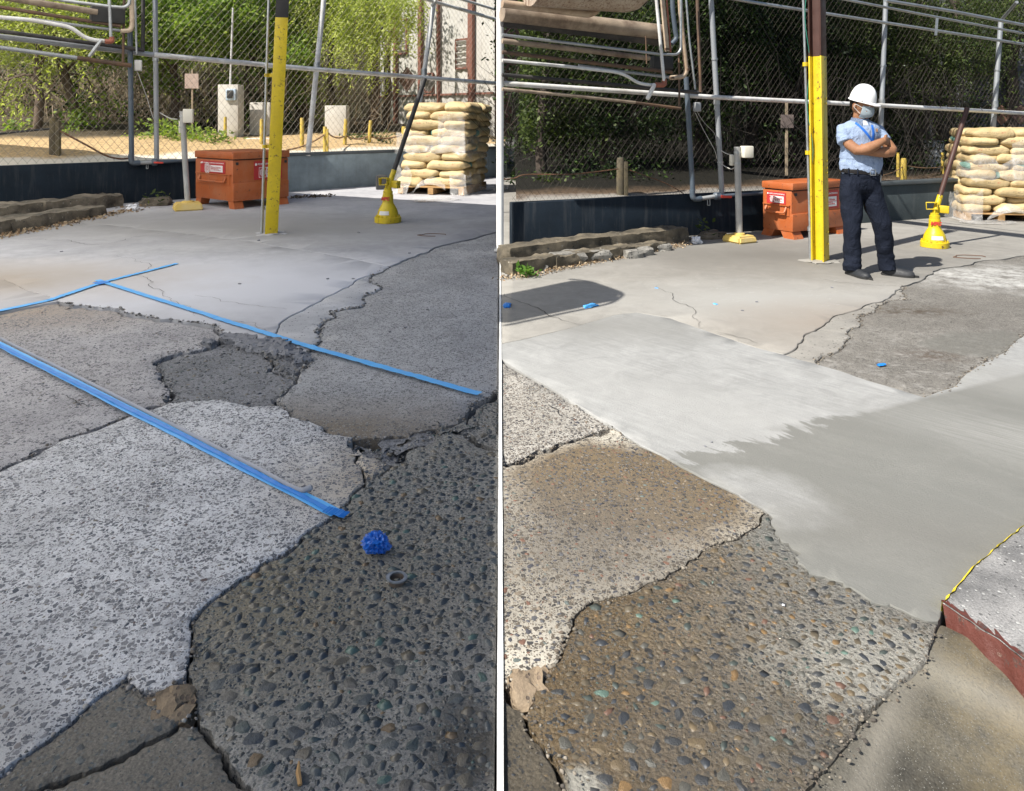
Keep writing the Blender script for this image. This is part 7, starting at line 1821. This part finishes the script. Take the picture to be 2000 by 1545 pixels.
# breast pocket, badge and embroidered crest
def patch(name, x0, x1, z0, z1, m, d, nx=5, nz=6, edge=.003):
    bm = bmesh.new(); g_ = [[bm.verts.new(front(x0 + (x1 - x0) * i / nx, z0 + (z1 - z0) * j / nz, d)) for j in range(nz + 1)] for i in range(nx + 1)]
    for i in range(nx):
        for j in range(nz): bm.faces.new((g_[i][j], g_[i + 1][j], g_[i + 1][j + 1], g_[i][j + 1]))
    return finish(name, bm, m, man, 60)
patch('breast_pocket', -.108, -.045, 1.225, 1.315, m_shirt, .004); patch('id_badge', -.112, -.055, 1.226, 1.268, simple('badge_plastic', (.30, .30, .33), .25, var=.3, scale=30, bump=0), .008)
m_cr = simple('crest_thread', (.45, .25, .14), .8, var=.4, scale=60)
patch('shirt_crest', -.098, -.074, 1.325, 1.355, m_cr, .005)
# collar
bm = bmesh.new()
for sx in (-1, 1):
    n = 9; pr = None
    for k in range(n + 1):
        a = (k / n) * R(172); cx, cy_ = -.187 + sx * .070 * math.sin(a), .008 + .070 * math.cos(a) - .012 * (k / n)
        z = 1.462 - .020 * (k / n) ** 2; lo = z - .036 - (.028 if k > n - 2 else 0)
        o_ = 1.18 if k < n - 1 else 1.28
        c = [bm.verts.new(v) for v in ((cx, cy_, z), (-.187 + (cx + .187) * o_ + sx * (.012 if k > n - 2 else 0), .008 + (cy_ - .008) * o_ - (.012 if k > n - 3 else 0), lo))]
        if pr: bm.faces.new((pr[0], c[0], c[1], pr[1]))
        pr = c
r_ = bmesh.ops.solidify(bm, geom=bm.faces[:], thickness=.004)
finish('collar', bm, m_shirt, man, 50)
patch('undershirt', -.202, -.166, 1.385, 1.425, m_white, .004, 3, 3)
# trousers
bm = bmesh.new()
loft(bm, [(-.18, 0, .975, .168, .120), (-.181, 0, .93, .178, .126), (-.182, .004, .87, .186, .132), (-.183, .006, .80, .180, .125), (-.184, .006, .765, .15, .10)], 26)
tube(bm, [(-.268, .006, .86), (-.272, 0, .74), (-.270, -.010, .62), (-.266, -.022, .48), (-.262, -.006, .34), (-.256, .010, .20), (-.252, .016, .09), (-.250, .012, .045)], [(.094, .118), (.098, .110), (.090, .098), (.079, .086), (.074, .080), (.072, .080), (.072, .084), (.070, .090)], 20, ref=(1, 0, 0))
tube(bm, [(-.098, .006, .86), (-.078, 0, .74), (-.046, -.020, .62), (-.006, -.045, .48), (.022, -.028, .34), (.046, -.006, .20), (.066, .002, .09), (.072, -.002, .048)], [(.094, .118), (.098, .110), (.090, .098), (.079, .086), (.074, .080), (.072, .080), (.073, .084), (.072, .090)], 20, ref=(1, 0, 0))
def wr2(p):
    a = .012 * noise.noise((p.x * 6, p.y * 6, p.z * 4)) + .010 * noise.noise((p.x * 9, p.y * 9 + p.z * 9, p.z * 8))
    if p.z < .22: a += .010 * noise.noise((p.x * 5, p.y * 5, p.z * 26))
    return a
tr_ = fused('trousers', bm, .009, m_trous, man, 5, wr2)
# belt
m_leather = simple('black_leather', (.012, .011, .012), .32, var=.2, bump=.1)
bm = bmesh.new(); rg = []
for (q, z) in ((.0, .938), (.012, .940), (.014, .958), (.012, .976), (.0, .978)): rg.append([bm.verts.new((-.180 + (.170 + q) * math.cos(2 * math.pi * k / 40), (.121 + q) * math.sin(2 * math.pi * k / 40), z - .010 * math.cos(2 * math.pi * k / 40))) for k in range(40)])
for i in range(4):
    for k in range(40): bm.faces.new((rg[i][k], rg[i][(k + 1) % 40], rg[i + 1][(k + 1) % 40], rg[i + 1][k]))
finish('belt', bm, m_leather, man, 50)
bm = bmesh.new(); 
for (x, z, a, b) in ((-.135, .982, .05, .006), (-.135, .934, .05, .006), (-.159, .958, .006, .052), (-.111, .958, .006, .052)): box(bm, (x, -.137, z), (a, .008, b), bev=.001)
finish('belt_buckle', bm, m_galv, man, 30)
for a in (-2.5, -2.05, -1.1, -.5):
    bm = bmesh.new(); box(bm, (-.18 + .187 * math.cos(a), .138 * math.sin(a), .958 - .010 * math.cos(a)), (.012, .012, .056), a, .002); finish('belt_loop', bm, m_trous, man, 30)
# shoes
m_shoe = simple('dusty_black_shoe', (.018, .02, .024), .6, var=.25, scale=14, dirt=(.06, .058, .056), dirt_amt=.5, bump=.2); m_sole = simple('shoe_sole', (.02, .02, .02), .7)
def shoe(heel, d):
    heel = Vector(heel); d = Vector((*d, 0)).normalized(); sd_ = Vector((-d.y, d.x, 0))
    rows = [(-.010, .030, .030, .085), (.02, .036, .032, .095), (.07, .038, .030, .092), (.12, .042, .026, .075), (.17, .050, .022, .070), (.21, .051, .020, .064), (.25, .045, .018, .058), (.278, .030, .014, .046), (.286, .010, .010, .026)]
    rows = [(t * .9, w_ * .95, lo, hi) for (t, w_, lo, hi) in rows]
    bm = bmesh.new(); rings = []
    for (t, w_, lo, hi) in rows:
        c = heel + d * t; ring = []
        for k in range(16):
            a = 2 * math.pi * k / 16; x = w_ * math.cos(a); z = .018 + max(0, math.sin(a)) * (hi - .018) if math.sin(a) > 0 else .018 - .004 * abs(math.sin(a))
            ring.append(bm.verts.new(c + sd_ * x + Vector((0, 0, z))))
        rings.append(ring)
    for i in range(len(rings) - 1):
        for k in range(16): bm.faces.new((rings[i][k], rings[i][(k + 1) % 16], rings[i + 1][(k + 1) % 16], rings[i + 1][k]))
    bm.faces.new(rings[0]); bm.faces.new(rings[-1]); sh_ = finish('shoe', bm, m_shoe, man, 60)
    bm = bmesh.new(); top_, bot_ = [], []
    outl = [(t, w_ * 1.08 + .002) for (t, w_, a, b) in rows]; outl = [(-.016, .012)] + outl + [(.291, .004)]
    pl_ = [heel + d * t + sd_ * w_ for t, w_ in outl] + [heel + d * t - sd_ * w_ for t, w_ in outl[::-1]]
    top_ = [bm.verts.new(p + Vector((0, 0, .020))) for p in pl_]; bot_ = [bm.verts.new(p + Vector((0, 0, .001))) for p in pl_]
    bm.faces.new(top_); bm.faces.new(bot_)
    for k in range(len(pl_)): bm.faces.new((top_[k], top_[(k + 1) % len(pl_)], bot_[(k + 1) % len(pl_)], bot_[k]))
    finish('shoe_sole', bm, m_sole, sh_, 30)
shoe((-.268, .055, 0), (.28, -.9)); shoe((.038, .02, 0), (.86, -.5))
# helmet, mask, hair, eyes (in head space)
m_helm = simple('white_helmet_shell', (.80, .80, .79), .35, var=.03, bump=0)
m_mask = simple('pale_blue_mask', (.58, .68, .74), .85, var=.05, scale=12, bump=.2, bscale=30)
HH = HM @ Matrix.Translation((0, .006, .030)) @ Matrix.Rotation(R(-4), 4, 'X')
bm = bmesh.new(); rings = []; seg = 48
prof = [(1.0, 0)] + [(math.cos(t) ** .82, math.sin(t)) for t in np.linspace(.05, 1.50, 14)]
for (q, z) in prof:
    ring = []
    for k in range(seg):
        a = 2 * math.pi * k / seg; x, y = .097 * q * math.cos(a), .117 * q * math.sin(a); zz = .142 * z + .012
        rd_ = max(0, 1 - (abs(x) / .030) ** 2) * .010 * min(1, z * 1.6) if z < .985 else .010
        ring.append(bm.verts.new(HH @ Vector((x, y, zz + rd_))))
    rings.append(ring)
def brim(a, out, dz):
    fy = max(0, -math.sin(a)); pk = fy ** 2.2 * .040
    return Vector(((.097 + out) * math.cos(a), (.117 + out) * math.sin(a) - pk * (out > .005), .012 + dz - .012 * (fy ** 2) * (out > .005)))
b1 = [bm.verts.new(HH @ brim(2 * math.pi * k / seg, .008, -.002)) for k in range(seg)]; b2_ = [bm.verts.new(HH @ brim(2 * math.pi * k / seg, .008, -.009)) for k in range(seg)]; b3 = [bm.verts.new(HH @ brim(2 * math.pi * k / seg, -.004, -.008)) for k in range(seg)]
b4 = [bm.verts.new(HH @ Vector((.088 * math.cos(2 * math.pi * k / seg), .108 * math.sin(2 * math.pi * k / seg), .03))) for k in range(seg)]
allr = [b4, b3, b2_, b1] + rings
for i in range(len(allr) - 1):
    for k in range(seg): bm.faces.new((allr[i][k], allr[i][(k + 1) % seg], allr[i + 1][(k + 1) % seg], allr[i + 1][k]))
bm.faces.new(allr[-1]); bm.faces.new(b4)
hel = finish('helmet', bm, m_helm, man, 50)
for sx in (-1, 1):
    bm = bmesh.new(); vs = box(bm, (sx * .100, -.02, .022), (.010, .045, .018), bev=.003); 
    for v in vs: v.co = HH @ v.co
    finish('accessory_slot', bm, m_helm, hel, 30)
bm = bmesh.new(); pr = None
for i in range(17):
    a = R(-66 + 132 * i / 16); row = []
    for j in range(13):
        t = j / 12; z = -.108 + .118 * t; bl = math.sin(t * math.pi) ** .6
        ry = .098 + .024 * bl * math.cos(a); rx = .074 + .010 * bl
        if t < .3: ry -= .030 * (.3 - t) / .3; rx -= .020 * (.3 - t) / .3
        pleat = .003 * (abs(((t * 4) % 1) - .5) * 2 - .5)
        row.append(bm.verts.new(HM @ Vector((rx * math.sin(a) * 1.02, -(ry + pleat + .003) * math.cos(a) + .002, z))))
    if pr:
        for j in range(12): bm.faces.new((pr[j], row[j], row[j + 1], pr[j + 1]))
    pr = row
bmesh.ops.solidify(bm, geom=bm.faces[:], thickness=.002)
finish('face_mask', bm, m_mask, man, 60)
for sx in (-1, 1):
    bm = bmesh.new(); e0 = Vector((sx * .082, .020, .004)); e1 = Vector((sx * .083, .026, -.030))
    tube(bm, bend([HM @ Vector((sx * .070, -.040, -.012)), HM @ e0, HM @ Vector((sx * .082, .034, -.012)), HM @ e1, HM @ Vector((sx * .066, -.034, -.070))], .01, 3), .0022, 6); finish('mask_strap', bm, m_white, man, 50)
m_hair = simple('black_hair', (.012, .010, .009), .55, var=.4, scale=60, bump=.5, bscale=120)
bm = bmesh.new(); pr = None
for i in range(19):
    a = R(5 + 170 * i / 18); row = []
    for j in range(8):
        t = j / 7; z = -.052 + .10 * t; k_ = math.sqrt(max(.2, 1 - ((z - .012) / .115) ** 2)); q = 1.06 if 0 < j else 1.0
        if abs(math.cos(a)) > .80: z = max(z, -.012 + .02 * abs(math.cos(a)))
        row.append(bm.verts.new(HM @ Vector((.077 * k_ * q * math.cos(a), .004 + .099 * k_ * q * math.sin(a), z))))
    if pr:
        for j in range(7): bm.faces.new((pr[j], row[j], row[j + 1], pr[j + 1]))
    pr = row
bmesh.ops.solidify(bm, geom=bm.faces[:], thickness=-.004); finish('hair', bm, m_hair, man, 60)
m_eye = simple('eye_white', (.55, .5, .47), .25, var=.02, bump=0)
for sx in (-1, 1):
    bm = bmesh.new(); ell(bm, (sx * .033, -.083, .012), (.013, .010, .008), HM, 12); ey = finish('eye', bm, m_eye, man, 60)
    bm = bmesh.new(); ell(bm, (sx * .033, -.0905, .010), (.0055, .004, .0055), HM, 10); finish('iris', bm, m_dark, ey, 60)
